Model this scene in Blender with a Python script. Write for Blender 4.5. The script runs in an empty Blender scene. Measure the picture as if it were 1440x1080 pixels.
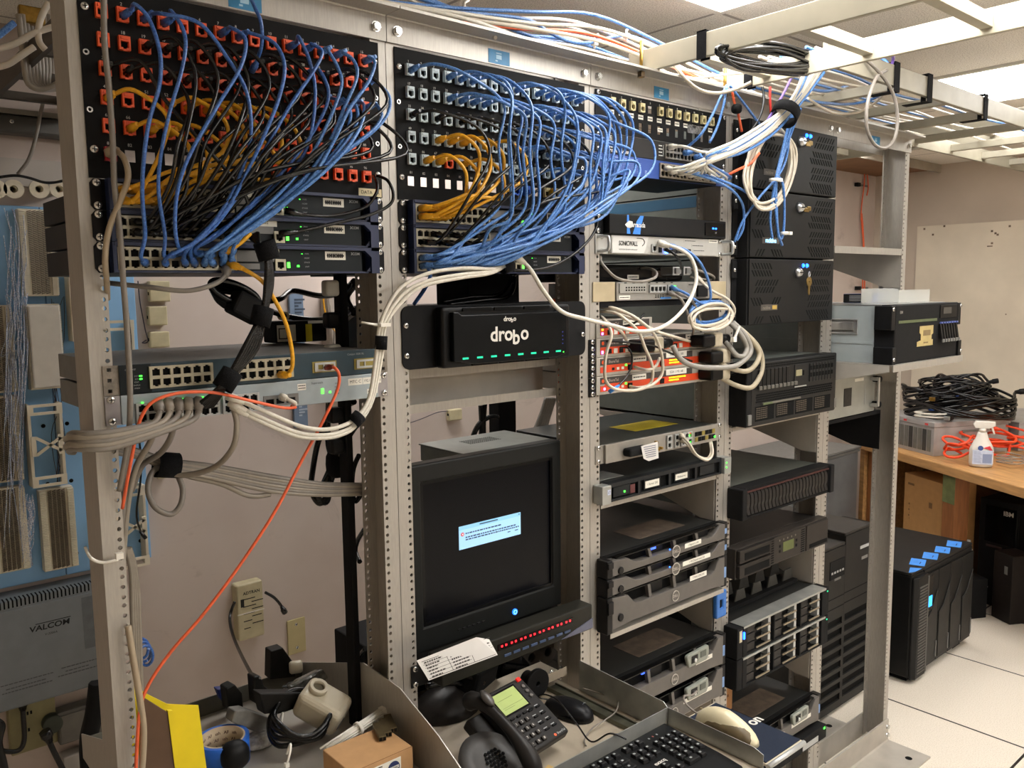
import bpy, math, random
from mathutils import Vector, Matrix
random.seed(7)
PI = math.pi
SC = bpy.context.scene
COL = SC.collection
# ------------------------------------------------------------------ camera
YAW, PITCH, ROLL, FPX = 0.712993, -0.113249, -0.012638, 1181.59
CAMLOC = Vector((-0.84294, -1.30460, 1.65033))
_f = Vector((math.sin(YAW)*math.cos(PITCH), math.cos(YAW)*math.cos(PITCH), math.sin(PITCH)))
_r = Vector((math.cos(YAW), -math.sin(YAW), 0)); _u = _r.cross(_f)
_c, _s = math.cos(ROLL), math.sin(ROLL)
CR = _c*_r + _s*_u; CU = -_s*_r + _c*_u; CF = _f
cam = bpy.data.cameras.new('camera'); co = bpy.data.objects.new('camera', cam); COL.objects.link(co)
cam.sensor_fit = 'HORIZONTAL'; cam.sensor_width = 36.0; cam.lens = 36.0*FPX/1440.0; cam.clip_start = 0.02
co.matrix_world = Matrix(((CR.x, CU.x, -CF.x, CAMLOC.x), (CR.y, CU.y, -CF.y, CAMLOC.y), (CR.z, CU.z, -CF.z, CAMLOC.z), (0, 0, 0, 1)))
SC.camera = co
def at(px, py, ax='y', v=0.0):
    "measure: the point of the place seen at photo pixel px,py on the plane ax = v"
    d = CR*((px-720)/FPX) + CU*((540-py)/FPX) + CF
    i = 'xyz'.index(ax)
    return CAMLOC + d*((v-CAMLOC[i])/d[i])
# ------------------------------------------------------------------ materials
def lin(h):
    h = h.lstrip('#'); o = []
    for i in (0, 2, 4):
        c = int(h[i:i+2], 16)/255
        o.append(c/12.92 if c <= .04045 else ((c+.055)/1.055)**2.4)
    return (*o, 1)
MATS = {}
def mat(name, hexc, rough=.5, metal=0.0, var=.12, scale=30, bump=0, bscale=200, emit=0, spec=.5, hex2=None, alpha=1, trans=0, stretch=None, coat=0):
    if name in MATS: return MATS[name]
    m = bpy.data.materials.new(name); m.use_nodes = True
    nt = m.node_tree; N = nt.nodes; L = nt.links
    b = N['Principled BSDF']
    b.inputs['Roughness'].default_value = rough; b.inputs['Metallic'].default_value = metal
    b.inputs['Specular IOR Level'].default_value = spec
    b.inputs['Coat Weight'].default_value = coat
    c = lin(hexc)
    if spec == .5 and metal < .3 and max(c[:3]) < .035 and 'cable' not in name: b.inputs['Specular IOR Level'].default_value = .2
    tc = N.new('ShaderNodeTexCoord'); mp = N.new('ShaderNodeMapping'); L.new(tc.outputs['Object'], mp.inputs['Vector'])
    if stretch: mp.inputs['Scale'].default_value = stretch
    if var > 0:
        n = N.new('ShaderNodeTexNoise'); n.inputs['Scale'].default_value = scale; n.inputs['Detail'].default_value = 4
        L.new(mp.outputs['Vector'], n.inputs['Vector'])
        r = N.new('ShaderNodeValToRGB')
        c2 = lin(hex2) if hex2 else tuple(min(1, x*(1+var)) for x in c[:3])+(1,)
        c1 = c if hex2 else tuple(x*(1-var) for x in c[:3])+(1,)
        r.color_ramp.elements[0].color = c1; r.color_ramp.elements[1].color = c2
        r.color_ramp.elements[0].position = .35; r.color_ramp.elements[1].position = .65
        L.new(n.outputs['Fac'], r.inputs['Fac']); L.new(r.outputs['Color'], b.inputs['Base Color'])
    else:
        b.inputs['Base Color'].default_value = c
    if bump:
        n2 = N.new('ShaderNodeTexNoise'); n2.inputs['Scale'].default_value = bscale
        L.new(mp.outputs['Vector'], n2.inputs['Vector'])
        bp = N.new('ShaderNodeBump'); bp.inputs['Strength'].default_value = bump; bp.inputs['Distance'].default_value = .002
        L.new(n2.outputs['Fac'], bp.inputs['Height']); L.new(bp.outputs['Normal'], b.inputs['Normal'])
    if emit:
        b.inputs['Emission Color'].default_value = c; b.inputs['Emission Strength'].default_value = emit
    if trans: b.inputs['Transmission Weight'].default_value = trans
    if alpha < 1: b.inputs['Alpha'].default_value = alpha
    MATS[name] = m; return m
M = mat
ALU = M('brushed_aluminium', '#aaa59d', .45, .45, .06, 60, stretch=(6, 6, .6))
ALU2 = M('dull_aluminium', '#b0aaa0', .5, .35, .08, 12)
STEEL = M('zinc_steel', '#c9cbcc', .3, .9, .06, 40)
BOLT = M('bolt_steel', '#d4d4d2', .25, .9, .05, 90)
BRASS = M('brass_bolt', '#9a7a3a', .35, .9, .2, 90)
HOLE = M('dark_recess', '#070707', .9, 0, 0)
BLK = M('black_paint', '#0e0e0f', .5, 0, .2, 40)
BLKM = M('black_matte', '#121213', .75, 0, .15, 60)
BLKG = M('black_gloss', '#080809', .22, 0, .1, 40)
DGR = M('dark_grey_plastic', '#1e1e1e', .55, 0, .1, 50)
GREY = M('grey_plastic', '#6d6c69', .5, 0, .08, 50)
LGREY = M('light_grey_paint', '#a8a9a8', .5, .1, .06, 30)
SILV = M('silver_paint', '#b4b6b5', .38, .45, .05, 40)
GALV = M('galvanised_sheet', '#9a9c99', .42, .6, .14, 18, hex2='#aeb0ac')
WHITE = M('white_label', '#dedbd0', .7, 0, .04, 50)
INK = M('dark_print', '#262626', .8, 0, 0)
IVORY = M('ivory_plastic', '#cbbf94', .5, 0, .08, 40)
CREAM = M('cream_plastic', '#bdb392', .5, 0, .08, 30)
ORANGE = M('orange_plastic', '#ee5a24', .45, 0, .08, 60)
PALEJ = M('pale_grey_blue_plastic', '#b9c8cf', .45, 0, .06, 60)
CBLUE = M('blue_cable_jacket', '#2f62ab', .32, 0, .22, 330, bump=.3, bscale=420, hex2='#6796d2')  # paler flecks paint the highlights of the twisted jacket into the blue
CDBLUE = M('dark_blue_cable_jacket', '#254a92', .32, 0, .22, 330, bump=.3, bscale=420, hex2='#4a78be')  # same painted highlight flecks over the darker blue
CBLK = M('black_cable_jacket', '#070708', .27, 0, .3, 420, bump=.3, bscale=420)
CYEL = M('yellow_cable_jacket', '#e0a31c', .38, 0, .12, 200)
CGREY = M('grey_cable_jacket', '#7d766e', .42, 0, .08, 60)
CWHT = M('white_cable_jacket', '#d6d1c4', .42, 0, .06, 200)
CORG = M('orange_fibre_jacket', '#e6643a', .4, 0, .08, 80)
CRED = M('red_cable_jacket', '#b02a20', .4, 0, .08, 80)
CPUR = M('purple_cable_jacket', '#6a4f9c', .4, 0, .08, 80)
VELC = M('black_velcro', '#101012', .95, 0, .3, 300, bump=.5, bscale=600)
TIE = M('white_nylon', '#e4e0d6', .4, 0, .03, 60)
LEDG = M('green_led', '#3cff3a', .4, 0, 0, emit=3)
LEDB = M('blue_led', '#1c5bff', .4, 0, 0, emit=5)
LEDR = M('red_led', '#ff1f2a', .4, 0, 0, emit=2.2)
LEDY = M('amber_led', '#ffae2a', .4, 0, 0, emit=2.5)
LEDT = M('teal_led', '#12c98c', .4, 0, 0, emit=.8)
PAPER = M('paper', '#d9d6d2', .8, 0, .03, 20)
TAPEB = M('blue_tape', '#3c84d6', .7, 0, .08, 60)
CARD = M('cardboard', '#a9774a', .8, 0, .08, 40)
# ------------------------------------------------------------------ mesh building
class MB:
    def __init__(s): s.v = []; s.f = []; s.m = []; s.s = []
    def face(s, idx, m=0, sm=False): s.f.append(idx); s.m.append(m); s.s.append(sm)
    def add(s, vs): n = len(s.v); s.v.extend(tuple(x) for x in vs); return n
    def box(s, x0, x1, y0, y1, z0, z1, m=0):
        n = s.add([(x0,y0,z0),(x1,y0,z0),(x1,y1,z0),(x0,y1,z0),(x0,y0,z1),(x1,y0,z1),(x1,y1,z1),(x0,y1,z1)])
        for q in ((0,3,2,1),(4,5,6,7),(0,1,5,4),(1,2,6,5),(2,3,7,6),(3,0,4,7)): s.face([n+i for i in q], m)
        return s
    def obox(s, o, u, v, w, m=0):
        "box from corner o with edge vectors u, v, w"
        o, u, v, w = Vector(o), Vector(u), Vector(v), Vector(w)
        if u.cross(v).dot(w) < 0: u, v = v, u
        n = s.add([o, o+u, o+u+v, o+v, o+w, o+u+w, o+u+v+w, o+v+w])
        for q in ((0,3,2,1),(4,5,6,7),(0,1,5,4),(1,2,6,5),(2,3,7,6),(3,0,4,7)): s.face([n+i for i in q], m)
        return s
    def cyl(s, p0, p1, r0, r1=None, n=12, m=0, caps=True, smooth=True):
        p0, p1 = Vector(p0), Vector(p1); r1 = r0 if r1 is None else r1
        d = (p1-p0).normalized(); a = d.orthogonal().normalized(); b = d.cross(a)
        k = s.add([p0+(a*math.cos(2*PI*i/n)+b*math.sin(2*PI*i/n))*r0 for i in range(n)] +
                  [p1+(a*math.cos(2*PI*i/n)+b*math.sin(2*PI*i/n))*r1 for i in range(n)])
        for i in range(n):
            j = (i+1) % n; s.face([k+i, k+j, k+n+j, k+n+i], m, smooth)
        if caps: s.face([k+i for i in range(n)][::-1], m); s.face([k+n+i for i in range(n)], m)
        return s
    def ring(s, p0, p1, ro, ri, n=24, m=0, mi=None):
        "hollow cylinder"
        p0, p1 = Vector(p0), Vector(p1); mi = m if mi is None else mi
        d = (p1-p0).normalized(); a = d.orthogonal().normalized(); b = d.cross(a)
        def c(p, r): return [p+(a*math.cos(2*PI*i/n)+b*math.sin(2*PI*i/n))*r for i in range(n)]
        k = s.add(c(p0, ro)+c(p1, ro)+c(p0, ri)+c(p1, ri))
        for i in range(n):
            j = (i+1) % n
            s.face([k+i, k+j, k+n+j, k+n+i], m, True); s.face([k+2*n+j, k+2*n+i, k+3*n+i, k+3*n+j], mi, True)
            s.face([k+n+i, k+n+j, k+3*n+j, k+3*n+i], m); s.face([k+j, k+i, k+2*n+i, k+2*n+j], m)
        return s
    def tube(s, pts, r, n=7, m=0, closed=False, caps=True, rr=None):
        pts = [Vector(p) for p in pts]; N = len(pts)
        if N < 2: return s
        t0 = (pts[1]-pts[0]).normalized(); a = t0.orthogonal().normalized(); rings = []; base = len(s.v)
        for i in range(N):
            if closed: t = pts[(i+1) % N]-pts[i-1]
            else: t = pts[min(i+1, N-1)]-pts[max(i-1, 0)]
            t = t.normalized() if t.length > 1e-9 else t0
            a = (a-t*a.dot(t)); a = a.normalized() if a.length > 1e-6 else t.orthogonal().normalized()
            b = t.cross(a); q = rr[i] if rr else r
            s.add([pts[i]+(a*math.cos(2*PI*k/n)+b*math.sin(2*PI*k/n))*q for k in range(n)])
        for i in range(N if closed else N-1):
            i2 = (i+1) % N
            for k in range(n):
                k2 = (k+1) % n; s.face([base+i*n+k, base+i*n+k2, base+i2*n+k2, base+i2*n+k], m, True)
        if caps and not closed:
            s.face([base+k for k in range(n)][::-1], m); s.face([base+(N-1)*n+k for k in range(n)], m)
        return s
    def prism(s, poly, w, m=0, sm=False):
        "poly: list of 3D points, extruded along vector w"
        poly = [Vector(p) for p in poly]; w = Vector(w); n = len(poly)
        nr = Vector((0, 0, 0))
        for i in range(n): nr += poly[i].cross(poly[(i+1) % n])
        if nr.dot(w) < 0: poly = poly[::-1]
        k = s.add(poly+[p+w for p in poly])
        s.face([k+i for i in range(n)][::-1], m); s.face([k+n+i for i in range(n)], m)
        for i in range(n):
            j = (i+1) % n; s.face([k+i, k+j, k+n+j, k+n+i], m, sm)
        return s
    def lathe(s, prof, o=(0, 0, 0), axis=(0, 0, 1), n=20, m=0, caps=True):
        "profile: list of (radius, height)"
        o = Vector(o); d = Vector(axis).normalized(); a = d.orthogonal().normalized(); b = d.cross(a)
        base = len(s.v)
        for r, h in prof: s.add([o+d*h+(a*math.cos(2*PI*k/n)+b*math.sin(2*PI*k/n))*r for k in range(n)])
        for i in range(len(prof)-1):
            for k in range(n):
                k2 = (k+1) % n; s.face([base+i*n+k, base+i*n+k2, base+(i+1)*n+k2, base+(i+1)*n+k], m, True)
        if caps:
            s.face([base+k for k in range(n)][::-1], m); s.face([base+(len(prof)-1)*n+k for k in range(n)], m)
        return s
    def plate(s, x0, x1, z0, z1, y0, y1, holes, m=0):
        "plate in the xz plane from y0 (front) to y1, with rectangular holes (hx0,hx1,hz0,hz1)"
        xs = sorted({x0, x1, *[h[0] for h in holes], *[h[1] for h in holes]}); zs = sorted({z0, z1, *[h[2] for h in holes], *[h[3] for h in holes]})
        xs = [x for x in xs if x0 <= x <= x1]; zs = [z for z in zs if z0 <= z <= z1]
        def solid(i, j):
            if i < 0 or j < 0 or i >= len(xs)-1 or j >= len(zs)-1: return False
            cx, cz = (xs[i]+xs[i+1])/2, (zs[j]+zs[j+1])/2
            return not any(h[0] < cx < h[1] and h[2] < cz < h[3] for h in holes)
        idx = {}
        def V(i, j, k):
            if (i, j, k) not in idx: idx[(i, j, k)] = s.add([(xs[i], y1 if k else y0, zs[j])])
            return idx[(i, j, k)]
        for i in range(len(xs)-1):
            for j in range(len(zs)-1):
                if not solid(i, j): continue
                s.face([V(i,j,0), V(i+1,j,0), V(i+1,j+1,0), V(i,j+1,0)], m)
                s.face([V(i,j,1), V(i,j+1,1), V(i+1,j+1,1), V(i+1,j,1)], m)
                if not solid(i-1, j): s.face([V(i,j,0), V(i,j+1,0), V(i,j+1,1), V(i,j,1)], m)
                if not solid(i+1, j): s.face([V(i+1,j,0), V(i+1,j,1), V(i+1,j+1,1), V(i+1,j+1,0)], m)
                if not solid(i, j-1): s.face([V(i,j,0), V(i,j,1), V(i+1,j,1), V(i+1,j,0)], m)
                if not solid(i, j+1): s.face([V(i,j+1,0), V(i+1,j+1,0), V(i+1,j+1,1), V(i,j+1,1)], m)
        return s
    def mesh(s, name, mats):
        me = bpy.data.meshes.new(name); me.from_pydata(s.v, [], s.f)
        for x in mats: me.materials.append(x)
        me.polygons.foreach_set('material_index', s.m); me.polygons.foreach_set('use_smooth', s.s)
        me.update(); return me
def link(name, data, parent=None, loc=(0, 0, 0), rot=None, scale=None):
    o = bpy.data.objects.new(name, data); COL.objects.link(o); o.location = loc
    if rot: o.rotation_euler = rot
    if scale: o.scale = scale
    if parent: o.parent = parent
    return o
def tag(o, label=None, cat=None, group=None, kind=None):
    if label: o['label'] = label
    if cat: o['category'] = cat
    if group: o['group'] = group
    if kind: o['kind'] = kind
    return o
def thing(name, label, cat, loc=(0, 0, 0), rot=None, group=None):
    return tag(link(name, None, None, loc, rot), label, cat, group)
def part(name, mb, mats, parent=None, loc=(0, 0, 0), rot=None, bev=0, seg=2, label=None):
    if not isinstance(mats, (list, tuple)): mats = [mats]
    o = link(name, mb.mesh(name, mats), parent, loc, rot)
    if bev:
        b = o.modifiers.new('bevel', 'BEVEL'); b.width = bev; b.segments = seg; b.limit_method = 'ANGLE'; b.angle_limit = .6
    if label: o['label'] = label
    return o
def struct(name, mb, mats, bev=0):
    return tag(part(name, mb, mats, bev=bev), kind='structure')
def solo(name, label, cat, mb, mats, loc=(0, 0, 0), rot=None, group=None, bev=0, seg=2):
    return tag(part(name, mb, mats, None, loc, rot, bev, seg), label, cat, group)
def dup(root, loc=None, rot=None, label=None, group=None, name=None):
    r = root.copy(); COL.objects.link(r)
    if loc is not None: r.location = loc
    if rot is not None: r.rotation_euler = rot
    if label: r['label'] = label
    if group: r['group'] = group
    for ch in list(root.children):
        c = ch.copy(); COL.objects.link(c); c.parent = r
        for g in list(ch.children):
            d = g.copy(); COL.objects.link(d); d.parent = c
    return r
def textmesh(txt, size, bold=False, shear=0, space=1.0, ext=0.0):
    cu = bpy.data.curves.new('lettering', 'FONT'); cu.body = txt; cu.size = size; cu.align_x = 'CENTER'; cu.align_y = 'CENTER'
    cu.space_character = space; cu.shear = shear; cu.extrude = ext; cu.resolution_u = 3
    if bold: cu.offset = size*.022
    o = bpy.data.objects.new('lettering', cu); COL.objects.link(o)
    me = bpy.data.meshes.new_from_object(o.evaluated_get(bpy.context.evaluated_depsgraph_get()))
    bpy.data.objects.remove(o); bpy.data.curves.remove(cu); me.materials.clear()
    return me
def text(txt, size, m, parent, loc, rot=(PI/2, 0, 0), bold=False, shear=0, space=1.0, name='lettering', wscale=1):
    me = textmesh(txt, size, bold, shear, space); me.materials.append(m)
    o = link(name, me, parent, loc, rot)
    if wscale != 1: o.scale = (wscale, 1, 1)
    return o
def texts(items, m, parent, rot=(PI/2, 0, 0), name='printed_lettering', bold=False):
    "many short texts joined into one mesh part: items (text, size, x, y, z)"
    mb = MB(); R = Matrix.Rotation(rot[0], 4, 'X'); cache = {}
    for t, sz, x, y, z in items:
        if (t, sz) not in cache:
            me = textmesh(t, sz, bold); cache[(t, sz)] = ([v.co.copy() for v in me.vertices], [list(p.vertices) for p in me.polygons]); bpy.data.meshes.remove(me)
        vs, fs = cache[(t, sz)]; n = mb.add([R @ v+Vector((x, y, z)) for v in vs])
        for f in fs: mb.face([n+i for i in f])
    return part(name, mb, m, parent)
def smooth(pts, k=8, closed=False):
    "Catmull-Rom through the points"
    P = [Vector(p) for p in pts]; n = len(P); out = []
    if n == 2: return [P[0].lerp(P[1], i/k) for i in range(k+1)]
    for i in range(n if closed else n-1):
        if closed: p0, p1, p2, p3 = P[i-1], P[i], P[(i+1) % n], P[(i+2) % n]
        else: p0, p1, p2, p3 = P[max(i-1, 0)], P[i], P[i+1], P[min(i+2, n-1)]
        for j in range(k):
            t = j/k; t2 = t*t; t3 = t2*t
            out.append(.5*((2*p1)+(p2-p0)*t+(2*p0-5*p1+4*p2-p3)*t2+(3*p1-p0-3*p2+p3)*t3))
    if not closed: out.append(P[-1])
    return out
def cable(name, label, pts, r, m, cat='cable', group=None, k=8, n=7, plug=None, plugm=None, endplug=None, closed=False):
    "a cable is one thing; its plugs are parts.  plug / endplug: length of the moulded plug at the start / end"
    path = smooth(pts, k, closed); o0 = path[0].copy(); path = [p-o0 for p in path]
    mb = MB().tube(path, r, n, closed=closed)
    o = solo(name, label, cat, mb, m, loc=o0, group=group)
    for which, L in ((0, plug), (1, endplug)):
        if not L: continue
        a = path[0] if which == 0 else path[-1]; b = path[2] if which == 0 else path[-3]
        d = (b-a).normalized()
        pb = MB().tube([a, a+d*L*.55, a+d*L*.6, a+d*L], r, 6, rr=[r*2.0, r*2.0, r*1.6, r*1.15])
        part('plug', pb, plugm or m, o)
    return o
def pix(*pp):
    "points measured on the photograph: (px, py, y-depth)"
    return [at(a, b, 'y', c) for a, b, c in pp]
U1 = .04445
BX = [-.258, .258, .774, 1.290, 1.806]
ZT = 2.08
def zu(n): return ZT-n*U1
# ------------------------------------------------------------------ room shell
CEIL = 2.385; WY = 1.4; EX = 4.7; LX = -2.3; NY = -6.2
def tilemat(name, base, base2, seam, sx, sy, mort, rough, bump=0, speck=None):
    m = bpy.data.materials.new(name); m.use_nodes = True; nt = m.node_tree; N = nt.nodes; L = nt.links; b = N['Principled BSDF']
    b.inputs['Roughness'].default_value = rough
    tc = N.new('ShaderNodeTexCoord'); br = N.new('ShaderNodeTexBrick'); br.offset = 0; br.squash = 1
    L.new(tc.outputs['Object'], br.inputs['Vector'])
    br.inputs['Scale'].default_value = 1; br.inputs['Mortar Size'].default_value = mort; br.inputs['Mortar Smooth'].default_value = 0
    br.inputs['Brick Width'].default_value = sx; br.inputs['Row Height'].default_value = sy
    br.inputs['Mortar'].default_value = lin(seam)
    n = N.new('ShaderNodeTexNoise'); n.inputs['Scale'].default_value = 260; n.inputs['Detail'].default_value = 3; L.new(tc.outputs['Object'], n.inputs['Vector'])
    r = N.new('ShaderNodeValToRGB'); r.color_ramp.elements[0].position = .38; r.color_ramp.elements[1].position = .52
    r.color_ramp.elements[0].color = lin(base2); r.color_ramp.elements[1].color = lin(base); L.new(n.outputs['Fac'], r.inputs['Fac'])
    L.new(r.outputs['Color'], br.inputs['Color1']); L.new(r.outputs['Color'], br.inputs['Color2']); L.new(br.outputs['Color'], b.inputs['Base Color'])
    if bump:
        bp = N.new('ShaderNodeBump'); bp.inputs['Strength'].default_value = bump; bp.inputs['Distance'].default_value = .004
        L.new(n.outputs['Fac'], bp.inputs['Height']); L.new(bp.outputs['Normal'], b.inputs['Normal'])
    return m
T = .6096
FLOORM = tilemat('raised_floor_tile', '#ddd4c6', '#cbc1b0', '#1c1714', T, T, .0045, .45)
CEILM = tilemat('acoustic_ceiling_tile', '#ebe5da', '#c4bcb0', '#a09990', T, T*2, .006, .9, .4)
def slab(name, x0, x1, y0, y1, z0, z1, m, org):
    mb = MB().box(x0-org[0], x1-org[0], y0-org[1], y1-org[1], z0-org[2], z1-org[2])
    o = struct(name, mb, m); o.location = org; return o
slab('floor', LX, EX, NY, WY, -.05, 0, FLOORM, (2.372-T*10+.002, .244-T*10, 0))
slab('ceiling', LX, EX, NY, WY, CEIL, CEIL+.05, CEILM, (2.36-T*12, .115-T*2*6, CEIL))
WALLM = M('painted_wall_scuffed', '#bfb0a7', .75, 0, .1, 3.2, hex2='#c9bcb4')
def stain(m):
    nt = m.node_tree; N = nt.nodes; L = nt.links; b = N['Principled BSDF']
    src = b.inputs['Base Color'].links[0].from_socket
    tc = N.new('ShaderNodeTexCoord'); n = N.new('ShaderNodeTexNoise'); n.inputs['Scale'].default_value = 2.6; n.inputs['Detail'].default_value = 9; n.inputs['Roughness'].default_value = .7; n.inputs['Distortion'].default_value = 1.6
    L.new(tc.outputs['Object'], n.inputs['Vector'])
    r = N.new('ShaderNodeValToRGB'); r.color_ramp.elements[0].position = .2; r.color_ramp.elements[1].position = .42
    r.color_ramp.elements[0].color = (.45, .42, .4, 1); r.color_ramp.elements[1].color = (1, 1, 1, 1)
    L.new(n.outputs['Fac'], r.inputs['Fac'])
    mx = N.new('ShaderNodeMixRGB'); mx.blend_type = 'MULTIPLY'; mx.inputs[0].default_value = .75
    L.new(src, mx.inputs[1]); L.new(r.outputs['Color'], mx.inputs[2]); L.new(mx.outputs[0], b.inputs['Base Color'])
stain(WALLM)
WALL2 = M('painted_wall_end', '#bcaf9f', .75, 0, .06, 3)
struct('wall_back', MB().box(LX, EX+.1, WY, WY+.1, 0, CEIL), WALLM)
struct('wall_right', MB().box(EX, EX+.1, NY, WY, 0, CEIL), WALL2)
struct('wall_left', MB().box(LX-.1, LX, NY, WY, 0, CEIL), WALL2)
struct('wall_front', MB().box(LX, EX, NY-.1, NY, 0, CEIL), WALL2)
struct('trim_1', MB().box(3.3, EX, 1.0, WY, CEIL-.03, CEIL-.004), M('brown_soffit_board', '#7c5a3c', .8, 0, .1, 10))
struct('trim_2', MB().box(3.3, EX, .985, 1.0, CEIL-.05, CEIL-.002), M('pale_soffit_edge', '#9c9284', .7, 0, .1, 10))
# painted panel on the end wall, with nail holes and scuffs
mb = MB().box(EX-.02, EX, -2.2, 1.108, .6, 2.01)
pn = solo('wall_panel', 'large cream painted plywood panel fixed to the end wall above the bench', 'panel', mb, M('cream_painted_panel', '#d0c5b1', .6, 0, .07, 4))
sc = MB()
for px, py in ((1395, 325), (1400, 328), (1403, 330), (1300, 322), (1312, 330), (1328, 318), (1395, 342), (1420, 318)):
    q = at(px, py, 'x', EX-.0205); sc.box(q.x-.001, q.x, q.y-.006, q.y+.006, q.z-.006, q.z+.006)
q = at(1380, 480, 'x', EX-.0205)
for i in range(8):
    y, z, w = random.uniform(.0, 1.05), random.uniform(1.2, 1.9), random.uniform(.004, .05); sc.box(EX-.021, EX-.0195, y, y+w, z, z+random.uniform(.003, .012))
part('scuff_marks', sc, M('scuff', '#6f5f50', .9, 0, .3, 30), pn)
# ------------------------------------------------------------------ lights
LAMP = M('lit_diffuser', '#fffdfa', .5, 0, 0, emit=1)
LAMP.node_tree.nodes['Principled BSDF'].inputs['Emission Strength'].default_value = 11.0
FRM = M('white_enamel_frame', '#d8d3c8', .5, 0, .03, 20)
def troffer(x0, y0, w, d, label):
    t = thing('ceiling_light', label, 'ceiling light', (x0+w/2, y0+d/2, CEIL), group='recessed ceiling lights')
    fr = MB(); a, b = w/2, d/2; z = -.008
    for bx in ((-a, a, -b, -b+.02), (-a, a, b-.02, b), (-a, -a+.02, -b+.02, b-.02), (a-.02, a, -b+.02, b-.02)): fr.box(*bx, z, 0)
    part('frame', fr, FRM, t)
    part('diffuser', MB().box(-a+.02, a-.02, -b+.02, b-.02, -.005, 0), LAMP, t)
troffer(2.36, .115-2*T, T, 2*T, 'large lit ceiling light at the upper right, beyond the cable ladder')
troffer(2.36-3*T, .115-2*T, T, 2*T, 'lit ceiling light at the top edge above the middle racks')
troffer(3.1, .62, T, T, 'lit ceiling light glimpsed behind the rightmost rack between ladder rails')
for i, lb in ((0, 'right'), (1, 'left')):
    for j, lc in ((5, 'nearer'), (8, 'farther')): troffer(2.36-3*T*i, .115-j*T, T, 2*T, 'lit ceiling light over the aisle behind the viewer, %s column, %s one' % (lb, lc))
troffer(2.36-3*T, .725, T, T, 'lit ceiling light close to the back wall, behind the racks')
w = bpy.data.worlds.new('room_ambient'); SC.world = w; w.use_nodes = True
w.node_tree.nodes['Background'].inputs[0].default_value = (.01, .01, .01, 1)
# ------------------------------------------------------------------ rack frames
def flange(mb, x0, x1, y0, y1, hx, z0, z1, zs, r=.0034):
    "flat bar in the xz plane with a column of round mounting holes"
    n = 8; cuts = [z0]+[(zs[i]+zs[i+1])/2 for i in range(len(zs)-1)]+[z1]
    for i, hz in enumerate(zs):
        a, b = cuts[i], cuts[i+1]
        for yy, fl in ((y0, 0), (y1, 1)):
            o = mb.add([(x0, yy, a), (x1, yy, a), (x1, yy, b), (x0, yy, b)])
            c = mb.add([(hx+r*math.cos(2*PI*k/n-3*PI/4+PI/8*0), yy, hz+r*math.sin(2*PI*k/n-3*PI/4)) for k in range(n)])
            qs = [[o, o+1, c+2, c+1, c], [o+1, o+2, c+4, c+3, c+2], [o+2, o+3, c+6, c+5, c+4], [o+3, o, c, c+7, c+6]]
            for q in qs: mb.face(q[::-1] if fl else q)
            if fl == 0: c0 = c
            else:
                for k in range(n): mb.face([c0+k, c0+(k+1) % n, c+(k+1) % n, c+k], 0)
    # edges
    for x, s in ((x0, 0), (x1, 1)):
        k = mb.add([(x, y0, z0), (x, y1, z0), (x, y1, z1), (x, y0, z1)]); mb.face([k, k+1, k+2, k+3] if s else [k+3, k+2, k+1, k])
holes = []
k = 0
while zu(k)-.0381 > .12:
    holes += [zu(k)-.00635, zu(k)-.022225, zu(k)-.0381]; k += 1
holes = sorted(holes); HW = .258; FL = .0318; PD = .0762; TH = .004
pm = {}
HEXB = MB().cyl((0, 0, 0), (0, -.0015, 0), .009, n=16).cyl((0, -.0015, 0), (0, -.0075, 0), .0072, n=6, smooth=False).mesh('bolt', [BOLT])
for s in (-1, 1):
    mb = MB(); xo = s*(HW-.0007); xi = s*(HW-FL); a, b = min(xo, xi), max(xo, xi)
    flange(mb, a, b, 0, TH, s*.23255, .006, 2.13, holes)
    flange(mb, a, b, PD-TH, PD, s*.23255, .006, 2.13, holes)
    mb.box(min(xo, xo-s*TH), max(xo, xo-s*TH), TH, PD-TH, .006, 2.13)
    pm[s] = mb.mesh('post', [ALU])
LBL = ['left end', 'second', 'middle', 'fourth', 'right end']
what = ['holding the orange jack panel', 'holding the monitor and grey jack panel', 'holding the ivory jack panel and orange phone switches', 'holding the black vented servers', 'mostly empty with wide shelves']
STK = M('blue_sticker', '#2b7fb0', .5, 0, .1, 60)
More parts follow.
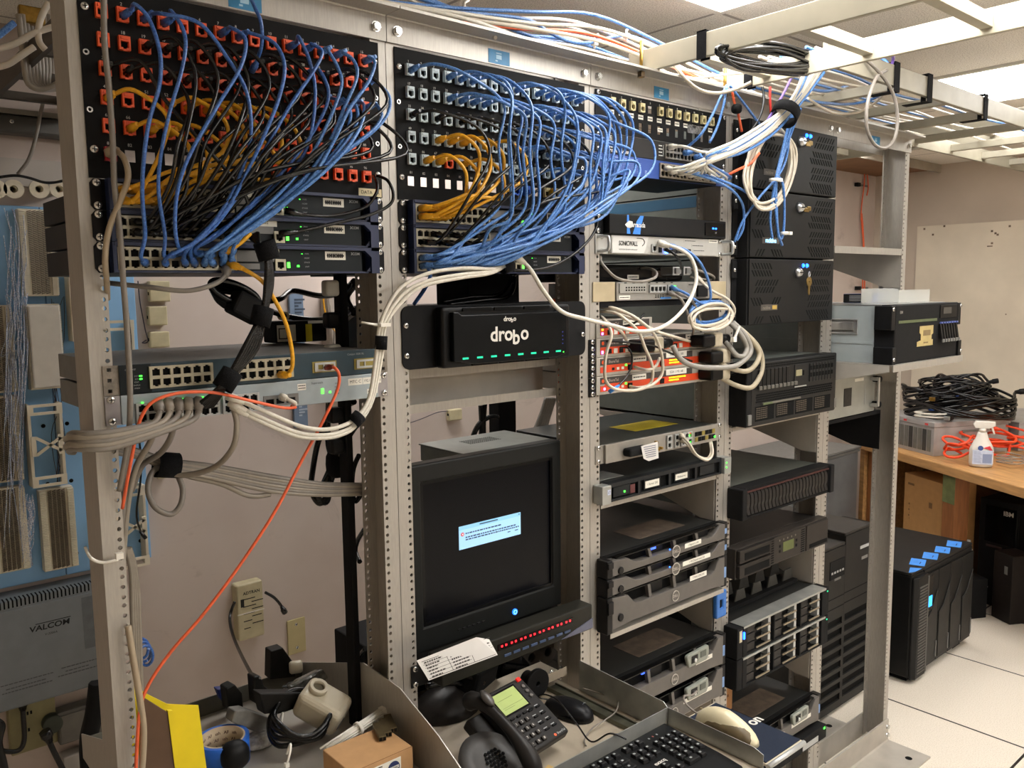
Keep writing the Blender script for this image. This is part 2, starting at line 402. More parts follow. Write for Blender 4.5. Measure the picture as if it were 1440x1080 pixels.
for i, x in enumerate(BX):
    t = thing('equipment_rack', 'aluminium two-post rack, %s of the row, %s' % (LBL[i], what[i]), 'rack', (x, 0, 0), group='open aluminium racks in a row')
    for s in (-1, 1): link('post', pm[s], t)
    for back in (0, 1):
        mb = MB(); h = HW-.0008
        poly = [(0, 0, 2.084), (0, -.005, 2.084), (0, -.005, 2.126), (0, -.0065, 2.1285), (0, -.05, 2.1285), (0, -.05, 2.1335), (0, 0, 2.1335)]
        mb.prism([(-h, p[1] if back == 0 else PD-p[1], p[2]) for p in poly], (2*h, 0, 0))
        ta = part('top_angle', mb, ALU, t)
        mb = MB()
        poly = [(0, 0, 0), (0, -.156, 0), (0, -.156, .006), (0, -.010, .006), (0, -.006, .010), (0, -.006, .085), (0, 0, .085)]
        mb.prism([(-h, p[1] if back == 0 else PD-p[1], p[2]) for p in poly], (2*h, 0, 0))
        for bx in (-.19, .19): mb.cyl((bx, (-.11 if back == 0 else PD+.11), .006), (bx, (-.11 if back == 0 else PD+.11), .0062), .012, m=1)
        part('base_angle', mb, [ALU2, HOLE], t)
    for s in (-1, 1):
        for bx, by, z in ((s*(HW-.022), -.005, 2.105), (s*(HW-.012), -.006, .03), (s*(HW-.012), -.006, .06)): link('bolt', HEXB, t, (bx, by, z))
    if i != 3:
        lx = (0, 0, -.02, 0, .005)[i]
        st = part('number_sticker', MB().box(lx-.027, lx+.027, -.0056, -.005, 2.086, 2.112), STK, t)
        smb = MB(); smb.box(-.008, .006, 0, .0003, -.004, .004); smb.box(-.008, .006, 0, .0003, .006, .008); smb.box(-.01, -.004, 0, .0003, -.009, -.006)
        part('sticker_print', smb, M('pale_blue_print', '#a9cfe4', .6, 0, 0), st, (lx, -.0059, 2.099))
# nuts and clips under the ladder ends
# ------------------------------------------------------------------ overhead cable ladders
LADM = M('cream_ladder_paint', '#b5ae9a', .45, .05, .04, 20)
def ladder(name, label, a, b, axis, s0, s1, z, rungs, h=.05, w=.012, mt=None):
    "two rails along axis from a to b, at offsets s0, s1"
    t = thing('cable_ladder', label, 'cable ladder', ((a if axis == 'x' else s0), (s0 if axis == 'x' else a), z), group='overhead cable ladders')
    o = Vector(t.location)
    for s in (s0, s1):
        mb = MB()
        if axis == 'y': mb.box(s-w/2, s+w/2, a, b, z, z+h)
        else: mb.box(a, b, s-w/2, s+w/2, z, z+h)
        mb.v = [tuple(Vector(v)-o) for v in mb.v]; part('rail', mb, mt or LADM, t, bev=.0015)
    for r in rungs:
        mb = MB()
        if axis == 'y': mb.box(s0+w/2, s1-w/2, r-.012, r+.012, z+.012, z+.037)
        else: mb.box(r-.012, r+.012, s0+w/2, s1-w/2, z+.012, z+.037)
        mb.v = [tuple(Vector(v)-o) for v in mb.v]; part('rung', mb, mt or LADM, t, bev=.001)
    return t
ladA = ladder('a', 'cream cable ladder running from above the middle rack towards the viewer', -1.25, .035, 'y', .69, 1.0, 2.1345, [-.13, -.38, -.62, -.87, -1.12])
LADM2 = M('backlit_grey_ladder', '#8f8979', .5, .1, .06, 20)  # ladder paint darkened to grey, backlit shade of these rails put into the colour
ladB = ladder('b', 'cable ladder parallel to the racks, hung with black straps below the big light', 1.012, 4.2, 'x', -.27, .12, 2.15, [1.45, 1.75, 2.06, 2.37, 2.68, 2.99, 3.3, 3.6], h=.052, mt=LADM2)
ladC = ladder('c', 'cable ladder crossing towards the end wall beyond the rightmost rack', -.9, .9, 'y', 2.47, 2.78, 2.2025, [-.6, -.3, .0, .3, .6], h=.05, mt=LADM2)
SC.view_settings.view_transform = 'Standard'; SC.view_settings.look = 'None'; SC.view_settings.gamma = 1; SC.view_settings.use_curve_mapping = False
SC.view_settings.exposure = 0.55
# ------------------------------------------------------------------ shared fittings
def _screw():
    mb = MB().lathe([(.0058, 0), (.0058, .0014), (.0046, .003), (.002, .0034)], axis=(0, -1, 0), n=12)
    mb.box(-.0035, .0035, -.0037, -.0033, -.0006, .0006, 1); mb.box(-.0006, .0006, -.0037, -.0033, -.0035, .0035, 1)
    return mb.mesh('screw', [BOLT, HOLE])
SCREW = _screw()
def screws(parent, pts, y=-.002):
    for x, z in pts: link('screw', SCREW, parent, (x, y, z))
def ear_screws(parent, nu, y=-.002, hx=.23255, which=(0, -1)):
    zs = sorted([nu*U1-k*U1-d for k in range(int(nu)) for d in (.00635, .0381)])
    for s in (-1, 1):
        for w in which: link('screw', SCREW, parent, (s*hx, y, zs[w]))
def unit(name, label, cat, bay, ztop, nu, facem, depth=.38, bodym=None, group=None, face=True, scr=(0, -1), bw=.2175, bev=.0008):
    h = nu*U1-.0009
    t = thing(name, label, cat, (BX[bay], -.0006, ztop-nu*U1), group=group); t['h'] = h
    part('chassis', MB().box(-bw, bw, .001, depth, .0012, h-.0012), bodym or BLK, t, bev=.001)
    if face:
        part('front_panel', MB().box(-.2413, .2413, -.002, 0, 0, h), facem, t, bev=bev)
        if scr: ear_screws(t, nu, which=scr)
    return t
def ports(parent, x0, z0, nx, nz, px=.0141, pz=.0145, y=-.004, m=None, name='port_block', w=.0112, hh=.0095, d=.012, label=None, lip=.002):
    "block of modular sockets: frame with real openings and dark backs"
    m = m or SILV; mb = MB(); hs = []
    for i in range(nx):
        for j in range(nz):
            cx, cz = x0+px*(i+.5), z0+pz*(j+.5)
            hs.append((cx-w/2, cx+w/2, cz-hh/2, cz+hh/2)); up = 1 if j else -1
            hs.append((cx-w*.22, cx+w*.22, min(cz+up*hh/2, cz+up*(hh/2+.0018)), max(cz+up*hh/2, cz+up*(hh/2+.0018))))
    mb.plate(x0-lip, x0+px*nx+lip, z0-lip, z0+pz*nz+lip, y-.0046, y-.0007, hs)
    mb.box(x0-lip+.0002, x0+px*nx+lip-.0002, y-.0007, y-.0001, z0-lip+.0002, z0+pz*nz+lip-.0002, 1)
    return part(name, mb, [m, HOLE], parent, label=label)
def led(parent, x, z, m, y=-.0045, w=.003, h=.002, name='indicator_light'):
    return part(name, MB().box(x-w/2, x+w/2, y, y+.0015, z-h/2, z+h/2), m, parent)
def sticker(parent, x0, x1, z0, z1, y, txt=None, size=.006, m=None, name='sticker', lines=0, tm=None, bold=False, label=None):
    s = part(name, MB().box(x0, x1, y-.0003, y, z0, z1), m or WHITE, parent, label=label)
    if txt: text(txt, size, tm or INK, s, ((x0+x1)/2, y-.0006, (z0+z1)/2), bold=bold)
    if lines:
        mb = MB(); n = lines; hh = (z1-z0)/(n+.6)
        for i in range(n):
            x = x0+(x1-x0)*.08; zc = z1-hh*(i+.8)
            while x < x1-(x1-x0)*.12:
                wd = random.uniform(.06, .2)*(x1-x0); e = min(x+wd, x1-(x1-x0)*.08)
                mb.box(x, e, y-.0006, y-.0003, zc-hh*.16, zc+hh*.16); x = e+(x1-x0)*.03
        part('small_print', mb, tm or INK, s)
    return s
# keystone jacks
def jackmesh(m):
    mb = MB(); w, h = .0078, .0098
    mb.plate(-w, w, -h, h, -.007, .0, [(-.0055, .0055, -.0062, .0026), (-.0025, .0025, -.008, -.0062)], 0)
    mb.box(-.0058, .0058, -.0005, .018, -.0078, .003, 1)
    mb.box(-.0052, .0052, -.0085, -.007, .0048, .0085, 0)
    mb.box(-.003, .003, -.0078, -.006, -h-.0014, -h, 0)
    return mb.mesh('jack', [m, HOLE])
def panel96(bay, label, jm, jobs, numcol, blank):
    t = thing('patch_bay', label, 'patch panel', (BX[bay], -.0006, ZT-6*U1), group=None)
    H = 6*U1-.0009; holes = []; items = []
    jx = [-.212+.028*c for c in range(16)]; jz = [2.043-.0391*r-(ZT-6*U1) for r in range(6)]
    for r in range(6):
        for c in range(16):
            holes.append((jx[c]-.0073, jx[c]+.0073, jz[r]-.0085, jz[r]+.0085))
            items.append((str(r*16+c+1), .0062, jx[c], -.0024, jz[r]+.0152))
    part('face_plate', MB().plate(-.2413, .2413, 0, H, -.002, 0, holes), BLKM, t)
    texts(items, M('white_print', '#cfcfc8', .7, 0, 0), t, name='printed_numbers')
    for r in range(6):
        for c in range(16):
            k = jobs(r, c)
            if k is None: continue
            link('jack', k, t, (jx[c], -.002, jz[r]))
    for z in (jz[0]-.058, jz[0]-.136, jz[0]+.003, jz[0]-.19):
        for s in (-1, 1):
            pl = MB().ring((0, 0, 0), (0, -.0004, 0), .0042, .0022, 14, 0, 1); pl.cyl((0, -.0001, 0), (0, -.0002, 0), .0022, n=10, m=1)
            if z in (jz[0]+.003, jz[0]-.19): link('screw', SCREW, t, (s*.2325, -.002, z))
            else: part('mounting_hole', pl, [BOLT, HOLE], t, (s*.2345, -.002, z))
    return t, jx, jz
JO = jackmesh(ORANGE); JP = jackmesh(PALEJ); JR = jackmesh(M('magenta_red_plastic', '#a31f2b', .45, 0, .08, 60)); JI = jackmesh(IVORY); JB = jackmesh(M('royal_blue_plastic', '#2458b8', .45, 0, .08, 60))
P1, JX, JZ = panel96(0, 'black patch panel full of orange jacks, top of the leftmost rack', JO,
    lambda r, c: (JR if c == 0 else JO if c >= 9 else None) if r == 5 else JO, 0, 0)
P2, _, _ = panel96(1, 'black patch panel full of pale grey jacks, above the monitor rack', JP,
    lambda r, c: (JB if c in (9, 10) else JI if c in (12, 13) else None) if r == 5 else (JO if (r, c) == (4, 3) else JP), 0, 0)
sticker(P1, .193, .2395, .001, .0145, -.002, 'DATA  1A', .0085, M('cream_label', '#d8cba4', .7, 0, .05, 40))
# ------------------------------------------------------------------ six stacked network switches
SWF = M('switch_face', '#171c1f', .5, .1, .08, 40); SWB = M('switch_blue_trim', '#141f40', .45, .1, .08, 40); SWE = M('switch_ear', '#100e0f', .5, .2, .1, 40)
DIGIT = M('green_digit', '#4dff3f', .4, 0, 0, emit=2.5)
PRT = M('pale_print', '#9a9d9e', .7, 0, 0)
PORTM = M('tin_port_shield', '#a39c88', .4, .5, .1, 60)
def stack_switch(bay, n, label, ip=None):
    t = unit('network_switch', label, 'network switch', bay, zu(6+n), 1, SWE, .39, BLK, 'stacked dark network switches', face=False)
    H = t['h']
    for s in (-1, 1):
        a, b = s*.2413, s*.2215; c = s*.2365
        part('mounting_ear', MB().prism([(c, -.002, 0), (a, -.002, .006), (a, -.002, H-.006), (c, -.002, H), (b, -.002, H), (b, -.002, 0)], (0, .002, 0)), SWE, t)
    ear_screws(t, 1)
    part('front_face', MB().box(-.219, .19, -.012, .001, 0, H), SWF, t, bev=.001)
    f = MB(); f.box(-.219, .219, -.022, -.012, H-.005, H); f.box(-.219, .2, -.016, -.012, 0, .003); f.box(.203, .219, -.022, -.0, 0, H); f.box(-.2215, -.216, -.02, 0, 0, H)
    f.prism([(.203, -.022, H-.005), (.19, -.022, H-.005), (.203, -.022, H-.016)], (0, .01, 0)); f.prism([(.203, -.018, .003), (.195, -.018, .003), (.203, -.018, .012)], (0, .006, 0))
    part('blue_trim', f, SWB, t, label='dark blue trim')
    ports(t, -.212, .006, 12, 2, .0143, .0145, -.012, PORTM)
    part('module_slot', MB().box(-.038, .026, -.0145, -.012, .018, H-.008).box(-.034, .0, -.0142, -.0119, .006, .015), GREY, t)
    ports(t, .028, .006, 1, 1, y=-.012, m=PORTM, name='console_port')
    led(t, .0505, .013, DIGIT, -.0135, .0045, .009, 'digit_display'); led(t, .0675, .0115, LEDG, -.0135, .0035, .003)
    led(t, .075, H-.012, LEDG, -.0135, .0015, .0012)
    texts([(w, .0034, .084, -.0125, z) for w, z in (('PWR', H-.012), ('MGMT', H-.019), ('STACK', H-.026), ('UNIT', H-.033))], PRT, t)
    sticker(t, .118, .157, H-.021, H-.007, -.012, None, lines=1, name='asset_sticker')
    bits = MB()
    for i in range(9): x = .122+i*.0034; bits.box(x, x+.0022, -.0128, -.0123, H-.0175, H-.0105)
    part('asset_print', bits, INK, t)
    text('3COM', .0075, M('pale_blue_print2', '#8c9cc0', .6, 0, 0), t, (.19, -.0226, H-.0025-.004), bold=True) if 0 else text('3COM', .0062, PRT, t, (.176, -.0126, H-.0105), bold=True)
    if ip: sticker(t, ip[0], ip[1], H-.014, H-.002, -.0146, ip[2], .0075)
    return t
nm = ['topmost of three', 'middle one of three', 'lowest of three']
for n in range(3):
    stack_switch(0, n, 'dark blue trimmed switch, %s under the orange jack panel' % nm[n], [(-.022, .02, '192.1'), (-.006, .032, ':02'), (-.006, .034, '102')][n])
for n in range(3):
    stack_switch(1, n, 'dark blue trimmed switch, %s under the pale grey jack panel' % nm[n], (-.02, .03, '192.168') if n == 2 else None)
# ------------------------------------------------------------------ teal switch with two port groups
Z1 = 1.5467
TEAL = M('teal_switch_face', '#16303b', .45, .1, .08, 40)
t = unit('network_switch', 'teal network switch with two groups of twelve ports, leftmost rack', 'network switch', 0, Z1, 1, TEAL, .36, GREY, face=False)
H = t['h']
part('front_face', MB().box(-.2195, .2195, -.004, .001, .0, H), TEAL, t, bev=.001)
part('black_end_cap', MB().box(-.2195, -.175, -.0052, -.0042, 0.0005, H-.0005), M('black_teal', '#0d1417', .45, 0, .1, 40), t)
for s in (-1, 1):
    hs = [(s*.2325-.0028, s*.2325+.0028, z-.0028, z+.0028) for z in (.0065, .022, .0375)]
    a, b = sorted((s*.2413, s*.2195)); part('mounting_bracket', MB().plate(a, b, 0, H, -.002, 0, hs), M('cast_zinc', '#857d72', .55, .5, .25, 60, bump=.3, bscale=300), t)
GOLD = M('gold_outline', '#8c7d3a', .5, .2, .1, 40)
def L(px, py, bay, y, zb): q = at(px, py, 'y', y); return q.x-BX[bay], q.z-zb
for a, b in ((211, 297), (334, 410)):
    x0 = L(a, 530, 0, -.005, 0)[0]; x1 = L(b, 530, 0, -.005, 0)[0]
    part('port_outline', MB().box(x0-.003, x1+.003, -.0047, -.004, .0055, H-.005), GOLD, t)
    ports(t, x0, .008, 6, 2, (x1-x0)/6, .0145, -.0047, PORTM)
for a, b in ((439, 473), (498, 531)):
    x0 = L(a, 510, 0, -.005, 0)[0]; x1 = L(b, 510, 0, -.005, 0)[0]
    part('module_outline', MB().box(x0, x1, -.0048, -.004, .009, .028), GOLD, t)
    part('module_socket', MB().plate(x0+.004, x1-.003, .011, .026, -.0065, -.0045, [(x0+.010, x0+.02, .0145, .0225), (x0+.022, x1-.006, .0145, .0225)]).box(x0+.004, x1-.003, -.0046, -.0044, .011, .026, 1), [SILV, HOLE], t)
led(t, -.19, .026, LEDG, -.006, .004, .002); led(t, -.19, .0215, LEDG, -.006, .004, .002)
texts([('SYST', .003, -.196, -.0053, .026), ('RPS', .003, -.196, -.0053, .0215), ('STAT', .003, -.196, -.0053, .017), ('DUPLX', .003, -.196, -.0053, .0125), ('SPEED', .003, -.196, -.0053, .008), ('CATALYST', .0032, -.204, -.0053, .036)], PRT, t)
texts([('Catalyst 3500 XL', .0048, .175, -.0045, H-.007)], PRT, t)
# silver switch below it
Z2 = Z1-U1
SLV = M('pale_blue_silver_face', '#9aa4a8', .42, .3, .06, 40)
t = unit('network_switch', 'pale silver network switch carrying white cables, below the teal switch', 'network switch', 0, Z2, 1, SLV, .36, GREY, face=False)
part('front_face', MB().box(-.2195, .2195, -.004, .001, .0, H), SLV, t, bev=.001)
RAINB = M('zinc_bracket', '#a8a4a6', .35, .7, .2, 18)
for s in (-1, 1):
    a, b = sorted((s*.2413, s*.2195)); part('mounting_bracket', MB().box(a, b, -.002, 0, 0, H), RAINB, t, bev=.001)
ear_screws(t, 1, -.002)
for i in range(3): ports(t, -.198+.0655*i, .002, 4, 2, .0141, .0128, -.004, SILV)
part('uplink_module', MB().plate(0.0, .062, .004, .022, -.0055, -.004, [(.004, .018, .007, .016), (.022, .036, .007, .016), (.04, .056, .007, .016)]).box(0, .062, -.0041, -.0039, .004, .022, 1), [GREY, HOLE], t)
led(t, .1075, .021, DIGIT, -.005, .0045, .009, 'digit_display'); led(t, .122, .018, LEDG, -.005, .0035, .003)
for k in range(5): led(t, -.19+.03*k, .0305, LEDG, -.0065, .003, .0014)
texts([('PWR', .0034, .136, -.0045, .032), ('MGMT', .0034, .136, -.0045, .026), ('STACK', .0034, .136, -.0045, .020), ('UNIT', .0034, .136, -.0045, .014), ('Superstack', .005, .098, -.0045, .036)], INK, t)
sticker(t, .158, .187, .026, .038, -.004, 'MTC C', .0075); sticker(t, .188, .226, .026, .038, -.004, '192.168.77.65', .0062)
sticker(t, .0615, .077, .026, .037, -.004, None, lines=2)
sticker(t, .196, .218, .008, .017, -.004, None, lines=1, name='asset_sticker')
# ------------------------------------------------------------------ storage array with mirror-smooth black front
ZD = 1.6205; HD = .118
t = thing('storage_array', 'glossy black storage array with white lettering and a row of green lights', 'storage array', (BX[1], 0, ZD-HD))
hs = []
mb = MB(); r = .016; pts = []
for cx, cz, a0 in ((.2413-r, r, -90), (.2413-r, HD-r, 0), (-.2413+r, HD-r, 90), (-.2413+r, r, 180)):
    for k in range(6): a = math.radians(a0+k*18); pts.append((cx+r*math.cos(a), -.003, cz+r*math.sin(a)))
mb.prism(pts, (0, .0025, 0)); part('mounting_plate', mb, BLKM, t)
part('chassis', MB().box(-.165, .165, 0, .36, .002, HD-.004), BLK, t)
part('housing', MB().box(-.17, .168, -.03, -.003, -.001, HD-.003), M('black_housing', '#0a0a0b', .4, 0, .1, 40), t, bev=.007, seg=4)
fc = MB(); x0, x1, y0 = -.152, .147, -.042
prof = [(x0, .012), (x0, HD-.013), (x0+.012, HD-.013), (x0+.02, HD-.019), (x1-.03, HD-.019), (x1-.022, HD-.013), (x1, HD-.013), (x1, .012), (x1-.012, .009), (x1-.03, .004), (x0+.05, .004), (x0+.02, .010)]
fc.prism([(x, y0, z) for x, z in prof], (0, .012, 0)); part('front_cover', fc, M('satin_black_cover', '#0e1012', .3, .2, .1, 60), t, bev=.002)
gr = MB()
for k in range(3): gr.box(x0+.03+k*.078, x0+.1+k*.078, -.034, -.03, HD-.012, HD-.006); gr.box(x0+.05+k*.07, x0+.113+k*.07, -.034, -.03, .0005, .005)
part('vent_grille', gr, HOLE, t)
DW = M('white_logo', '#d8d4cc', .5, 0, 0)
def drob(size, x, z):
    w = size*.62
    text('dro', size, DW, t, (x-w*.9, y0-.0006, z), bold=True); text('o', size, DW, t, (x+w*1.55, y0-.0006, z), bold=True); text('b', size, DW, t, (x+w*.62, y0-.0006, z-size*.2), bold=True)
drob(.04, -.0125, .058); drob(.013, -.0125, .088)
for k in range(8): led(t, -.125+.035*k, .0165, LEDT, y0-.0006, .014, .0035)
led(t, .135, .014, LEDG, y0-.0006, .002, .002)
for k in range(4): led(t, .133, .032+.008*k, M('dim_blue_led', '#23308a', .4, 0, 0, emit=.6), y0-.0006, .002, .002)
screws(t, [(-.2325, .082), (.2325, .045), (-.2325, .026)], -.003)
# open metal shelf frame below it
t = thing('blank_shelf', 'bare aluminium shelf frame under the glossy storage array', 'shelf', (BX[1], PD, 1.405))
part('back_sheet', MB().box(-.2413, .2413, .06, .062, .0, .088), ALU2, t)
part('front_lip', MB().box(-.2413, .2413, .0005, .003, .070, .088), ALU, t); part('front_lip', MB().box(-.2413, .2413, .0005, .003, .0, .018), ALU, t)
part('web', MB().box(-.2413, .2413, .003, .06, .086, .088).box(-.2413, .2413, .003, .06, 0, .002), ALU2, t)
# ------------------------------------------------------------------ rounded solids
def blob(mb, c, r, e=(1, 1), n=(20, 12), m=0, flat=None, warp=None):
    "superellipsoid; flat: cut off below this local z"
    c = Vector(c); base = len(mb.v); nu, nv = n
    def p(v, e): return math.copysign(abs(v)**e, v)
    for j in range(nv+1):
        ph = -PI/2+PI*j/nv
        for i in range(nu):
            th = 2*PI*i/nu
            q = Vector((r[0]*p(math.cos(ph), e[1])*p(math.cos(th), e[0]), r[1]*p(math.cos(ph), e[1])*p(math.sin(th), e[0]), r[2]*p(math.sin(ph), e[1])))
            if flat is not None: q.z = max(q.z, flat)
            if warp: q = warp(q)
            mb.add([c+q])
    for j in range(nv):
        for i in range(nu):
            i2 = (i+1) % nu; mb.face([base+j*nu+i, base+j*nu+i2, base+(j+1)*nu+i2, base+(j+1)*nu+i], m, True)
    return mb
# ------------------------------------------------------------------ rack monitor
BZ = M('monitor_bezel', '#1a1b1a', .5, .05, .06, 40); SCR = M('black_screen', '#08090e', .16, 0, 0, spec=.12)
t = thing('monitor', 'dark flat monitor showing a small pale blue error window', 'monitor', (.266, .05, .92))
a, b, h = -.205, .205, .387
fr = MB().plate(a, b, 0, h, -.002, .03, [(a+.024, b-.026, .052, h-.037)])
part('bezel', fr, BZ, t, bev=.004)
part('screen', MB().box(a+.022, b-.024, .004, .01, .05, h-.035), SCR, t)
part('screen_surround', MB().plate(a+.0225, b-.0245, .0505, h-.0355, .001, .0038, [(a+.031, b-.031, .058, h-.043)]), BLKG, t)
part('rear_housing', MB().box(a+.02, b-.02, .0305, .055, .02, h-.02), DGR, t, bev=.004)
def ml(px, py): q = at(px, py, 'y', .0538); return q.x-.266, q.z-.92
x0, z1 = ml(645, 741); x1, z0 = ml(732, 751); z1 = ml(732, 720)[1]; z0 = ml(645, 774)[1]
WIN = M('lit_window', '#8fb8dc', .5, 0, 0, emit=.62); WINT = M('lit_title_bar', '#7fb4d8', .5, 0, 0, emit=.5); WTX = M('screen_text', '#3c5470', .6, 0, 0); 
wn = part('dialog_window', MB().box(x0, x1, .0032, .004, z0, z1), WIN, t)
wt = part('title_bar', MB().box(x0, x1, .0029, .0032, z1-.008, z1), WINT, wn)
tx = MB()
for zz, xa, xb in ((.017, .10, .62), (.0255, .10, .9), (.0305, .10, .96)):
    x = x0+(x1-x0)*xa
    while x < x0+(x1-x0)*xb: w = random.uniform(.003, .009); tx.box(x, x+w, .0029, .0032, z1-zz-.0016, z1-zz+.0012); x += w+.0017
tx.box(x0+.055, x0+.105, .0026, .0029, z1-.0052, z1-.0028); tx.box(x1-.038, x1-.03, .0029, .0032, z1-.0385, z1-.0365); tx.box(x1-.017, x1-.008, .0029, .0032, z1-.0385, z1-.0365); tx.box(x1-.006, x1-.003, .0026, .0029, z1-.0045, z1-.0025)
part('window_text', tx, WTX, wn)
ic = MB().cyl((x0+.009, .0032, z1-.0175), (x0+.009, .0026, z1-.0175), .0042, n=18); part('error_icon', ic, M('lit_red_icon', '#b04048', .5, 0, 0, emit=.5), wn)
xi = MB(); xi.obox((x0+.007, .0022, z1-.0189), (.0006, 0, -.0006), (.0035, 0, .0035), (0, .0004, 0)); xi.obox((x0+.0106, .0022, z1-.0195), (.0006, 0, .0006), (-.0035, 0, .0035), (0, .0004, 0)); part('icon_cross', xi, M('lit_white_cross', '#e8d8dc', .5, 0, 0, emit=.5), wn)
px_, pz_ = ml(721, 859); bt = part('power_button', MB().cyl((px_, -.0005, pz_), (px_, -.005, pz_), .0068, n=20), M('lit_blue_button', '#1e6fe8', .4, 0, 0, emit=1.4), t)
part('button_ring', MB().ring((px_, -.0049, pz_), (px_, -.0056, pz_), .005, .0036, 16), M('lit_blue_ring', '#79b4ff', .4, 0, 0, emit=1.6), bt)
for k in range(6): part('menu_button', MB().box(-.098+.013*k, -.091+.013*k, -.0045, -.001, .022, .025), DGR, t, bev=.0006)
# pull out console bar with selector lights under the monitor
t = thing('console_drawer', 'dark console selector bar with a row of red lights under the monitor', 'console', (BX[1], -.0006, .8835))
part('housing', MB().box(-.2, .2175, -.045, .0, .004, .062), M('console_grey', '#262520', .45, .1, .08, 50), t, bev=.003)
part('selector_strip', MB().box(-.06, .155, -.047, -.0448, .036, .049), M('red_tinted_window', '#14080a', .25, 0, 0), t)
part('lower_strip', MB().prism([(.12, -.0472, .008), (.2165, -.0472, .008), (.2165, -.0472, .03)], (0, .002, 0)), M('violet_grey_strip', '#5a5d70', .4, .1, .06, 40), t)
for k in range(8):
    for d in (0, .011): led(t, -.05+.0262*k+d, .044-.000*k, LEDR, -.0482, .0042, .0036)
for k in range(8): part('selector_button', MB().box(-.044+.0245*k, -.026+.0245*k, -.0485, -.046, .019, .024), M('blue_grey_button', '#3a4c6e', .4, 0, .05, 40), t, bev=.0006)
for s in (-1, 1): part('mounting_ear', MB().box(min(s*.2413, s*.2), max(s*.2413, s*.2), -.0025, 0, 0, .044), DGR, t, bev=.001)
screws(t, [(s*.2325, z) for s in (-1, 1) for z in (.0065, .0375)], -.0025)
part('drawer_body', MB().box(-.2, .2175, .001, .09, .004, .024), BLKM, t)
# paper list taped to the console bar
t = thing('paper_list', 'folded white paper list with a printed three column table, hanging over the selector bar', 'paper', (.09, -.06, .945))
P0 = [at(586, 929, 'y', -.058), at(670, 896, 'y', -.058), at(688, 899, 'y', -.056), at(700, 921, 'y', -.066), at(603, 957, 'y', -.066)]
o = Vector(t.location); v = [p-o for p in P0]
sh = MB(); nrm = (v[1]-v[0]).cross(v[4]-v[0]).normalized(); nrm = nrm if nrm.y < 0 else -nrm; sh.prism(v, -nrm*.0006); part('sheet', sh, PAPER, t)
TL, TR, BR, BL = v[0].lerp(v[4], .05), at(690, 893, 'y', -.056)-o, v[3], v[4]
def pp(s, q): return TL.lerp(TR, s).lerp(BL.lerp(BR, s), q)+nrm*.0005
ln = MB()
def pl(s0, q0, s1, q1, w=.0005):
    a, b = pp(s0, q0), pp(s1, q1); d = (b-a); sd = d.cross(nrm).normalized()*w; ln.obox(a-sd, d, sd*2, nrm*.0002)
for s in (.35, .66): pl(s, .04, s, .93)
pl(.04, .08, .97, .08); pl(.02, .93, .97, .93)
for q in (.25, .42, .59, .76): pl(.04, q, .64, q, .0003)
pl(.66, .55, .97, .55, .0003)
for c, s0, n in ((0, .06, 6), (1, .39, 6), (2, .7, 3)):
    for k in range(n):
        q = .165+.145*k; s = s0; e = s0+random.uniform(.12, .25)
        while s < e: w = random.uniform(.015, .04); pl(s, q, min(s+w, e), q, .0014); s += w+.008
part('table_print', ln, M('grey_print', '#4a4644', .8, 0, 0), t)
# computer case behind the monitor
t = solo('computer_case', 'flat grey computer case with vent patch, behind the monitor top', 'computer', MB().box(0, .26, -.2, 0, 0, .036), M('grey_green_case', '#6e716a', .45, .3, .08, 30), (.262, .305, 1.252), bev=.002)
part('cover', MB().box(-.003, .262, -.201, .003, .0362, .04), M('grey_green_case', '#6e716a'), t, bev=.0015)
vt = MB()
for i in range(16):
    for j in range(6): vt.box(.08+i*.006, .083+i*.006, -.09+j*.008, -.085+j*.008, .04, .0403)
part('vent_patch', vt, HOLE, t)
# ------------------------------------------------------------------ keyboard drawer
SH = M('grey_beige_shelf', '#b3a794', .5, .25, .05, 25)
t = thing('sliding_shelf', 'open grey metal drawer holding the desk phone and black mouse', 'drawer', (BX[1], 0, .7245))
part('drawer_floor', MB().box(-.222, .222, -.25, .3, -.003, 0), SH, t)
for s in (1,):
    x = s*.222; part('side_wall', MB().prism([(x, -.001, 0), (x, -.256, 0), (x, -.256, .058), (x, -.246, .066), (x, -.001, .073)], (-s*.002, 0, 0)), GALV, t)
part('slide_rail', MB().box(.165, .195, -.25, .05, .0005, .006).box(.165, .168, -.25, .05, .006, .01).box(.192, .195, -.25, .05, .006, .01), M('oiled_steel_rail', '#6b6b5c', .35, .7, .2, 40), t)
part('back_ledge', MB().box(-.03, .21, .03, .032, .03, .05).box(-.03, .21, .032, .12, .03, .032), SH, t)
# keyboard tray
t = thing('keyboard_tray', 'thin silver keyboard tray with raised rim, pulled out in front of the drawer', 'tray', (BX[1], -.258, .745))
part('rim_back', MB().box(-.26, .2205, 0, .002, 0, .037), GALV, t); part('rim_side', MB().prism([(.2205, 0, 0), (.2205, 0, .037), (.2205, -.205, .037), (.2205, -.225, .03), (.2205, -.225, 0)], (.0015, 0, 0)), GALV, t)
part('tray_floor', MB().box(-.26, .2205, -.26, 0, -.002, 0), SH, t)
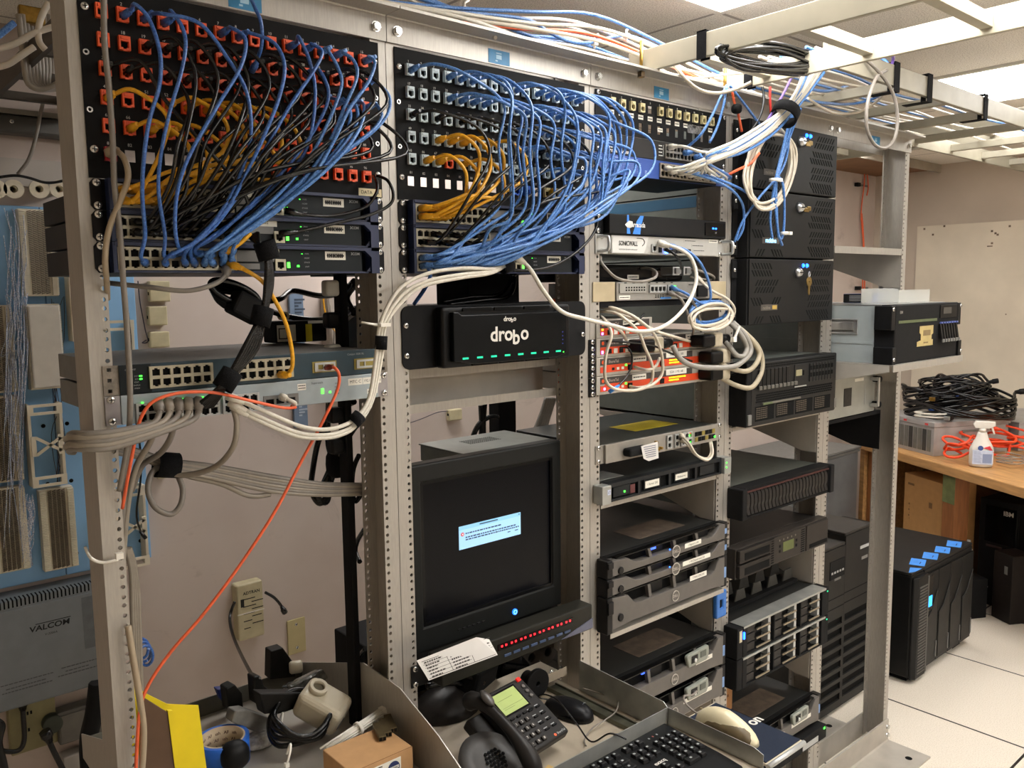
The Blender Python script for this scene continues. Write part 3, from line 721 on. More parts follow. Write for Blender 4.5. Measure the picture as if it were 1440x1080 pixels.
# keyboard
KB = M('black_keyboard', '#101112', .5, 0, .08, 60); KEYM = M('black_keycap', '#1d1d1e', .42, 0, .08, 60)
t = thing('keyboard', 'black computer keyboard with number pad lying in the thin silver tray', 'keyboard', (BX[1]+.197, -.268, .7455))
part('body', MB().prism([(0, 0, 0), (0, 0, .016), (0, -.135, .010), (0, -.185, .005), (0, -.19, 0)], (-.44, 0, 0)), KB, t, bev=.002)
def keyat(x, y, w=.0165, d=.0165, leg=True):
    z = .016+(y)*.045; k = MB(); k.prism([(x-w/2, y-d/2, z), (x+w/2, y-d/2, z), (x+w/2-.0022, y-d/2+.002, z+.0065), (x-w/2+.0022, y-d/2+.002, z+.0065)], (0, d-.002, 0))
    o = part('key', k, KEYM, t, bev=.0007, seg=1)
    if leg: part('key_legend', MB().box(x-.0045, x+.0005, y+.000, y+.004, z+.0066, z+.0069), PRT, o)
for r, y in enumerate((-.042, -.061, -.080, -.099, -.118)):
    for c in range(4):
        if r in (0, 1, 3, 2) or c < 3:
            if r == 4 and c == 0: keyat(-.073+.0095, y, .0355)
            elif r == 4 and c == 1: continue
            else: keyat(-.073+.019*c, y)
for r, y in enumerate((-.042, -.061)):
    for c in range(3): keyat(-.138+.019*c, y)
for c, y in ((1, -.099), (0, -.118), (1, -.118), (2, -.118)): keyat(-.138+.019*c, y)
for c in range(3): keyat(-.138+.019*c, -.018)
for c in range(9): keyat(-.168-.019*c-(.008 if c > 3 else 0), -.018)
for r, y in enumerate((-.042, -.061, -.080, -.099, -.118)):
    for c in range(7): keyat(-.172-.019*c-.003*r, y, .026 if c == 0 and r in (0, 1, 2) else .0165)
text('exacq', .013, DW, t, (-.115, -.082, .0128), (0, 0, 0), bold=True)
for k in range(3): part('lock_light', MB().box(-.072+.012*k, -.069+.012*k, -.02, -.016, .0152, .0158), [PRT, M('dim_red', '#9a4a44', .5, 0, 0), PRT][k], t)
# mouse pad shelf and its mouse
t = thing('mouse_shelf', 'pull-out mouse shelf with a dark navy pad printed in white', 'mouse shelf', (.545, -.385, .752))
part('shelf_plate', MB().box(-.064, .064, -.105, .105, 0, .006), M('cream_shelf_edge', '#b8ae98', .5, .1, .05, 30), t, bev=.003)
part('front_rail', MB().cyl((-.064, -.107, .002), (.064, -.107, .002), .005, n=10), SILV, t)
part('pad', MB().box(-.061, .06, -.101, .098, .0062, .0085), M('navy_pad', '#1c2434', .6, 0, .06, 200), t, bev=.0008)
_o = at(1061, 1013, 'z', .761)
text('on', .036, DW, t, (_o.x-.545, _o.y+.385, .0088), (0, 0, math.radians(0)), bold=True)
BM = M('cream_mouse', '#d6cba9', .32, 0, .04, 30)
t = thing('computer_mouse', 'cream curved computer mouse with brown side, on the navy pad', 'mouse', (.512, -.378, .7607), (0, 0, math.radians(4)))
def wp(q): return Vector((q.x, q.y, q.z*(1-.35*max(0, -q.y/.068))-0*q.y))
mb = blob(MB(), (0, 0, 0), (.027, .07, .05), (.85, .9), (24, 14), 0, 0, wp); part('shell', mb, BM, t)
part('side_grip', blob(MB(), (-.0062, -.004, .001), (.0235, .06, .036), (.8, .8), (20, 10), 0, 0), M('brown_grip', '#5f5138', .5, 0, .15, 40), t)
part('button_seam', MB().box(-.001, .001, .02, .06, .030, .0345), M('tan_seam', '#a89c7c', .5, 0, 0), t)
cable('cable', 'grey cord of the cream mouse curling back into the rack', [(.512, -.31, .775), (.505, -.285, .79), (.53, -.26, .79), (.57, -.25, .775), (.6, -.24, .77)], .0022, CGREY, 'cable')
t = thing('computer_mouse', 'black computer mouse lying on the drawer floor beside the desk phone', 'mouse', (.383, -.062, .7252), (0, 0, math.radians(14)))
part('shell', blob(MB(), (0, 0, 0), (.031, .06, .034), (.85, .8), (24, 12), 0, 0), M('mouse_black', '#141416', .38, 0, .08, 60), t)
part('thumb_panel', blob(MB(), (-.004, -.012, .001), (.0285, .044, .018), (.8, .7), (20, 10), 0, 0), BLKG, t)
text('logi', .009, PRT, t, (.008, -.032, .0302), (math.radians(-16), 0, 0), bold=True)
cable('cable', 'black cord of the drawer mouse running past the desk phone to the keyboard tray', [(.374, -.005, .74), (.35, .0, .752), (.325, -.05, .785), (.318, -.1, .79), (.31, -.16, .768), (.3, -.21, .755), (.31, -.25, .785), (.33, -.275, .776)], .0018, CBLK, 'cable')
cable('cable', 'thin grey cord lying in a loop across the drawer slide rail', [at(820, 968, 'z', .745), at(850, 977, 'z', .743), at(868, 984, 'z', .743), at(866, 1000, 'z', .744), at(850, 1013, 'z', .738), at(832, 1025, 'z', .733), at(822, 1040, 'z', .73), at(824, 1049, 'z', .729)], .0016, CGREY, 'cable')
solo('manila_card', 'pale tan paper card lying on the drawer floor by the tray rim', 'card', MB().box(-.03, .03, -.02, .02, 0, .001), M('manila', '#c9a868', .7, 0, .05, 30), (.19, -.205, .726), (0, 0, .3))
# ------------------------------------------------------------------ desk phone
PHM = M('phone_charcoal', '#211f1e', .45, 0, .08, 80)
t = thing('desk_phone', 'charcoal desk phone with green display, tilted up in the drawer', 'telephone', (.207, -.106, .79), (math.radians(29), 0, math.radians(7)))
part('body', MB().box(-.062, .066, -.072, .078, -.006, .016), PHM, t, bev=.005, seg=3)
part('stand', MB().box(-.1, .05, -.0, .06, -.03, -.0062).box(-.04, .04, -.06, -.04, -.02, -.0062), PHM, t, bev=.004)
part('speaker_dish', MB().lathe([(.066, -.014), (.068, -.004), (.064, .004), (.04, .001), (.005, -.003)], (-.118, -.04, 0), n=32), M('phone_dish', '#383634', .5, 0, .08, 80), t)
hx = MB()
for i in range(-3, 3):
    for j in range(-3, 3):
        x, y = -.106+i*.0085+(j % 2)*.00425, -.036+j*.0074
        if math.hypot(x+.11, y+.038) < .024: hx.cyl((x, y, .0005), (x, y, .0022), .0034, n=6)
part('speaker_grille', hx, HOLE, t)
hp = smooth([(-.084, .08, .016), (-.083, .07, .03), (-.081, .042, .042), (-.08, .0, .047), (-.079, -.045, .045), (-.078, -.085, .034), (-.077, -.104, .018)], 5)
rr = [.024, .0245, .025, .025, .024, .023, .021, .019, .018, .0165, .0155, .015, .0145, .0142, .0142, .0142, .0145, .015, .016, .0175, .019, .0205, .022, .0235, .0245, .025, .025, .0245, .024, .0235, .023]
hb = MB().tube(hp, .02, 14, rr=[v*.74 for v in (rr+[.022]*9)[:len(hp)]])
hs_ = part('handset', hb, M('handset_charcoal', '#262423', .38, 0, .06, 80), t)
part('ear_pad', blob(MB(), (-.081, .05, .058), (.0105, .02, .007), (1, 1), (16, 8)), M('handset_pad', '#45413e', .3, 0, .06, 60), hs_)
part('display', MB().box(-.037, .031, .018, .066, .0162, .0172), M('green_lcd', '#93a35e', .35, 0, .05, 25, emit=.25), t)
part('display_frame', MB().box(-.041, .035, .014, .07, .0158, .0166), BLKG, t)
lt = MB()
for y, xa, xb in ((.05, -.03, .012), (.032, -.032, .028), (.028, -.03, .0)): lt.box(xa, xb, y-.0004, y+.0004, .0173, .0175)
part('display_text', lt, M('lcd_text', '#7d8a4d', .5, 0, 0), t)
part('message_light', MB().box(.048, .058, .068, .077, .0155, .02), M('red_lens', '#d02018', .3, 0, 0, emit=.5), t, bev=.001)
for k in range(3): part('round_key', MB().lathe([(.0045, .016), (.0045, .0185), (.003, .0195)], (.051, .055-.0125*k, 0), n=14), M('grey_key', '#5b5754', .4, 0, .05, 60), t)
for k in range(4): part('soft_key', MB().box(-.036+.0185*k, -.025+.0185*k, .003, .0075, .0158, .0195), BLKM, t, bev=.0006)
nums = ['1', '2', '3', '4', '5', '6', '7', '8', '9', '*', '0', '#']
for k in range(12):
    x, y = -.034+.0165*(k % 3), -.009-.0165*(k//3)
    kk = part('number_key', MB().box(x-.0055, x+.0055, y-.0045, y+.0045, .0158, .0205), M('phone_key', '#34302d', .45, 0, .08, 60), t, bev=.001)
    text(nums[k], .007, DW, kk, (x, y, .0207), (0, 0, 0))
for i in range(2):
    for j in range(4):
        x, y = .022+.022*i, .003-.0165*j
        part('function_key', MB().box(x-.006, x+.006, y-.002, y+.002, .0158, .0195), BLKM, t, bev=.0006); part('key_caption', MB().box(x-.006, x+.004, y+.0035, y+.0055, .0161, .0163), PRT, t)
text('ShoreTel', .0065, PRT, t, (.047, -.064, .0163), (0, 0, 0), bold=True); part('maker_mark', MB().cyl((.029, -.064, .016), (.029, -.064, .0164), .003, n=14), ORANGE, t)
# screws and black rollers on the ledge
for k in range(7):
    x, y = .41+.011*k+random.uniform(-.003, .003), .05+random.uniform(-.008, .02)
    sc_ = solo('loose_screw', 'loose shiny screw lying on the ledge behind the drawer', 'screw', MB().lathe([(.0045, 0), (.0045, .002), (.002, .003), (.0018, .012), (.0006, .014)], axis=(.8, .3, .2), n=10), BOLT, (x, y, .761), (0, 0, random.uniform(0, 6)), group='loose screws on the ledge')
ROLL = M('black_roller', '#121213', .5, 0, .1, 60)
for k, (px, py) in enumerate(((748, 925), (771, 917))):
    q = at(px, py, 'y', .16); r_ = thing('cable_reel', 'black ringed reel on the ledge below the selector bar, %s' % ('nearer the desk phone' if k == 0 else 'nearer the right post'), 'reel', q)
    part('flange', MB().ring((0, 0, 0), (0, .012, 0), .029, .012, 28), M('reel_grey', '#3f3a35', .5, .1, .1, 40), r_); part('hub', MB().ring((0, .0125, 0), (0, .05, 0), .02, .011, 20), ROLL, r_)
q = at(757, 962, 'y', -.012); r_ = thing('cable_reel', 'black disc shaped reel standing behind the red lamp of the desk phone', 'reel', q)
part('flange', MB().ring((0, 0, 0), (0, .01, 0), .032, .006, 28), ROLL, r_); part('hub', MB().cyl((0, .0105, 0), (0, .04, 0), .018, n=20), ROLL, r_)
# ------------------------------------------------------------------ middle rack
t = thing('patch_bay', 'small black panel with one row of twelve ivory jacks, top of the middle rack', 'patch panel', (BX[2], -.0006, ZT-2*U1))
H = 2*U1-.0009; xs = [-.19+.0331*c for c in range(12)]; holes = []; its = []
for c, x in enumerate(xs):
    holes += [(x-.0073, x+.0073, .0575, .0745), (x-.006, x+.006, .0135, .0325)]; its.append((str(c+1), .006, x, -.0024, .0805))
part('face_plate', MB().plate(-.2413, .2413, 0, H, -.002, 0, holes), BLKM, t)
texts(its, M('white_print', '#cfcfc8'), t, name='printed_numbers')
for c, x in enumerate(xs):
    if c != 4: link('jack', JI, t, (x, -.002, .066))
    sticker(t, x-.0085, x+.0085, .0405, .0505, -.002, None, lines=1, name='paper_label')
sticker(t, -.03, -.012, .02, .029, -.0021, None, lines=1, name='paper_label')
part('clear_tape', MB().box(.082, .145, -.0026, -.0021, .03, .05), M('clear_tape', '#6a6a68', .15, 0, .4, 160), t)
ear_screws(t, 2)
AFI = M('charcoal_panel', '#2c2b2b', .55, .1, .06, 40)
t = unit('patch_bay', 'charcoal midspan panel with white lettering and two rows of sockets at right', 'patch panel', 2, 1.991, 1, AFI, .2, BLK)
h = t['h']; W2 = M('white_print', '#cfcfc8')
text('afi', .016, W2, t, (-.195, -.0024, .033)); 
tb = MB()
for z, a, b in ((.0235, -.205, -.175), (.013, -.2, -.185), (.007, -.195, -.13), (.004, -.19, -.125)):
    x = a
    while x < b: w_ = random.uniform(.003, .007); tb.box(x, min(x+w_, b), -.0024, -.0021, z, z+.0022); x += w_+.0015
part('small_lettering', tb, W2, t)
ports(t, -.004, .0075, 9, 2, .0138, .0142, -.002, M('tin_port_shield2', '#8f8a83', .4, .5, .1, 60))
lb = MB()
for k in range(4): lb.box(-.026, -.012-.002*(k % 2), -.0026, -.0021, .010+.0075*k, .012+.0075*k)
lb.box(-.0095, -.0085, -.0026, -.0021, .01, .036); part('socket_marks', lb, W2, t)
BLUP = M('royal_blue_panel', '#2c4a92', .5, .1, .06, 40)
t = unit('patch_bay', 'royal blue midspan panel feeding many white cables, middle rack', 'patch panel', 2, 1.9465, 1, BLUP, .2, BLK)
dots = MB()
for i in range(17):
    for j in range(7): x = -.178+.0054*i; z = .008+.0037*j; dots.box(x, x+.002, -.0025, -.0021, z, z+.0014)
for j in range(3): dots.box(-.075, -.068, -.0025, -.0021, .006+.004*j, .008+.004*j)
dots.box(-.19, -.1, -.0025, -.0021, .037, .0385); part('printed_grid', dots, M('pale_grid_print', '#8fa3cc', .7, 0, 0), t)
ports(t, -.022, .007, 15, 2, .0143, .0145, -.002, M('tin_port_shield3', '#a59b8c', .4, .5, .1, 60))
part('port_strip', MB().box(-.024, .2, -.0035, -.0022, .0005, .005), BLKM, t)
# one unit black appliance with a split emblem
BR = M('black_steel_face', '#141415', .5, .2, .08, 50)
t = unit('spam_firewall', 'black one unit appliance with a blue and white emblem and twin blue lights', 'network appliance', 2, 1.8135, 1, BR, .4, BLK)
h = t['h']; EB = M('emblem_blue', '#2f78cf', .5, 0, .05, 60)
part('front_cover', MB().box(-.215, .222, -.02, -.002, 0, h), BR, t, bev=.002)
em = MB()
em.prism([(-.158, -.0206, .001), (-.146, -.0206, .001), (-.150, -.0206, .022), (-.152, -.0206, .043), (-.157, -.0206, .043)], (0, .0005, 0))
em.prism([(-.138, -.0206, .001), (-.112, -.0206, .001), (-.109, -.0206, .02), (-.1, -.0206, .043), (-.112, -.0206, .043), (-.124, -.0206, .03)], (0, .0005, 0)); part('emblem', em, EB, t, label='blue slashes')
fish = MB(); fish.prism([(-.165, -.0212, .021), (-.152, -.0212, .03), (-.14, -.0212, .029), (-.136, -.0212, .018), (-.148, -.0212, .014), (-.157, -.0212, .0145)], (0, .0004, 0)); part('emblem_head', fish, M('emblem_silver', '#c9c9c6', .4, .2, .05, 60), t)
text('Barracuda', .0155, M('emblem_silver', '#c9c9c6'), t, (-.123, -.0216, .0215), bold=True, wscale=.85)
part('status_window', MB().box(.133, .215, -.0225, -.02, .006, .038), BLKG, t, bev=.002)
led(t, .163, .024, LEDB, -.024, .006, .004); led(t, .174, .024, LEDB, -.024, .006, .004)
texts([('|||||', .005, .175, -.0231, .014)], PRT, t)
# silver firewall
SNW = M('pale_silver_face', '#b6b5b0', .42, .3, .04, 30)
t = unit('firewall', 'silver one unit firewall with chrome handles and a blue glow, middle rack', 'network appliance', 2, 1.769, 1, SNW, .36, GALV, scr=None)
h = t['h']; part('front_cover', MB().box(-.2, .2, -.012, -.002, 0.001, h-.001), SNW, t, bev=.0015)
part('logo_panel', MB().prism([(-.198, -.0128, .003), (-.09, -.0128, .003), (-.084, -.0128, .012), (-.074, -.0128, h-.003), (-.198, -.0128, h-.003)], (0, .0006, 0)), M('light_silver_panel', '#c9c8c4', .45, .2, .03, 30), t)
text('SONICWALL', .0145, INK, t, (-.145, -.0134, .024), bold=True, wscale=.78, shear=.1)
sw = smooth([(-.115, -.0133, .037), (-.095, -.0133, .036), (-.088, -.0133, .028), (-.096, -.0133, .02)], 6); part('logo_swoosh', MB().tube(sw, .0007, 5), INK, t)
texts([('NETWORK SECURITY APPLIANCE', .0042, -.145, -.0133, .0105)], INK, t)
ports(t, -.062, .008, 1, 1, y=-.012, m=SILV); part('usb_socket', MB().box(-.036, -.026, -.0145, -.012, .006, .02), BLKM, t)
for k in range(6): part('port_socket', MB().box(.001+.0145*k, .0125+.0145*k, -.0145, -.012, .005, .016), DGR, t)
part('blue_lamp', MB().cyl((-.008, -.012, .008), (-.008, -.016, .008), .004, n=12), M('bright_blue_lamp', '#3d7dff', .4, 0, 0, emit=12), t)
part('blue_lamp', MB().cyl((.008, -.012, .009), (.008, -.0145, .009), .003, n=12), M('bright_blue_lamp', '#3d7dff'), t)
for px_, pz_ in ((.085, .036), (.115, .025), (.12, .013)): sticker(t, px_-.025, px_+.025, pz_-.004, pz_+.004, -.0122, None, lines=1, m=SNW, name='printed_tag')
sticker(t, .16, .198, .034, .042, -.0122, None, lines=1, name='asset_sticker')
for s in (-1, 1):
    hd = smooth([(s*.2325, -.002, .006), (s*.2325, -.028, .007), (s*.2325, -.034, .013), (s*.2325, -.034, .031), (s*.2325, -.028, .037), (s*.2325, -.002, .038)], 5); part('handle', MB().tube(hd, .0038, 8), STEEL, t, label='chrome handle')
ear_screws(t, 1, hx=.2215)
# modem box and plugs lying in the gap
t = thing('modem', 'black desktop modem in the gap below the silver firewall, with a white label', 'modem', (.74, .1, 1.6635))
part('housing', MB().box(-.188, .19, -.04, .12, 0, .04), BLKG, t, bev=.01, seg=3)
sticker(t, -.03, .012, .006, .016, -.0402, None, lines=1); part('rear_port', MB().box(.06, .1, -.042, -.04, .012, .026), M('port_brown', '#4a3a30', .5, 0, .2, 60), t)
for k, px in enumerate((942, 957)):
    q = at(px, 379, 'y', .04); t2 = thing('serial_plug', ['small silver serial plug by the black modem', 'clear ended silver plug with grey lead, right of the black modem'][k], 'plug', (q.x, .03, q.z-.005))
    part('shell', MB().box(-.014, .014, -.012, .03, -.01, .012), STEEL, t2, bev=.003); part('nose', MB().box(-.01, .01, -.018, -.012, -.006, .008), GREY, t2)
# grey router on wide brackets
RT = M('warm_grey_face', '#8f8c86', .45, .3, .06, 40)
t = thing('router', 'grey router held by wide beige side brackets, lights glowing green', 'router', (BX[2], -.0006, 1.618))
for s in (-1, 1): part('mounting_bracket', MB().box(min(s*.25, s*.178), max(s*.25, s*.178), -.003, 0, 0, .044), M('beige_bracket', '#b3a587', .5, .2, .05, 40), t, bev=.001)
part('chassis', MB().box(-.176, .176, -.006, .22, .001, .043), RT, t, bev=.001)
part('left_module', MB().box(-.168, -.075, -.0085, -.006, .0185, .04), M('card_silver', '#a9a8a2', .4, .4, .05, 40), t)
dm = MB()
for i in range(8):
    for j in range(2): dm.box(-.148+.009*i, -.143+.009*i, -.0089, -.0085, .023+.006*j, .0265+.006*j)
for i in range(4): dm.box(-.04+.009*i, -.035+.009*i, -.0064, -.006, .006, .009); dm.box(-.04+.009*i, -.035+.009*i, -.0064, -.006, .011, .013)
part('vent_holes', dm, HOLE, t)
ports(t, -.062, .02, 4, 1, .0145, y=-.006, m=SILV); ports(t, .005, .02, 1, 1, .0145, y=-.006, m=SILV)
led(t, .032, .032, LEDG, -.0085, .008, .005); led(t, .04, .027, LEDG, -.0085, .006, .004); led(t, .03, .009, M('lime_led', '#b8e020', .4, 0, 0, emit=1.2), -.0085, .008, .003)
sticker(t, -.168, -.13, .004, .013, -.0061, None, lines=1); part('blue_badge', MB().box(-.02, .02, -.0066, -.006, .003, .007), TAPEB, t)
sticker(t, .085, .125, .03, .042, -.0061, None, lines=1, m=RT); part('power_socket', MB().box(.12, .16, -.012, -.006, .006, .034), BLKM, t)
for k in range(14): part('top_vent', MB().box(-.15+.014*k, -.142+.014*k, -.0064, -.006, .0405, .0425), HOLE, t) if k % 2 == 0 else None
t = solo('support_shelf', 'black shelf plate under the grey router', 'shelf', MB().box(-.2225, .2225, .001, .3, 0, .012), BLKM, (BX[2], 0, 1.6045))
# phone switches
SHG = M('pale_grey_shell', '#aaa59b', .45, .2, .05, 30); ORF = M('orange_face', '#d8461c', .5, 0, .06, 40); DGB = M('dark_badge', '#3a3633', .5, 0, .05, 40)
LIME = M('lime_bargraph', '#c8f020', .4, 0, 0, emit=1.6); LAV = M('violet_lamp', '#7a6cff', .4, 0, 0, emit=6)
def shore(name, label, x0, x1, zt, plug, half, seed):
    h = .0424; t = thing('phone_switch', label, 'phone switch', (x0, -.004, zt-h), group='orange fronted phone switches'); W = x1-x0
    part('shell', MB().box(0, W, 0, .0035, 0, h), SHG, t, bev=.0015); part('rear_shell', MB().box(max(.0165, 0) if x0 < .6 else 0, min(W, .997-x0), .0036, .24, .001, h-.001), SHG, t)
    y = -.0012
    part('orange_panel', MB().prism([(.012, y, .007), (W-.03, y, .007), (W-.03, y, .024), (.03 if not half else W*.55, y, .024), (.024 if not half else W*.5, y, .02), (.012, y, .02)], (0, .001, 0)) if not half else MB().box(.012, W-.015, y, y+.001, .006, .022), ORF, t)
    part('dark_badge', MB().box(.012, (W-.12) if not half else W-.012, y+.0001, y+.001, .0242 if not half else .0222, .039), DGB, t)
    part('maker_mark', MB().cyl((.02, y-.0004, .031), (.02, y+.0002, .031), .0042, n=14), ORANGE, t); text('ShoreTel', .0095, M('pale_badge_text', '#a89a90', .6, 0, 0), t, (.055, y-.0006, .031), bold=True)
    if not half:
        led(t, .025, .013, LAV, y-.001, .005, .005, 'violet_lamp'); led(t, .098, .02, LEDG, y-.001, .006, .004)
        for k in range(3): part('socket', MB().box(.05+.016*k, .058+.016*k, y-.001, y, .011, .017), WHITE if k else INK, t)
        part('socket', MB().box(.105, .118, y-.003, y, .008, .02), BLKM, t); part('socket', MB().box(.222, .235, y-.003, y, .009, .021), BLKM, t)
        bg = MB()
        for r in range(2):
            for k in range(12-5*r): bg.box(.257+.0055*k, .261+.0055*k, y-.0006, y, .011+.0065*r*-1+.008, .0138+.0065*r*-1+.008)
        part('bar_graph', bg, LIME, t, label='lime bar graph lights')
        sticker(t, .12, .17, .025, .038, y-.0002, None, lines=1, name='asset_sticker'); sticker(t, .245, .325, .027, .041, y-.0002, 'SGA 1 192.168', .0085)
    else:
        led(t, .018, .019 if seed else .012, LEDY if seed else LAV, y-.001, .005, .004); led(t, .018, .01, LAV, y-.001, .005, .005, 'violet_lamp')
        for k in range(4): part('socket', MB().box(.035+.02*k, .047+.02*k, y-.002, y, .007, .018), [BLKM, WHITE][k % 2], t)
        sticker(t, W*.45, W*.75, .026, .038, y-.0002, None, lines=1)
    if plug:
        x = plug-x0
        part('connector', MB().box(x-.03, x+.022, -.045, -.0015, .006, .036), M('black_connector', '#0e0e0f', .35, 0, .1, 50), t, bev=.006, seg=3)
        part('connector_shell', MB().box(x+.0235, x+.06, -.04, -.0015, .003, .04), M('cream_velcro', '#b5aa93', .85, 0, .1, 60), t, bev=.006, seg=3)
        part('strain_relief', MB().cyl((x+.0605, -.022, .022), (x+.1, -.022, .022), .013, .0115, n=14), M('black_connector', '#0e0e0f'), t)
    return t
EARM = M('black_ear', '#161617', .45, .2, .1, 50)
shore('a', 'half width orange phone switch on top of the pile, amber light at left', .534, .727, 1.5785, None, True, 1)
shore('b', 'half width orange phone switch second from the top, left one with a black plug', .534, .727, 1.5355, .665, True, 0)
shore('c', 'half width orange phone switch beside the middle, right one with a black plug', .733, 1.003, 1.5355, .9, True, 0)
shore('d', 'full width orange phone switch, upper of two with lime bar lights', .534, 1.003, 1.4925, .935, False, 0)
shore('e', 'full width orange phone switch, lowest of the pile with lime bar lights', .534, 1.003, 1.4495, .935, False, 0)
for z, s in ((1.535, 'top'), (1.4915, 'middle'), (1.448, 'bottom')):
    t = thing('rack_ear', 'black rack ear left of the orange phone switches, %s one' % s, 'bracket', (.533, -.0006, z-.0435)); part('plate', MB().box(-.022, -.002, -.003, 0, 0, .043), EARM, t, bev=.001)
    for zz in (.007, .022, .037): link('screw', SCREW, t, (-.012, -.003, zz))
# metro switch
CH = M('warm_silver_face', '#97928a', .42, .4, .06, 40)
t = unit('network_switch', 'warm silver access switch with a paper tag and gold antenna sockets', 'network switch', 2, 1.2915, 1, CH, .3, M('dark_top_sheet', '#3a3c3a', .4, .4, .08, 30))
h = t['h']; part('front_cover', MB().box(-.215, .2175, -.009, -.002, 0, h), CH, t, bev=.001)
ports(t, -.082, .008, 1, 1, y=-.009, m=SILV)
for i in range(4): ports(t, .004+.03*i-.006*(i > 1), .007, 1, 2, .0145, .0148, -.009, SILV) if i < 2 else ports(t, .058+.0005, .007, 3, 2, .0138, .0148, -.009, SILV) if i == 2 else None
for i in range(3): part('coax_socket', MB().cyl((-.045+.011*i, -.009, .009+.0015*i), (-.045+.011*i, -.018, .009+.0015*i), .0035, n=12), BRASS, t, label='gold coax socket')
part('coax_socket', MB().cyl((-.04, -.009, .028), (-.04, -.016, .028), .004, n=12), BRASS, t)
for i in range(6):
    for j in range(2): part('sfp_socket', MB().box(.117+.0145*i, .129+.0145*i, -.0105, -.009, .008+.014*j, .019+.014*j), HOLE if (i+j) % 3 else GOLD, t)
led(t, .2, .012, LEDG, -.011, .006, .005); led(t, .096, .035, LEDR, -.011, .008, .004); led(t, .092, .028, LEDG, -.011, .006, .005); led(t, .1, .01, LEDG, -.011, .007, .005)
part('yellow_label', MB().box(-.02, .15, .07, .16, h-.0011, h-.0007), M('yellow_label', '#b5a21e', .6, 0, .1, 40), t)
part('power_plug', MB().box(-.16, -.09, -.035, -.0095, .01, .03), BLKM, t, bev=.006, seg=3)
pt = part('paper_tag', MB().prism([(-.128, -.04, .034), (-.068, -.04, .037), (-.062, -.038, -.004), (-.098, -.038, -.006), (-.118, -.039, .003)], (0, .0006, 0)), PAPER, t)
tl = MB()
for k in range(6): tl.box(-.12+.002*k, -.075, -.0406, -.0403, .029-.005*k, .0305-.005*k)
part('tag_print', tl, M('blue_grey_print', '#5a6078', .8, 0, 0), pt)
# black server on a shelf
t = unit('rack_server', 'black one unit server with two white labels on its drive doors', 'server', 2, 1.2025, 1, BLKM, .42, M('dark_top_sheet', '#3a3c3a'), face=False)
h = t['h']
part('front_frame', MB().plate(-.218, .218, 0, h, -.02, 0, [(-.215, -.115, .005, .034), (-.107, .0, .005, .034), (.008, .105, .005, .034), (.113, .21, .005, .034)]), M('server_charcoal', '#242628', .45, .2, .08, 50), t)
part('recess', MB().box(-.2155, .2105, -.012, -.0005, .004, .035), HOLE, t)
for k, x in enumerate((-.212, -.103, .012, .117)): part('drive_door', MB().box(x+.014, x+.075, -.0165, -.0125, .008, .032), M('server_charcoal', '#242628'), t, bev=.001)
sticker(t, -.085, -.033, .011, .028, -.0168, '1 Server 200', .0075); sticker(t, .03, .078, .012, .027, -.0168, 'Webserver', .0075)
led(t, -.16, .017, LEDG, -.018, .004, .004); part('red_badge', MB().box(-.14, -.124, -.018, -.0166, .009, .029), M('maroon_badge', '#5a2a2c', .5, 0, .1, 40), t)
for s in (-1, 1): part('end_cap', MB().box(min(s*.2185, s*.249), max(s*.2185, s*.249), -.03, -.0006, 0, h), GALV, t, bev=.002)
sticker(t, -.2325, -.2215, .022, .034, -.0302, 'LT', .008, M('pale_blue_label', '#b9c2d8', .6, 0, .05, 40))
led(t, .2265, .018, LEDG, -.0315, .003, .003); led(t, .2265, .03, LEDG, -.0315, .003, .003)
sticker(t, -.213, -.15, .015, .03, -.0001, None) if 0 else part('top_label', MB().box(-.21, -.12, .02, .09, h-.0011, h-.0006), M('grey_label', '#a3a49f', .6, 0, .1, 40), t)
def shelf(bay, z, depth, gus=True, label='', lip=.016, front=0):
    t = thing('rack_shelf', label, 'shelf', (BX[bay], -.0006, z), group='plain metal shelves in the racks')
    part('shelf_plate', MB().box(-.2225, .2225, -front+.001, depth, -.002, -.0005), ALU2, t); part('front_lip', MB().box(-.2225, .2225, -front-.0005, -front+.001, -lip, -.0005), ALU, t)
    if gus:
        for s in (-1, 1): x = s*.2225; part('gusset', MB().prism([(x, .004, -.002), (x, depth, -.002), (x, depth*.75, -.03), (x, .05, -.13), (x, .004, -.13)], (-s*.0015, 0, 0)), ALU2, t)
    return t
shelf(2, 1.1565, .5, True, 'metal shelf with triangular side gusset under the black labelled server')
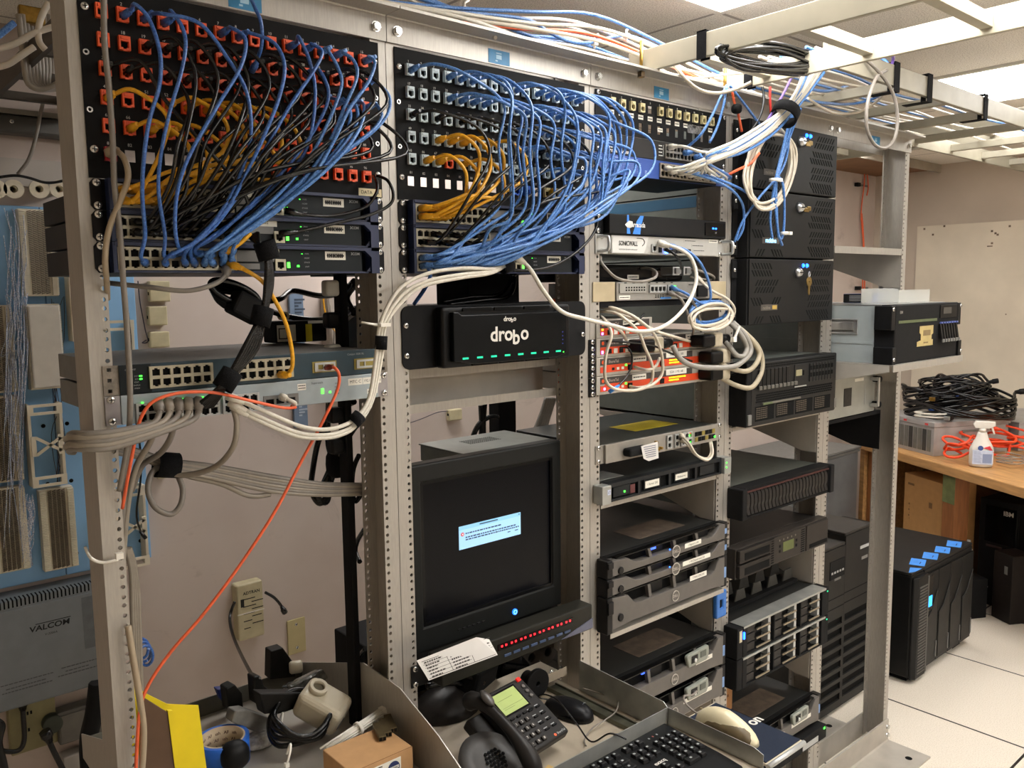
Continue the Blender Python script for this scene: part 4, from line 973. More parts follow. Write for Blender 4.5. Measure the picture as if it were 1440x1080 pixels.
# ------------------------------------------------------------------ grey bezel servers
BEZ = M('charcoal_bezel', '#5b5753', .42, .15, .06, 40); LOCKM = M('bezel_lock', '#191818', .4, 0, .1, 40); PAL = M('pale_silver_lock', '#8d9188', .45, .2, .06, 40)
def dell(bay, ztop, nu, label, stick, lock, lamp=None, blueend=True):
    t = thing('rack_server', label, 'server', (BX[bay], -.0006, ztop-nu*U1), group='grey bezel servers'); h = nu*U1-.0012
    part('chassis', MB().box(-.2175, .2175, .001, .45, .001, h-.001), M('dark_top_sheet2', '#2f302f', .4, .4, .1, 30), t, bev=.001)
    part('front_recess', MB().box(-.219, .219, -.012, 0, 0, h), HOLE, t)
    y = -.034; b0 = .003 if nu == 1 else .012; b1 = .019 if nu == 1 else .052
    band = [(-.2195, b0*.6), (-.15, b0), (.16, b0), (.2195, b0*.6), (.2195, h-.002), (.196, h-.002), (.175, b1+.006), (.16, b1), (-.12, b1), (-.14, b1+.003), (-.165, h-.008), (-.2195, h-.003)]
    part('bezel', MB().prism([(x, y, z) for x, z in band], (0, .022, 0)), BEZ, t, bev=.0018)
    part('top_rail', MB().box(-.2, .2, y+.006, y+.02, h-.004, h-.001), BLKG, t)
    for x in (-.085, .01, .1): part('bezel_strut', MB().prism([(x, y+.003, b1-.001), (x+.01, y+.003, b1-.001), (x+.004, y+.003, h-.003), (x-.006, y+.003, h-.003)], (0, .01, 0)), BEZ, t)
    dv = MB()
    for x in (-.07, .03, .115):
        dv.box(x, x+.05, -.018, -.0125, b1+.002, h-.006); 
    part('drive_front', dv, M('dark_drive_front', '#0f0f10', .4, .1, .2, 60), t) if 0 else [part('drive_front', MB().box(x, x+.05, -.018, -.0125, b1+.002, h-.006), M('dark_drive_front', '#0f0f10', .4, .1, .2, 60), t) for x in (-.07, .03, .115)]
    if lamp: part('blue_display', MB().box(lamp, lamp+.03, -.022, -.0185, h-.0125, h-.0065), M('blue_display', '#3c63ff', .4, 0, 0, emit=1.6), t, label='lit blue display')
    if blueend: led(t, -.012, b1+.004, LEDB, y-.0015, .003, .003)
    zl = (b0+b1)/2+(.002 if nu == 1 else .0); r = .0165 if nu == 1 else .0145
    part('badge_ring', MB().ring((.012, y-.0005, zl), (.012, y-.002, zl), r*.96, r*.82, 28), M('badge_silver', '#b5b1aa', .35, .6, .05, 40), t); part('badge', MB().cyl((.012, y+.0005, zl), (.012, y-.001, zl), r*.82, n=28), BEZ, t)
    text('DELL', r*.62, M('badge_silver', '#b5b1aa'), t, (.012, y-.0014, zl), bold=True)
    if stick: sticker(t, stick[0], stick[1], stick[2], stick[3], y-.0003, stick[4], .0078)
    part('left_latch', MB().box(-.2395, -.22, y-.002, -.0015, 0, h), LOCKM, t, bev=.003); part('latch_step', MB().box(-.239, -.2205, y-.006, y-.002, h*.55, h*.9), LOCKM, t, bev=.002)
    part('right_latch', MB().box(.22, .2395, y+.006, -.0015, 0, h), LOCKM, t, bev=.002); part('latch_tab', MB().box(.222, .233, y+.004, y+.0058, h*.3, h*.62), M('blue_grey_tab', '#6f8fbd', .5, 0, .05, 40), t, label='blue grey latch tab')
    if not lock: part('key_lock', MB().lathe([(.009, 0), (.009, .003), (.007, .004)], (-.192, y, min(h*.5, b1*.62)), (0, -1, 0), 16), LOCKM, t)
    else:
        x0 = .065; part('lock_housing', MB().prism([(x0, y-.006, b1-.006), (x0+.075, y-.006, b1-.006), (x0+.085, y-.006, b1+.008), (x0+.082, y-.006, h-.004), (x0-.004, y-.006, h-.008), (x0-.008, y-.006, h-.014)], (0, .012, 0)), PAL, t, bev=.003, label='pale silver lock housing')
        part('lock_window', MB().box(x0+.008, x0+.034, y-.0075, y-.006, b1+.003, h-.013), LOCKM, t, bev=.001); part('lock_barrel', MB().cyl((x0+.02, y-.0075, b1+.011), (x0+.02, y-.012, b1+.011), .005, n=14), STEEL, t); part('lock_window', MB().box(x0+.046, x0+.07, y-.0075, y-.006, b1+.008, h-.011), M('smoky_window', '#4d524b', .3, 0, .1, 40), t, bev=.002)
    part('top_service_label', MB().box(-.05, .13, .03, .12, h-.0012, h-.0006), M('brown_grey_label', '#5b4f44', .6, 0, .25, 40), t)
    return t
dell(2, 1.028, 1, 'charcoal bezel server with a lit blue display, topmost of three stacked', (.048, .115, .012, .024, '1 Report LAB'), False, -.08)
dell(2, .9835, 1, 'charcoal bezel server, middle one of three stacked, with a long white label', (.04, .155, .012, .0235, '1 FIS Datastream LB'), False)
dell(2, .939, 2, 'charcoal bezel server two units tall, lowest of the three stacked', (.07, .14, .055, .068, 'T MACON-DB'), False, None, False)
shelf(2, .8485, .5, True, 'metal shelf with triangular gusset under the three stacked charcoal servers', .012, .03)
dell(2, .7205, 2, 'charcoal bezel server with a pale lock housing and blue display, above its twin', (.1, .17, .041, .0525, '1 Terminal-SV'), True, -.1, False)
dell(2, .6315, 2, 'charcoal bezel server with a pale lock housing, below its twin beside the navy mouse pad', (.05, .17, .041, .0525, '1 Dell Backup Server-A'), True, None, False)
shelf(2, .5415, .5, True, 'metal shelf under the two charcoal servers with pale locks')
t = solo('blue_tag', 'blue plastic tool holder with a black slot hooked on the post', 'holder', MB().plate(-.0225, .0225, 0, .075, -.014, 0, [(-.007, .006, .026, .05)]), M('blue_holder', '#2f6bb8', .45, 0, .08, 50), (1.013, -.0008, .757), bev=.004)
part('slot', MB().box(-.0075, .0065, -.009, -.002, .0255, .0505), HOLE, t)
# ------------------------------------------------------------------ fourth rack: vented black servers
DOOR = M('black_vented_door', '#191919', .5, .2, .06, 60); DGRM = M('chassis_grey', '#7f8580', .45, .4, .06, 25)
BRS = M('key_brass', '#8a7240', .35, .8, .15, 60)
def slots(mb, x0, z1, n, dx, w, hgt, sl, y):
    for k in range(n):
        x = x0+dx*k; d = hgt*.75*sl
        mb.prism([(x, y, z1-hgt), (x+w, y, z1-hgt), (x+w-d, y, z1), (x-d, y, z1)], (0, .0006, 0))
def vented(ztop, label, keyed, logo, lamps, top=False):
    nu = 4; h = nu*U1-.0016; t = thing('rack_server', label, 'server', (BX[3], -.0006, ztop-nu*U1), group='black vented servers')
    part('chassis', MB().box(-.2195, .2195, .001, .62, .001, h-.001), DGRM, t)
    for s in (-1, 1): part('mounting_ear', MB().box(min(s*.2195, s*.2413), max(s*.2195, s*.2413), -.003, 0, .002, h-.002), BLKM, t); screws(t, [(s*.2325, .03), (s*.2325, h-.03)], -.003)
    for zz in (.028, h-.03):
        part('hinge_bracket', MB().box(-.2475, -.2265, -.010, -.0032, zz-.022, zz+.022), BLKM, t, bev=.002); link('screw', SCREW, t, (-.238, -.010, zz))
    part('bezel_side', MB().box(-.2195, .2195, -.034, -.0005, .001, h-.001), BLKM, t)
    y = -.038; part('door', MB().box(-.213, .2195, y, -.0345, .002, h-.002), DOOR, t, bev=.001)
    v = MB(); p = .0135; yy = y-.0004
    for j, sl in ((0, 1), (1, 1)): slots(v, -.192+.006*j*0, h-.012-.019*j, 7, p, .0056, .016, sl, yy)
    for j in range(2): slots(v, -.186-.004*j, h-.056-.019*j, 8 if j == 0 else 7, p, .0056, .016, -1, yy)
    slots(v, -.19, h-.103, 4, p, .0056, .022, 1, yy); slots(v, -.108, h-.103, 3, p, .0056, .022, -1, yy)
    slots(v, -.19, h-.153, 3, p, .0056, .019, -1, yy); slots(v, -.1, h-.153, 4, p, .0056, .019, 1, yy)
    for k, (zz, n, sl) in enumerate(((.012, 7, -1), (.031, 8, -1), (.056, 8, 1), (.075, 9, 1), (.1, 9, -1), (.119, 9, -1), (.142, 9, 1), (.158, 8, 1))): slots(v, .2-p*n+(.004 if sl > 0 else 0), h-zz, n, p, .0056, .0155 if zz < .15 else .012, sl, yy)
    part('vent_slots', v, HOLE, t)
    lk = part('door_lock', MB().lathe([(.014, 0), (.013, .006), (.010, .012), (.008, .014)], (.02, y, h-.036), (0, -1, 0), 20), STEEL, t)
    part('key_slot', MB().box(.012, .028, y-.0146, y-.0138, h-.038, h-.035), HOLE, lk)
    if keyed:
        q = (.062, y-.012, h-.062); kb = MB().ring((q[0], q[1], q[2]), (q[0], q[1]-.002, q[2]), .0135, .003, 18); kb.prism([(q[0]-.005, q[1]-.002, q[2]-.012), (q[0]+.005, q[1]-.002, q[2]-.012), (q[0]+.0035, q[1]-.002, q[2]-.034), (q[0], q[1]-.002, q[2]-.038), (q[0]-.004, q[1]-.002, q[2]-.033)], (0, .002, 0)); part('key', kb, BRS, t, label='brass key hanging from the lock')
        kr = smooth([(.062, y-.012, h-.052), (.058, y-.013, h-.042), (.064, y-.012, h-.034), (.07, y-.011, h-.042)], 5, True); part('key_ring', MB().tube(kr, .0012, 6, closed=True), STEEL, t)
    else:
        for k in range(2): part('key', MB().box(.03+.016*k, .055+.01*k, y-.012, y-.009, h-.048+.004*k, h-.036+.004*k), BRS, t, bev=.002, label='brass key')
    if lamps:
        for k in range(2): part('blue_lamp', MB().cyl((.05+.02*k, y, h-.017), (.05+.02*k, y-.004, h-.017), .006, .004, n=14), LEDB, t)
    pl_ = part('name_plate', MB().box(-.158, -.078, y-.0012, y, .038, .054), M('grey_plate', '#4a4642', .5, .2, .1, 60), t)
    if logo == 'lit': text('racklive', .0165, M('lit_pale_blue', '#7cc4ff', .5, 0, 0, emit=3), pl_, (-.118, y-.0016, .046), bold=True)
    else:
        text('racklive', .012, M('tan_print', '#8d8478', .6, 0, 0), pl_, (-.132, y-.0016, .045)); part('gold_block', MB().box(-.104, -.082, y-.0018, y-.0012, .041, .051), M('gold_block', '#b89a4c', .45, .2, .05, 60), pl_)
    if top:
        sv = MB()
        for r in range(3):
            for k in range(6): sv.box(-.2199, -.2195, .43+.009*k, .434+.009*k, .022+.03*r, .042+.03*r)
        part('side_vents', sv, HOLE, t)
    if logo == 'lit': part('side_stripe', MB().box(-.2202, -.2196, .06, .6, h-.034, h-.004), M('steel_blue_stripe', '#2f6587', .5, .1, .05, 20), t, label='blue stripe along the side')
    return t
vented(2.0785, 'black vented server with slanted slots, topmost of three with keys in its lock', False, 'plain', True, True)
vented(1.9005, 'black vented server with slanted slots, middle of three with a lit blue name', False, 'lit', False)
vented(1.7225, 'black vented server with slanted slots, lowest of three with a hanging brass key', True, 'plain', True)
# large server with two drive bays
CHB = M('charcoal_server_face', '#222222', .45, .15, .08, 50); FNG = M('tape_green', '#56603f', .6, 0, .1, 40)
zt = 1.447; h = 4*U1-.008; t = thing('rack_server', 'big charcoal four unit server with two drive bays and a mesh front', 'server', (BX[3], -.0006, zt-h))
part('chassis', MB().box(-.2195, .2195, .001, .66, .001, h-.001), DGRM, t, bev=.001)
for s in (-1, 1): part('rack_ear', MB().box(min(s*.2195, s*.2413), max(s*.2195, s*.2413), -.055 if s < 0 else -.045, -.0, 0, h), BLKM, t, bev=.003)
part('front_bezel', MB().box(-.2195, .2195, -.055, 0, 0, h), CHB, t, bev=.003)
y = -.0555
msh = MB()
for i in range(52):
    for j in range(2): msh.box(-.21+.0081*i, -.2055+.0081*i, y-.0002, y+.0004, h-.010-.006*j, h-.006-.006*j)
for i in range(64):
    for j in range(4): msh.box(-.198+.0062*i+.003*(j % 2), -.1945+.0062*i+.003*(j % 2), y-.0002, y+.0004, .062+.0062*j, .0665+.0062*j)
part('mesh_strip', msh, HOLE, t)
for k in range(10):
    x = -.192+.0195*k
    if k < 8: part('drive_tray', MB().box(x, x+.0165, y-.003, y, .098, h-.02), M('drive_black', '#161617', .4, .1, .1, 50), t, bev=.001)
    part('drive_handle', MB().box(x+.001, x+.0145, y-.006, y-.0005, .096, .106), M('drive_grey', '#5a5853', .4, .1, .05, 50), t, bev=.0008)
for k in range(8):
    x = .068+.0165*k; part('drive_tray', MB().box(x, x+.0145, y-.003, y, .098, h-.02), CHB, t, bev=.0008)
    bb = MB().box(x+.001, x+.011, y-.0036, y-.003, h-.038, h-.026).box(x+.001, x+.011, y-.0036, y-.003, .112, .124); part('tray_vent', bb, HOLE, t)
part('control_panel', MB().box(-.012, .06, y-.002, y, .09, h-.018), CHB, t, bev=.001)
part('control_display', MB().box(-.006, .024, y-.003, y-.002, h-.05, h-.033), M('tan_display', '#8f8a6c', .4, 0, .05, 40), t); part('control_button', MB().box(.03, .036, y-.003, y-.002, h-.05, h-.036), HOLE, t); part('silver_strip', MB().box(-.012, .05, y-.003, y-.002, .088, .091), SILV, t)
for k in range(4):
    x = -.2+.1*k; part('fan_bay', MB().box(x, x+.09, y-.0004, y+.0004, .012, .052), HOLE, t)
    g = MB()
    for i in range(10):
        for j in range(6): g.box(x+.003+.0055*i, x+.006+.0055*i, y-.0008, y-.0004, .018+.0055*j, .021+.0055*j)
    part('fan_mesh', g, M('mesh_brown', '#5d544a', .5, .2, .1, 60), t)
part('pull_strip', MB().box(-.17, .02, y-.004, y, .055, .060), M('grey_strip', '#6a675f', .5, .2, .1, 40), t); part('green_tape', MB().box(-.17, -.125, y-.0045, y-.004, .0545, .0605), FNG, t)
for s in (-1, 1): part('release_latch', MB().box(s*.2305-.008, s*.2305+.008, -.06 if s < 0 else -.05, -.0555 if s < 0 else -.0455, .006, .034), GREY, t, bev=.001)
shelf(3, 1.2705, .55, True, 'metal shelf with tall triangular gusset under the big charcoal server', .012, .0)
# disk shelf with upright drive trays
h = 2*U1-.004; t = thing('disk_shelf', 'black disk shelf with two dozen upright drive trays, fourth rack', 'disk shelf', (BX[3], -.0006, 1.0235))
part('chassis', MB().box(-.2195, .2195, .001, .5, 0, h), M('grey_green_chassis', '#5b5e58', .5, .3, .08, 30), t)
for s in (-1, 1): part('end_cap', MB().box(min(s*.219, s*.2413), max(s*.219, s*.2413), -.05, 0, 0, h), BLKM, t, bev=.003)
part('front_frame', MB().plate(-.2185, .2185, 0, h, -.042, 0, [(-.214, .214, .006, h-.008)]), BLKM, t); part('backplane', MB().box(-.2145, .2145, -.014, -.001, .0055, h-.0075), HOLE, t)
for k in range(24):
    x = -.2125+.0177*k; z0, z1 = .007, h-.009
    tr = MB(); prof = smooth([(0, -.032, z1), (0, -.043, z1-.012), (0, -.045, (z0+z1)/2), (0, -.043, z0+.02), (0, -.047, z0+.004)], 4)
    tr.prism([(x, p.y, p.z) for p in prof]+[(x, -.015, z0+.004), (x, -.015, z1)], (.0135, 0, 0)); part('drive_tray', tr, M('drive_charcoal', '#242221', .42, .1, .12, 60), t)
part('top_trim', MB().box(-.214, .214, -.046, -.041, h-.012, h-.008), M('dark_red_trim', '#3a1512', .5, 0, .1, 40), t)
# tape library
h = 2*U1-.004; t = thing('tape_library', 'dark brown grey tape library with a small green screen, fourth rack', 'tape library', (BX[3], -.0006, .857))
TLM = M('brown_charcoal', '#2f2b28', .5, .1, .06, 40)
part('chassis', MB().box(-.2195, .2195, .001, .6, 0, h), TLM, t, bev=.001); part('front', MB().box(-.2413, .2413, -.03, 0, 0, h), TLM, t, bev=.002)
for s in (0, 1): part('magazine_door', MB().box(-.238, -.085, -.042, -.0305, .004+.042*s, .042+.042*s-.002), M('brown_charcoal2', '#292522', .5, .1, .06, 40), t, bev=.002); part('magazine_recess', MB().box(-.215, -.095, -.0428, -.042, .010+.042*s, .030+.042*s), HOLE, t)
part('magazine_door', MB().box(.115, .238, -.036, -.0305, .004, h-.004), TLM, t, bev=.002); part('magazine_recess', MB().box(.13, .232, -.0368, -.036, .01, .022), HOLE, t)
part('control_face', MB().box(-.08, .112, -.034, -.0305, .004, h-.004), TLM, t, bev=.002); part('green_screen', MB().box(-.012, .045, -.0348, -.034, .03, .058), M('olive_screen', '#4a5226', .4, 0, .1, 40, emit=.15), t)
lv = MB()
for j in range(11): lv.box(-.076, -.06, -.0346, -.034, .008+.007*j, .0115+.007*j); lv.box(.085, .105, -.0346, -.034, .008+.0065*j, .011+.0065*j)
part('louvres', lv, HOLE, t)
for k in range(5): part('status_icon', MB().cyl((-.03+.021*k, -.034, h-.018), (-.03+.021*k, -.0345, h-.018), .003, n=10), M('dim_icon', '#5f5a52', .6, 0, 0), t)
for k, (x, z) in enumerate(((.06, .05), (.06, .035), (-.028, .05), (-.028, .035))): part('key_button', MB().box(x-.004, x+.004, -.0355, -.034, z-.004, z+.004), BLKM, t, bev=.0006)
shelf(3, .8565, .5, True, 'metal shelf with gusset under the tape library', .012, .0)
# two drive arrays
def array(z0, label, top):
    h = 2*U1-.002; t = thing('drive_array', label, 'drive array', (BX[3], -.0006, z0), group='twelve bay drive arrays')
    part('chassis', MB().box(-.2195, .2195, .001, .5, .001, h-.001), M('dark_top_sheet2', '#2f302f'), t)
    part('front_frame', MB().plate(-.2195, .2195, 0, h, -.045, 0, [(-.2, -.005-.062, .005, h-.006), (-.062, .075, .005, h-.006), (.08, .2, .005, h-.006)]), BLKM, t); part('edge_lip', MB().box(-.2195, .2195, -.0465, -.0452, h-.005, h).box(-.2195, .2195, -.0465, .0, h+.0001, h+.001), GALV, t); part('backplane', MB().box(-.2005, .2005, -.02, -.001, .0045, h-.0055), HOLE, t)
    for c, x in enumerate((-.198, -.0605, .0815)):
        for r in range(3):
            z = .0065+.0258*r; w = .125 if c < 2 else .115
            part('drive_tray', MB().box(x+.002, x+.042, -.04, -.0205, z, z+.0225), M('drive_charcoal', '#242221'), t, bev=.001)
            part('drive_handle', MB().box(x+.044, x+w-.012, -.046, -.042, z+.001, z+.006), M('handle_champagne', '#8d8270', .35, .6, .06, 40), t, bev=.001); part('handle_post', MB().box(x+w-.02, x+w-.008, -.042, -.0205, z, z+.0225), SILV, t)
            part('drive_vent', MB().box(x+.05, x+w-.03, -.0255, -.0205, z+.007, z+.021), M('drive_vent_dark', '#1a1918', .5, 0, .2, 80), t)
    part('left_ear', MB().box(-.2475, -.2205, -.045, 0, 0, h), BLKM, t, bev=.002); part('right_ear', MB().box(.2205, .2413, -.044, 0, 0, h), BLKM, t, bev=.002)
    led(t, .231, h-.012, LEDT, -.0455, .005, .004)
    if top: part('ear_label', MB().box(-.238, -.226, -.0458, -.045, h-.04, h-.008), CREAM, t); part('blue_lamp', MB().box(-.222, -.2165, -.0495, -.045, h-.034, h-.014), LEDB, t, bev=.001)
    return t
array(.6365, 'drive array with champagne handles and a blue lamp, upper of two', True); array(.5465, 'drive array with champagne handles, lower of two stacked', False)
shelf(3, .5455, .5, True, 'metal shelf with gusset under the two drive arrays', .008, .0)
t = thing('cable_guide', 'black folding plastic cable guides lying on top of the upper drive array', 'cable guide', (BX[3], .1, .7255))
part('base_strip', MB().box(-.2, .2, -.06, .1, 0, .012), BLKM, t)
for k in range(5):
    x = -.17+.085*k; part('guide_loop', MB().prism([(x-.028, -.045, .0125), (x+.028, -.045, .0125), (x+.018, -.045, .045), (x-.018, -.045, .045)], (0, .004, 0)).prism([(x-.028, .0, .0125), (x+.028, .0, .0125), (x+.018, .0, .05), (x-.018, .0, .05)], (0, .05, 0)), M('guide_grey', '#3b3935', .5, 0, .12, 50), t)
dell(3, .374, 2, 'charcoal bezel server with a pale lock housing, lowest in the fourth rack', (.06, .17, .038, .05, ''), True, None, False)
shelf(3, .2845, .5, False, 'metal shelf under the lowest server of the fourth rack', .012, .0)
t = solo('carton', 'small brown carton standing on the lowest server of the fourth rack', 'box', MB().box(0, .14, 0, .1, 0, .1), CARD, (BX[3]-.19, .1, .3735), bev=.002)
cm = MB()
for k in range(2): cm.box(.02, .12-.02*k, -.0005, 0, .045-.018*k, .053-.018*k)
part('carton_print', cm, M('brown_print', '#7a5230', .8, 0, 0), t)
t = thing('power_unit', 'narrow black power unit with a green lamp below the lowest server', 'power unit', (BX[3], -.0006, .235)); part('housing', MB().box(-.2413, .2413, -.05, 0, 0, .0435), BLKM, t, bev=.003); part('chassis', MB().box(-.215, .215, .001, .3, .001, .0425), BLKM, t); led(t, .225, .036, LEDG, -.052, .008, .006); part('front_label', MB().box(.1, .19, -.0508, -.05, .006, .024), LGREY, t)
# ------------------------------------------------------------------ rightmost rack
shelf(4, 1.767, .45, True, 'upper metal shelf of the rightmost rack, empty, with a sloping gusset', .022, .0)
t = thing('rack_shelf', 'lower metal shelf of the rightmost rack carrying the silver sided server', 'shelf', (BX[4], -.0006, 1.416), group='plain metal shelves in the racks')
part('shelf_plate', MB().box(-.245, .245, -.2, -.001, -.002, 0).box(-.2225, .2225, -.0009, .42, -.002, 0), ALU, t); part('front_lip', MB().box(-.245, .245, -.2025, -.2, -.02, 0), ALU, t)
for s in (-1, 1): part('gusset', MB().prism([(s*.2225, .004, -.002), (s*.2225, .42, -.002), (s*.2225, .35, -.04), (s*.2225, .05, -.1), (s*.2225, .004, -.1)], (-s*.0015, 0, 0)).prism([(s*.245, -.19, -.0025), (s*.245, -.001, -.0025), (s*.245, -.001, -.06), (s*.245, -.19, -.02)], (-s*.0015, 0, 0)), ALU2, t)
h = .172; t = thing('rack_server', 'black fronted server with bare metal sides, standing on the rightmost rack shelf', 'server', (BX[4], -.18, 1.4165))
part('chassis', MB().box(-.2195, .2195, .05, .6, 0, h-.002), M('blue_grey_steel', '#a7b0b2', .4, .35, .08, 14), t, bev=.001); part('top_cover', MB().box(-.2205, .2205, .03, .3, h-.002, h+.001), STEEL, t)
part('side_step', MB().box(-.2215, -.2195, .05, .6, .056, .064), M('blue_grey_steel', '#8b979b'), t)
part('handle_recess', MB().box(-.2205, -.2196, .1, .23, .084, .13), GREY, t); part('side_handle', MB().tube([(-.222, .1, .086), (-.222, .1, .128), (-.222, .23, .128), (-.222, .23, .086)], .003, 6, closed=True).box(-.225, -.2206, .112, .218, .096, .12), STEEL, t, bev=.001)
part('front_bezel', MB().box(-.2195, .2195, -.012, .05, 0, h), BLKM, t, bev=.003)
for s in (-1, 1):
    part('rack_ear', MB().box(min(s*.2195, s*.2435), max(s*.2195, s*.2435), -.012, .04, .10, h-.002).box(min(s*.2195, s*.2435), max(s*.2195, s*.2435), -.018, .04, 0, .05), BLK, t, bev=.002)
    for z in (.015, .16): link('screw', SCREW, t, (s*.236, -.0185 if z < .1 else -.0125, z))
y = -.0125; part('green_strip', MB().box(-.2, .06, y-.001, y, .118, .126), FNG, t)
lab = part('asset_label', MB().prism([(-.075, y-.001, .044), (.035, y-.001, .044), (.035, y-.001, .062), (.025, y-.001, .062), (.025, y-.001, .076), (.035, y-.001, .08), (.035, y-.001, .105), (-.06, y-.001, .105), (-.06, y-.001, .085), (-.05, y-.001, .08), (-.05, y-.001, .062), (-.075, y-.001, .058)], (0, .0008, 0)), M('tan_label', '#b3a06a', .6, 0, .08, 40), t)
part('label_print', MB().box(-.035, .015, y-.0016, y-.001, .075, .092).box(-.03, .0, y-.0016, y-.001, .052, .056), M('brown_print2', '#7d6a48', .8, 0, .1, 60), lab)
part('control_panel', MB().box(.08, .205, y-.002, y, .125, h-.006), BLK, t, bev=.001); part('control_display', MB().box(.1, .16, y-.003, y-.002, .138, .158), M('grey_display', '#3a3a38', .3, 0, .05, 40), t)
for k in range(7):
    x = .075+.0195*k; part('drive_tray', MB().prism([(x, y-.004, .108), (x+.012, y-.004, .108), (x+.012, y-.012, .06), (x, y-.012, .06)], (0, .01, 0)), BLK, t); part('drive_latch', MB().box(x+.001, x+.012, y-.008, y-.003, .108, .113), M('violet_blue_tab', '#5566a8', .45, 0, .05, 40), t, label='violet blue latch'); part('drive_handle', MB().box(x, x+.012, y-.016, y-.012, .05, .06), GREY, t, bev=.001)
text('IBM', .012, M('grey_logo', '#8f8c86', .5, .2, 0), t, (-.185, y-.0006, .15), (PI/2, -PI/2*0, 0), bold=True)
t = thing('parts_box', 'small blue and black parts box lying on the silver sided server', 'box', (1.80, .08, 1.5905), (0, 0, math.radians(-68)))
part('box_body', MB().box(0, .135, 0, .06, 0, .028), M('royal_blue_print', '#2a55b0', .5, 0, .05, 40), t, bev=.001); part('black_print', MB().prism([(0, -.0006, 0.0005), (.075, -.0006, 0.0005), (.095, -.0006, .0275), (0, -.0006, .0275)], (0, .0005, 0)), BLK, t); text('IBM', .018, M('pale_blue_logo', '#c4d2ea', .6, 0, 0), t, (.113, -.0009, .014), bold=True)
tb = MB()
for k in range(4): tb.box(.018, .07+.004*k, -.0012, -.0006, .005+.005*k, .0075+.005*k)
part('fine_print', tb, M('grey_print2', '#85878a', .8, 0, 0), t)
CLR = M('clear_tray_plastic', '#d8d8d2', .12, 0, 0, alpha=.42)
t = thing('clear_tray', 'clear plastic divided tray on top of the silver sided server', 'tray', (1.87, -.06, 1.5905))
part('tray_walls', MB().box(-.11, .11, -.06, -.058, 0, .04).box(-.11, .11, .058, .06, 0, .045).box(-.11, -.108, -.058, .058, 0, .045).box(.108, .11, -.058, .058, 0, .03).box(-.108, .108, -.058, .058, 0, .002), CLR, t); part('divider', MB().box(-.03, -.028, -.058, .058, .002, .04).box(.04, .042, -.058, .058, .002, .03), CLR, t)
# silver unit and black bracket below
t = thing('rack_server', 'silver grey unit with a black label and side handle, under the lower right shelf', 'server', (BX[4], .05, 1.215)); h = .138
part('chassis', MB().box(-.21, .175, 0, .5, 0, h), M('silver_grey_face', '#9fa19b', .42, .35, .06, 25), t, bev=.003)
part('black_label', MB().box(-.04, .01, -.001, 0, .035, .095), M('black_label', '#33312f', .5, 0, .2, 60), t); part('paper_strip', MB().box(.03, .09, -.001, 0, .112, .122), WHITE, t)
part('side_handle', MB().box(.14, .15, -.03, -.024, .02, .12).box(.138, .152, -.024, 0, .018, .03).box(.138, .152, -.024, 0, .108, .12), STEEL, t, bev=.002); 
for z in (.025, .112): part('knob', MB().cyl((.163, 0, z), (.163, -.025, z), .011, n=14), BLKM, t)
part('seam_strip', MB().box(.1, .104, -.0012, 0, .03, .1), SILV, t)
t = thing('rack_shelf', 'black angled shelf bracket in the rightmost rack, under the silver grey unit', 'shelf', (BX[4], .05, 1.2135), group='black angled shelves'); part('shelf_plate', MB().box(-.2, .222, 0, .4, -.012, -.0005), BLKM, t); part('gusset', MB().prism([(.222, .0, -.012), (.222, .4, -.012), (.222, .35, -.06), (.222, .1, -.135), (.222, .0, -.14)], (-.003, 0, 0)), BLKM, t)
for z in (-.03, -.12): link('screw', SCREW, t, (.2195, -.001, z)) if 0 else None
# ------------------------------------------------------------------ right side: bench, floor units, wall conduit
OAK = M('oak_bench_top', '#b98c58', .45, 0, .18, 6, stretch=(1.2, 10, 10))
BA = math.radians(-119.3); BO = Vector((3.80, .985, 0)); BXV = Vector((math.cos(BA), math.sin(BA), 0)); BYV = Vector((-math.sin(BA), math.cos(BA), 0))
def bw(x, y, z): return BO+BXV*x+BYV*y+Vector((0, 0, z))
t = thing('workbench', 'wooden workbench with thick oak top against the end wall', 'workbench', BO, (0, 0, BA))
part('bench_top', MB().box(-.05, 1.75, 0, .72, .7, .75), OAK, t, bev=.006)
for x, y in ((.0, .04), (.0, .6), (.62, .04), (1.6, .04), (1.6, .6)):
        part('leg', MB().box(x, x+.085, y, y+.085, 0, .7), M('oak_leg', '#8f5a30', .5, 0, .15, 8, stretch=(8, 8, 1)), t, bev=.004)
part('apron', MB().box(.09, 1.59, .66, .69, .6, .699), OAK, t); part('end_panel', MB().box(-.045, -.005, .02, .68, 0, .699), OAK, t); part('painted_patch', MB().box(.6195, .7055, .0385, .04, .55, .7), M('moss_green_paint', '#7d8452', .7, 0, .3, 12), t, label='mossy green painted patch')
# chassis and clutter on the bench
CHG = M('lilac_grey_metal', '#a8a5a3', .45, .3, .06, 20)
q = Vector((3.641, .525, .7505)); ca = math.atan2(-.447, .894)
t = thing('computer_chassis', 'grey metal computer chassis with rear card slots, on the bench under the black cables', 'computer', q, (0, 0, ca))
part('case', MB().box(0, .47, 0, .44, 0, .15), CHG, t, bev=.002); part('lid', MB().box(-.004, .48, -.004, .445, .1505, .178), CHG, t, bev=.003)
for y in (.04, .2): part('red_sticker', MB().box(-.006, -.004, y, y+.022, .158, .168), M('red_sticker', '#c43a36', .6, 0, .05, 30), t)
for k in range(11): part('slot_cover', MB().box(-.003, 0, .02+.034*k, .046+.034*k, .02, .135), [M('slot_grey', '#77766f', .45, .4, .1, 30), M('slot_dark', '#3a3a37', .5, .2, .15, 30)][k % 3 == 1], t)
part('power_inlet', MB().box(-.004, 0, .40, .43, .08, .12), HOLE, t)
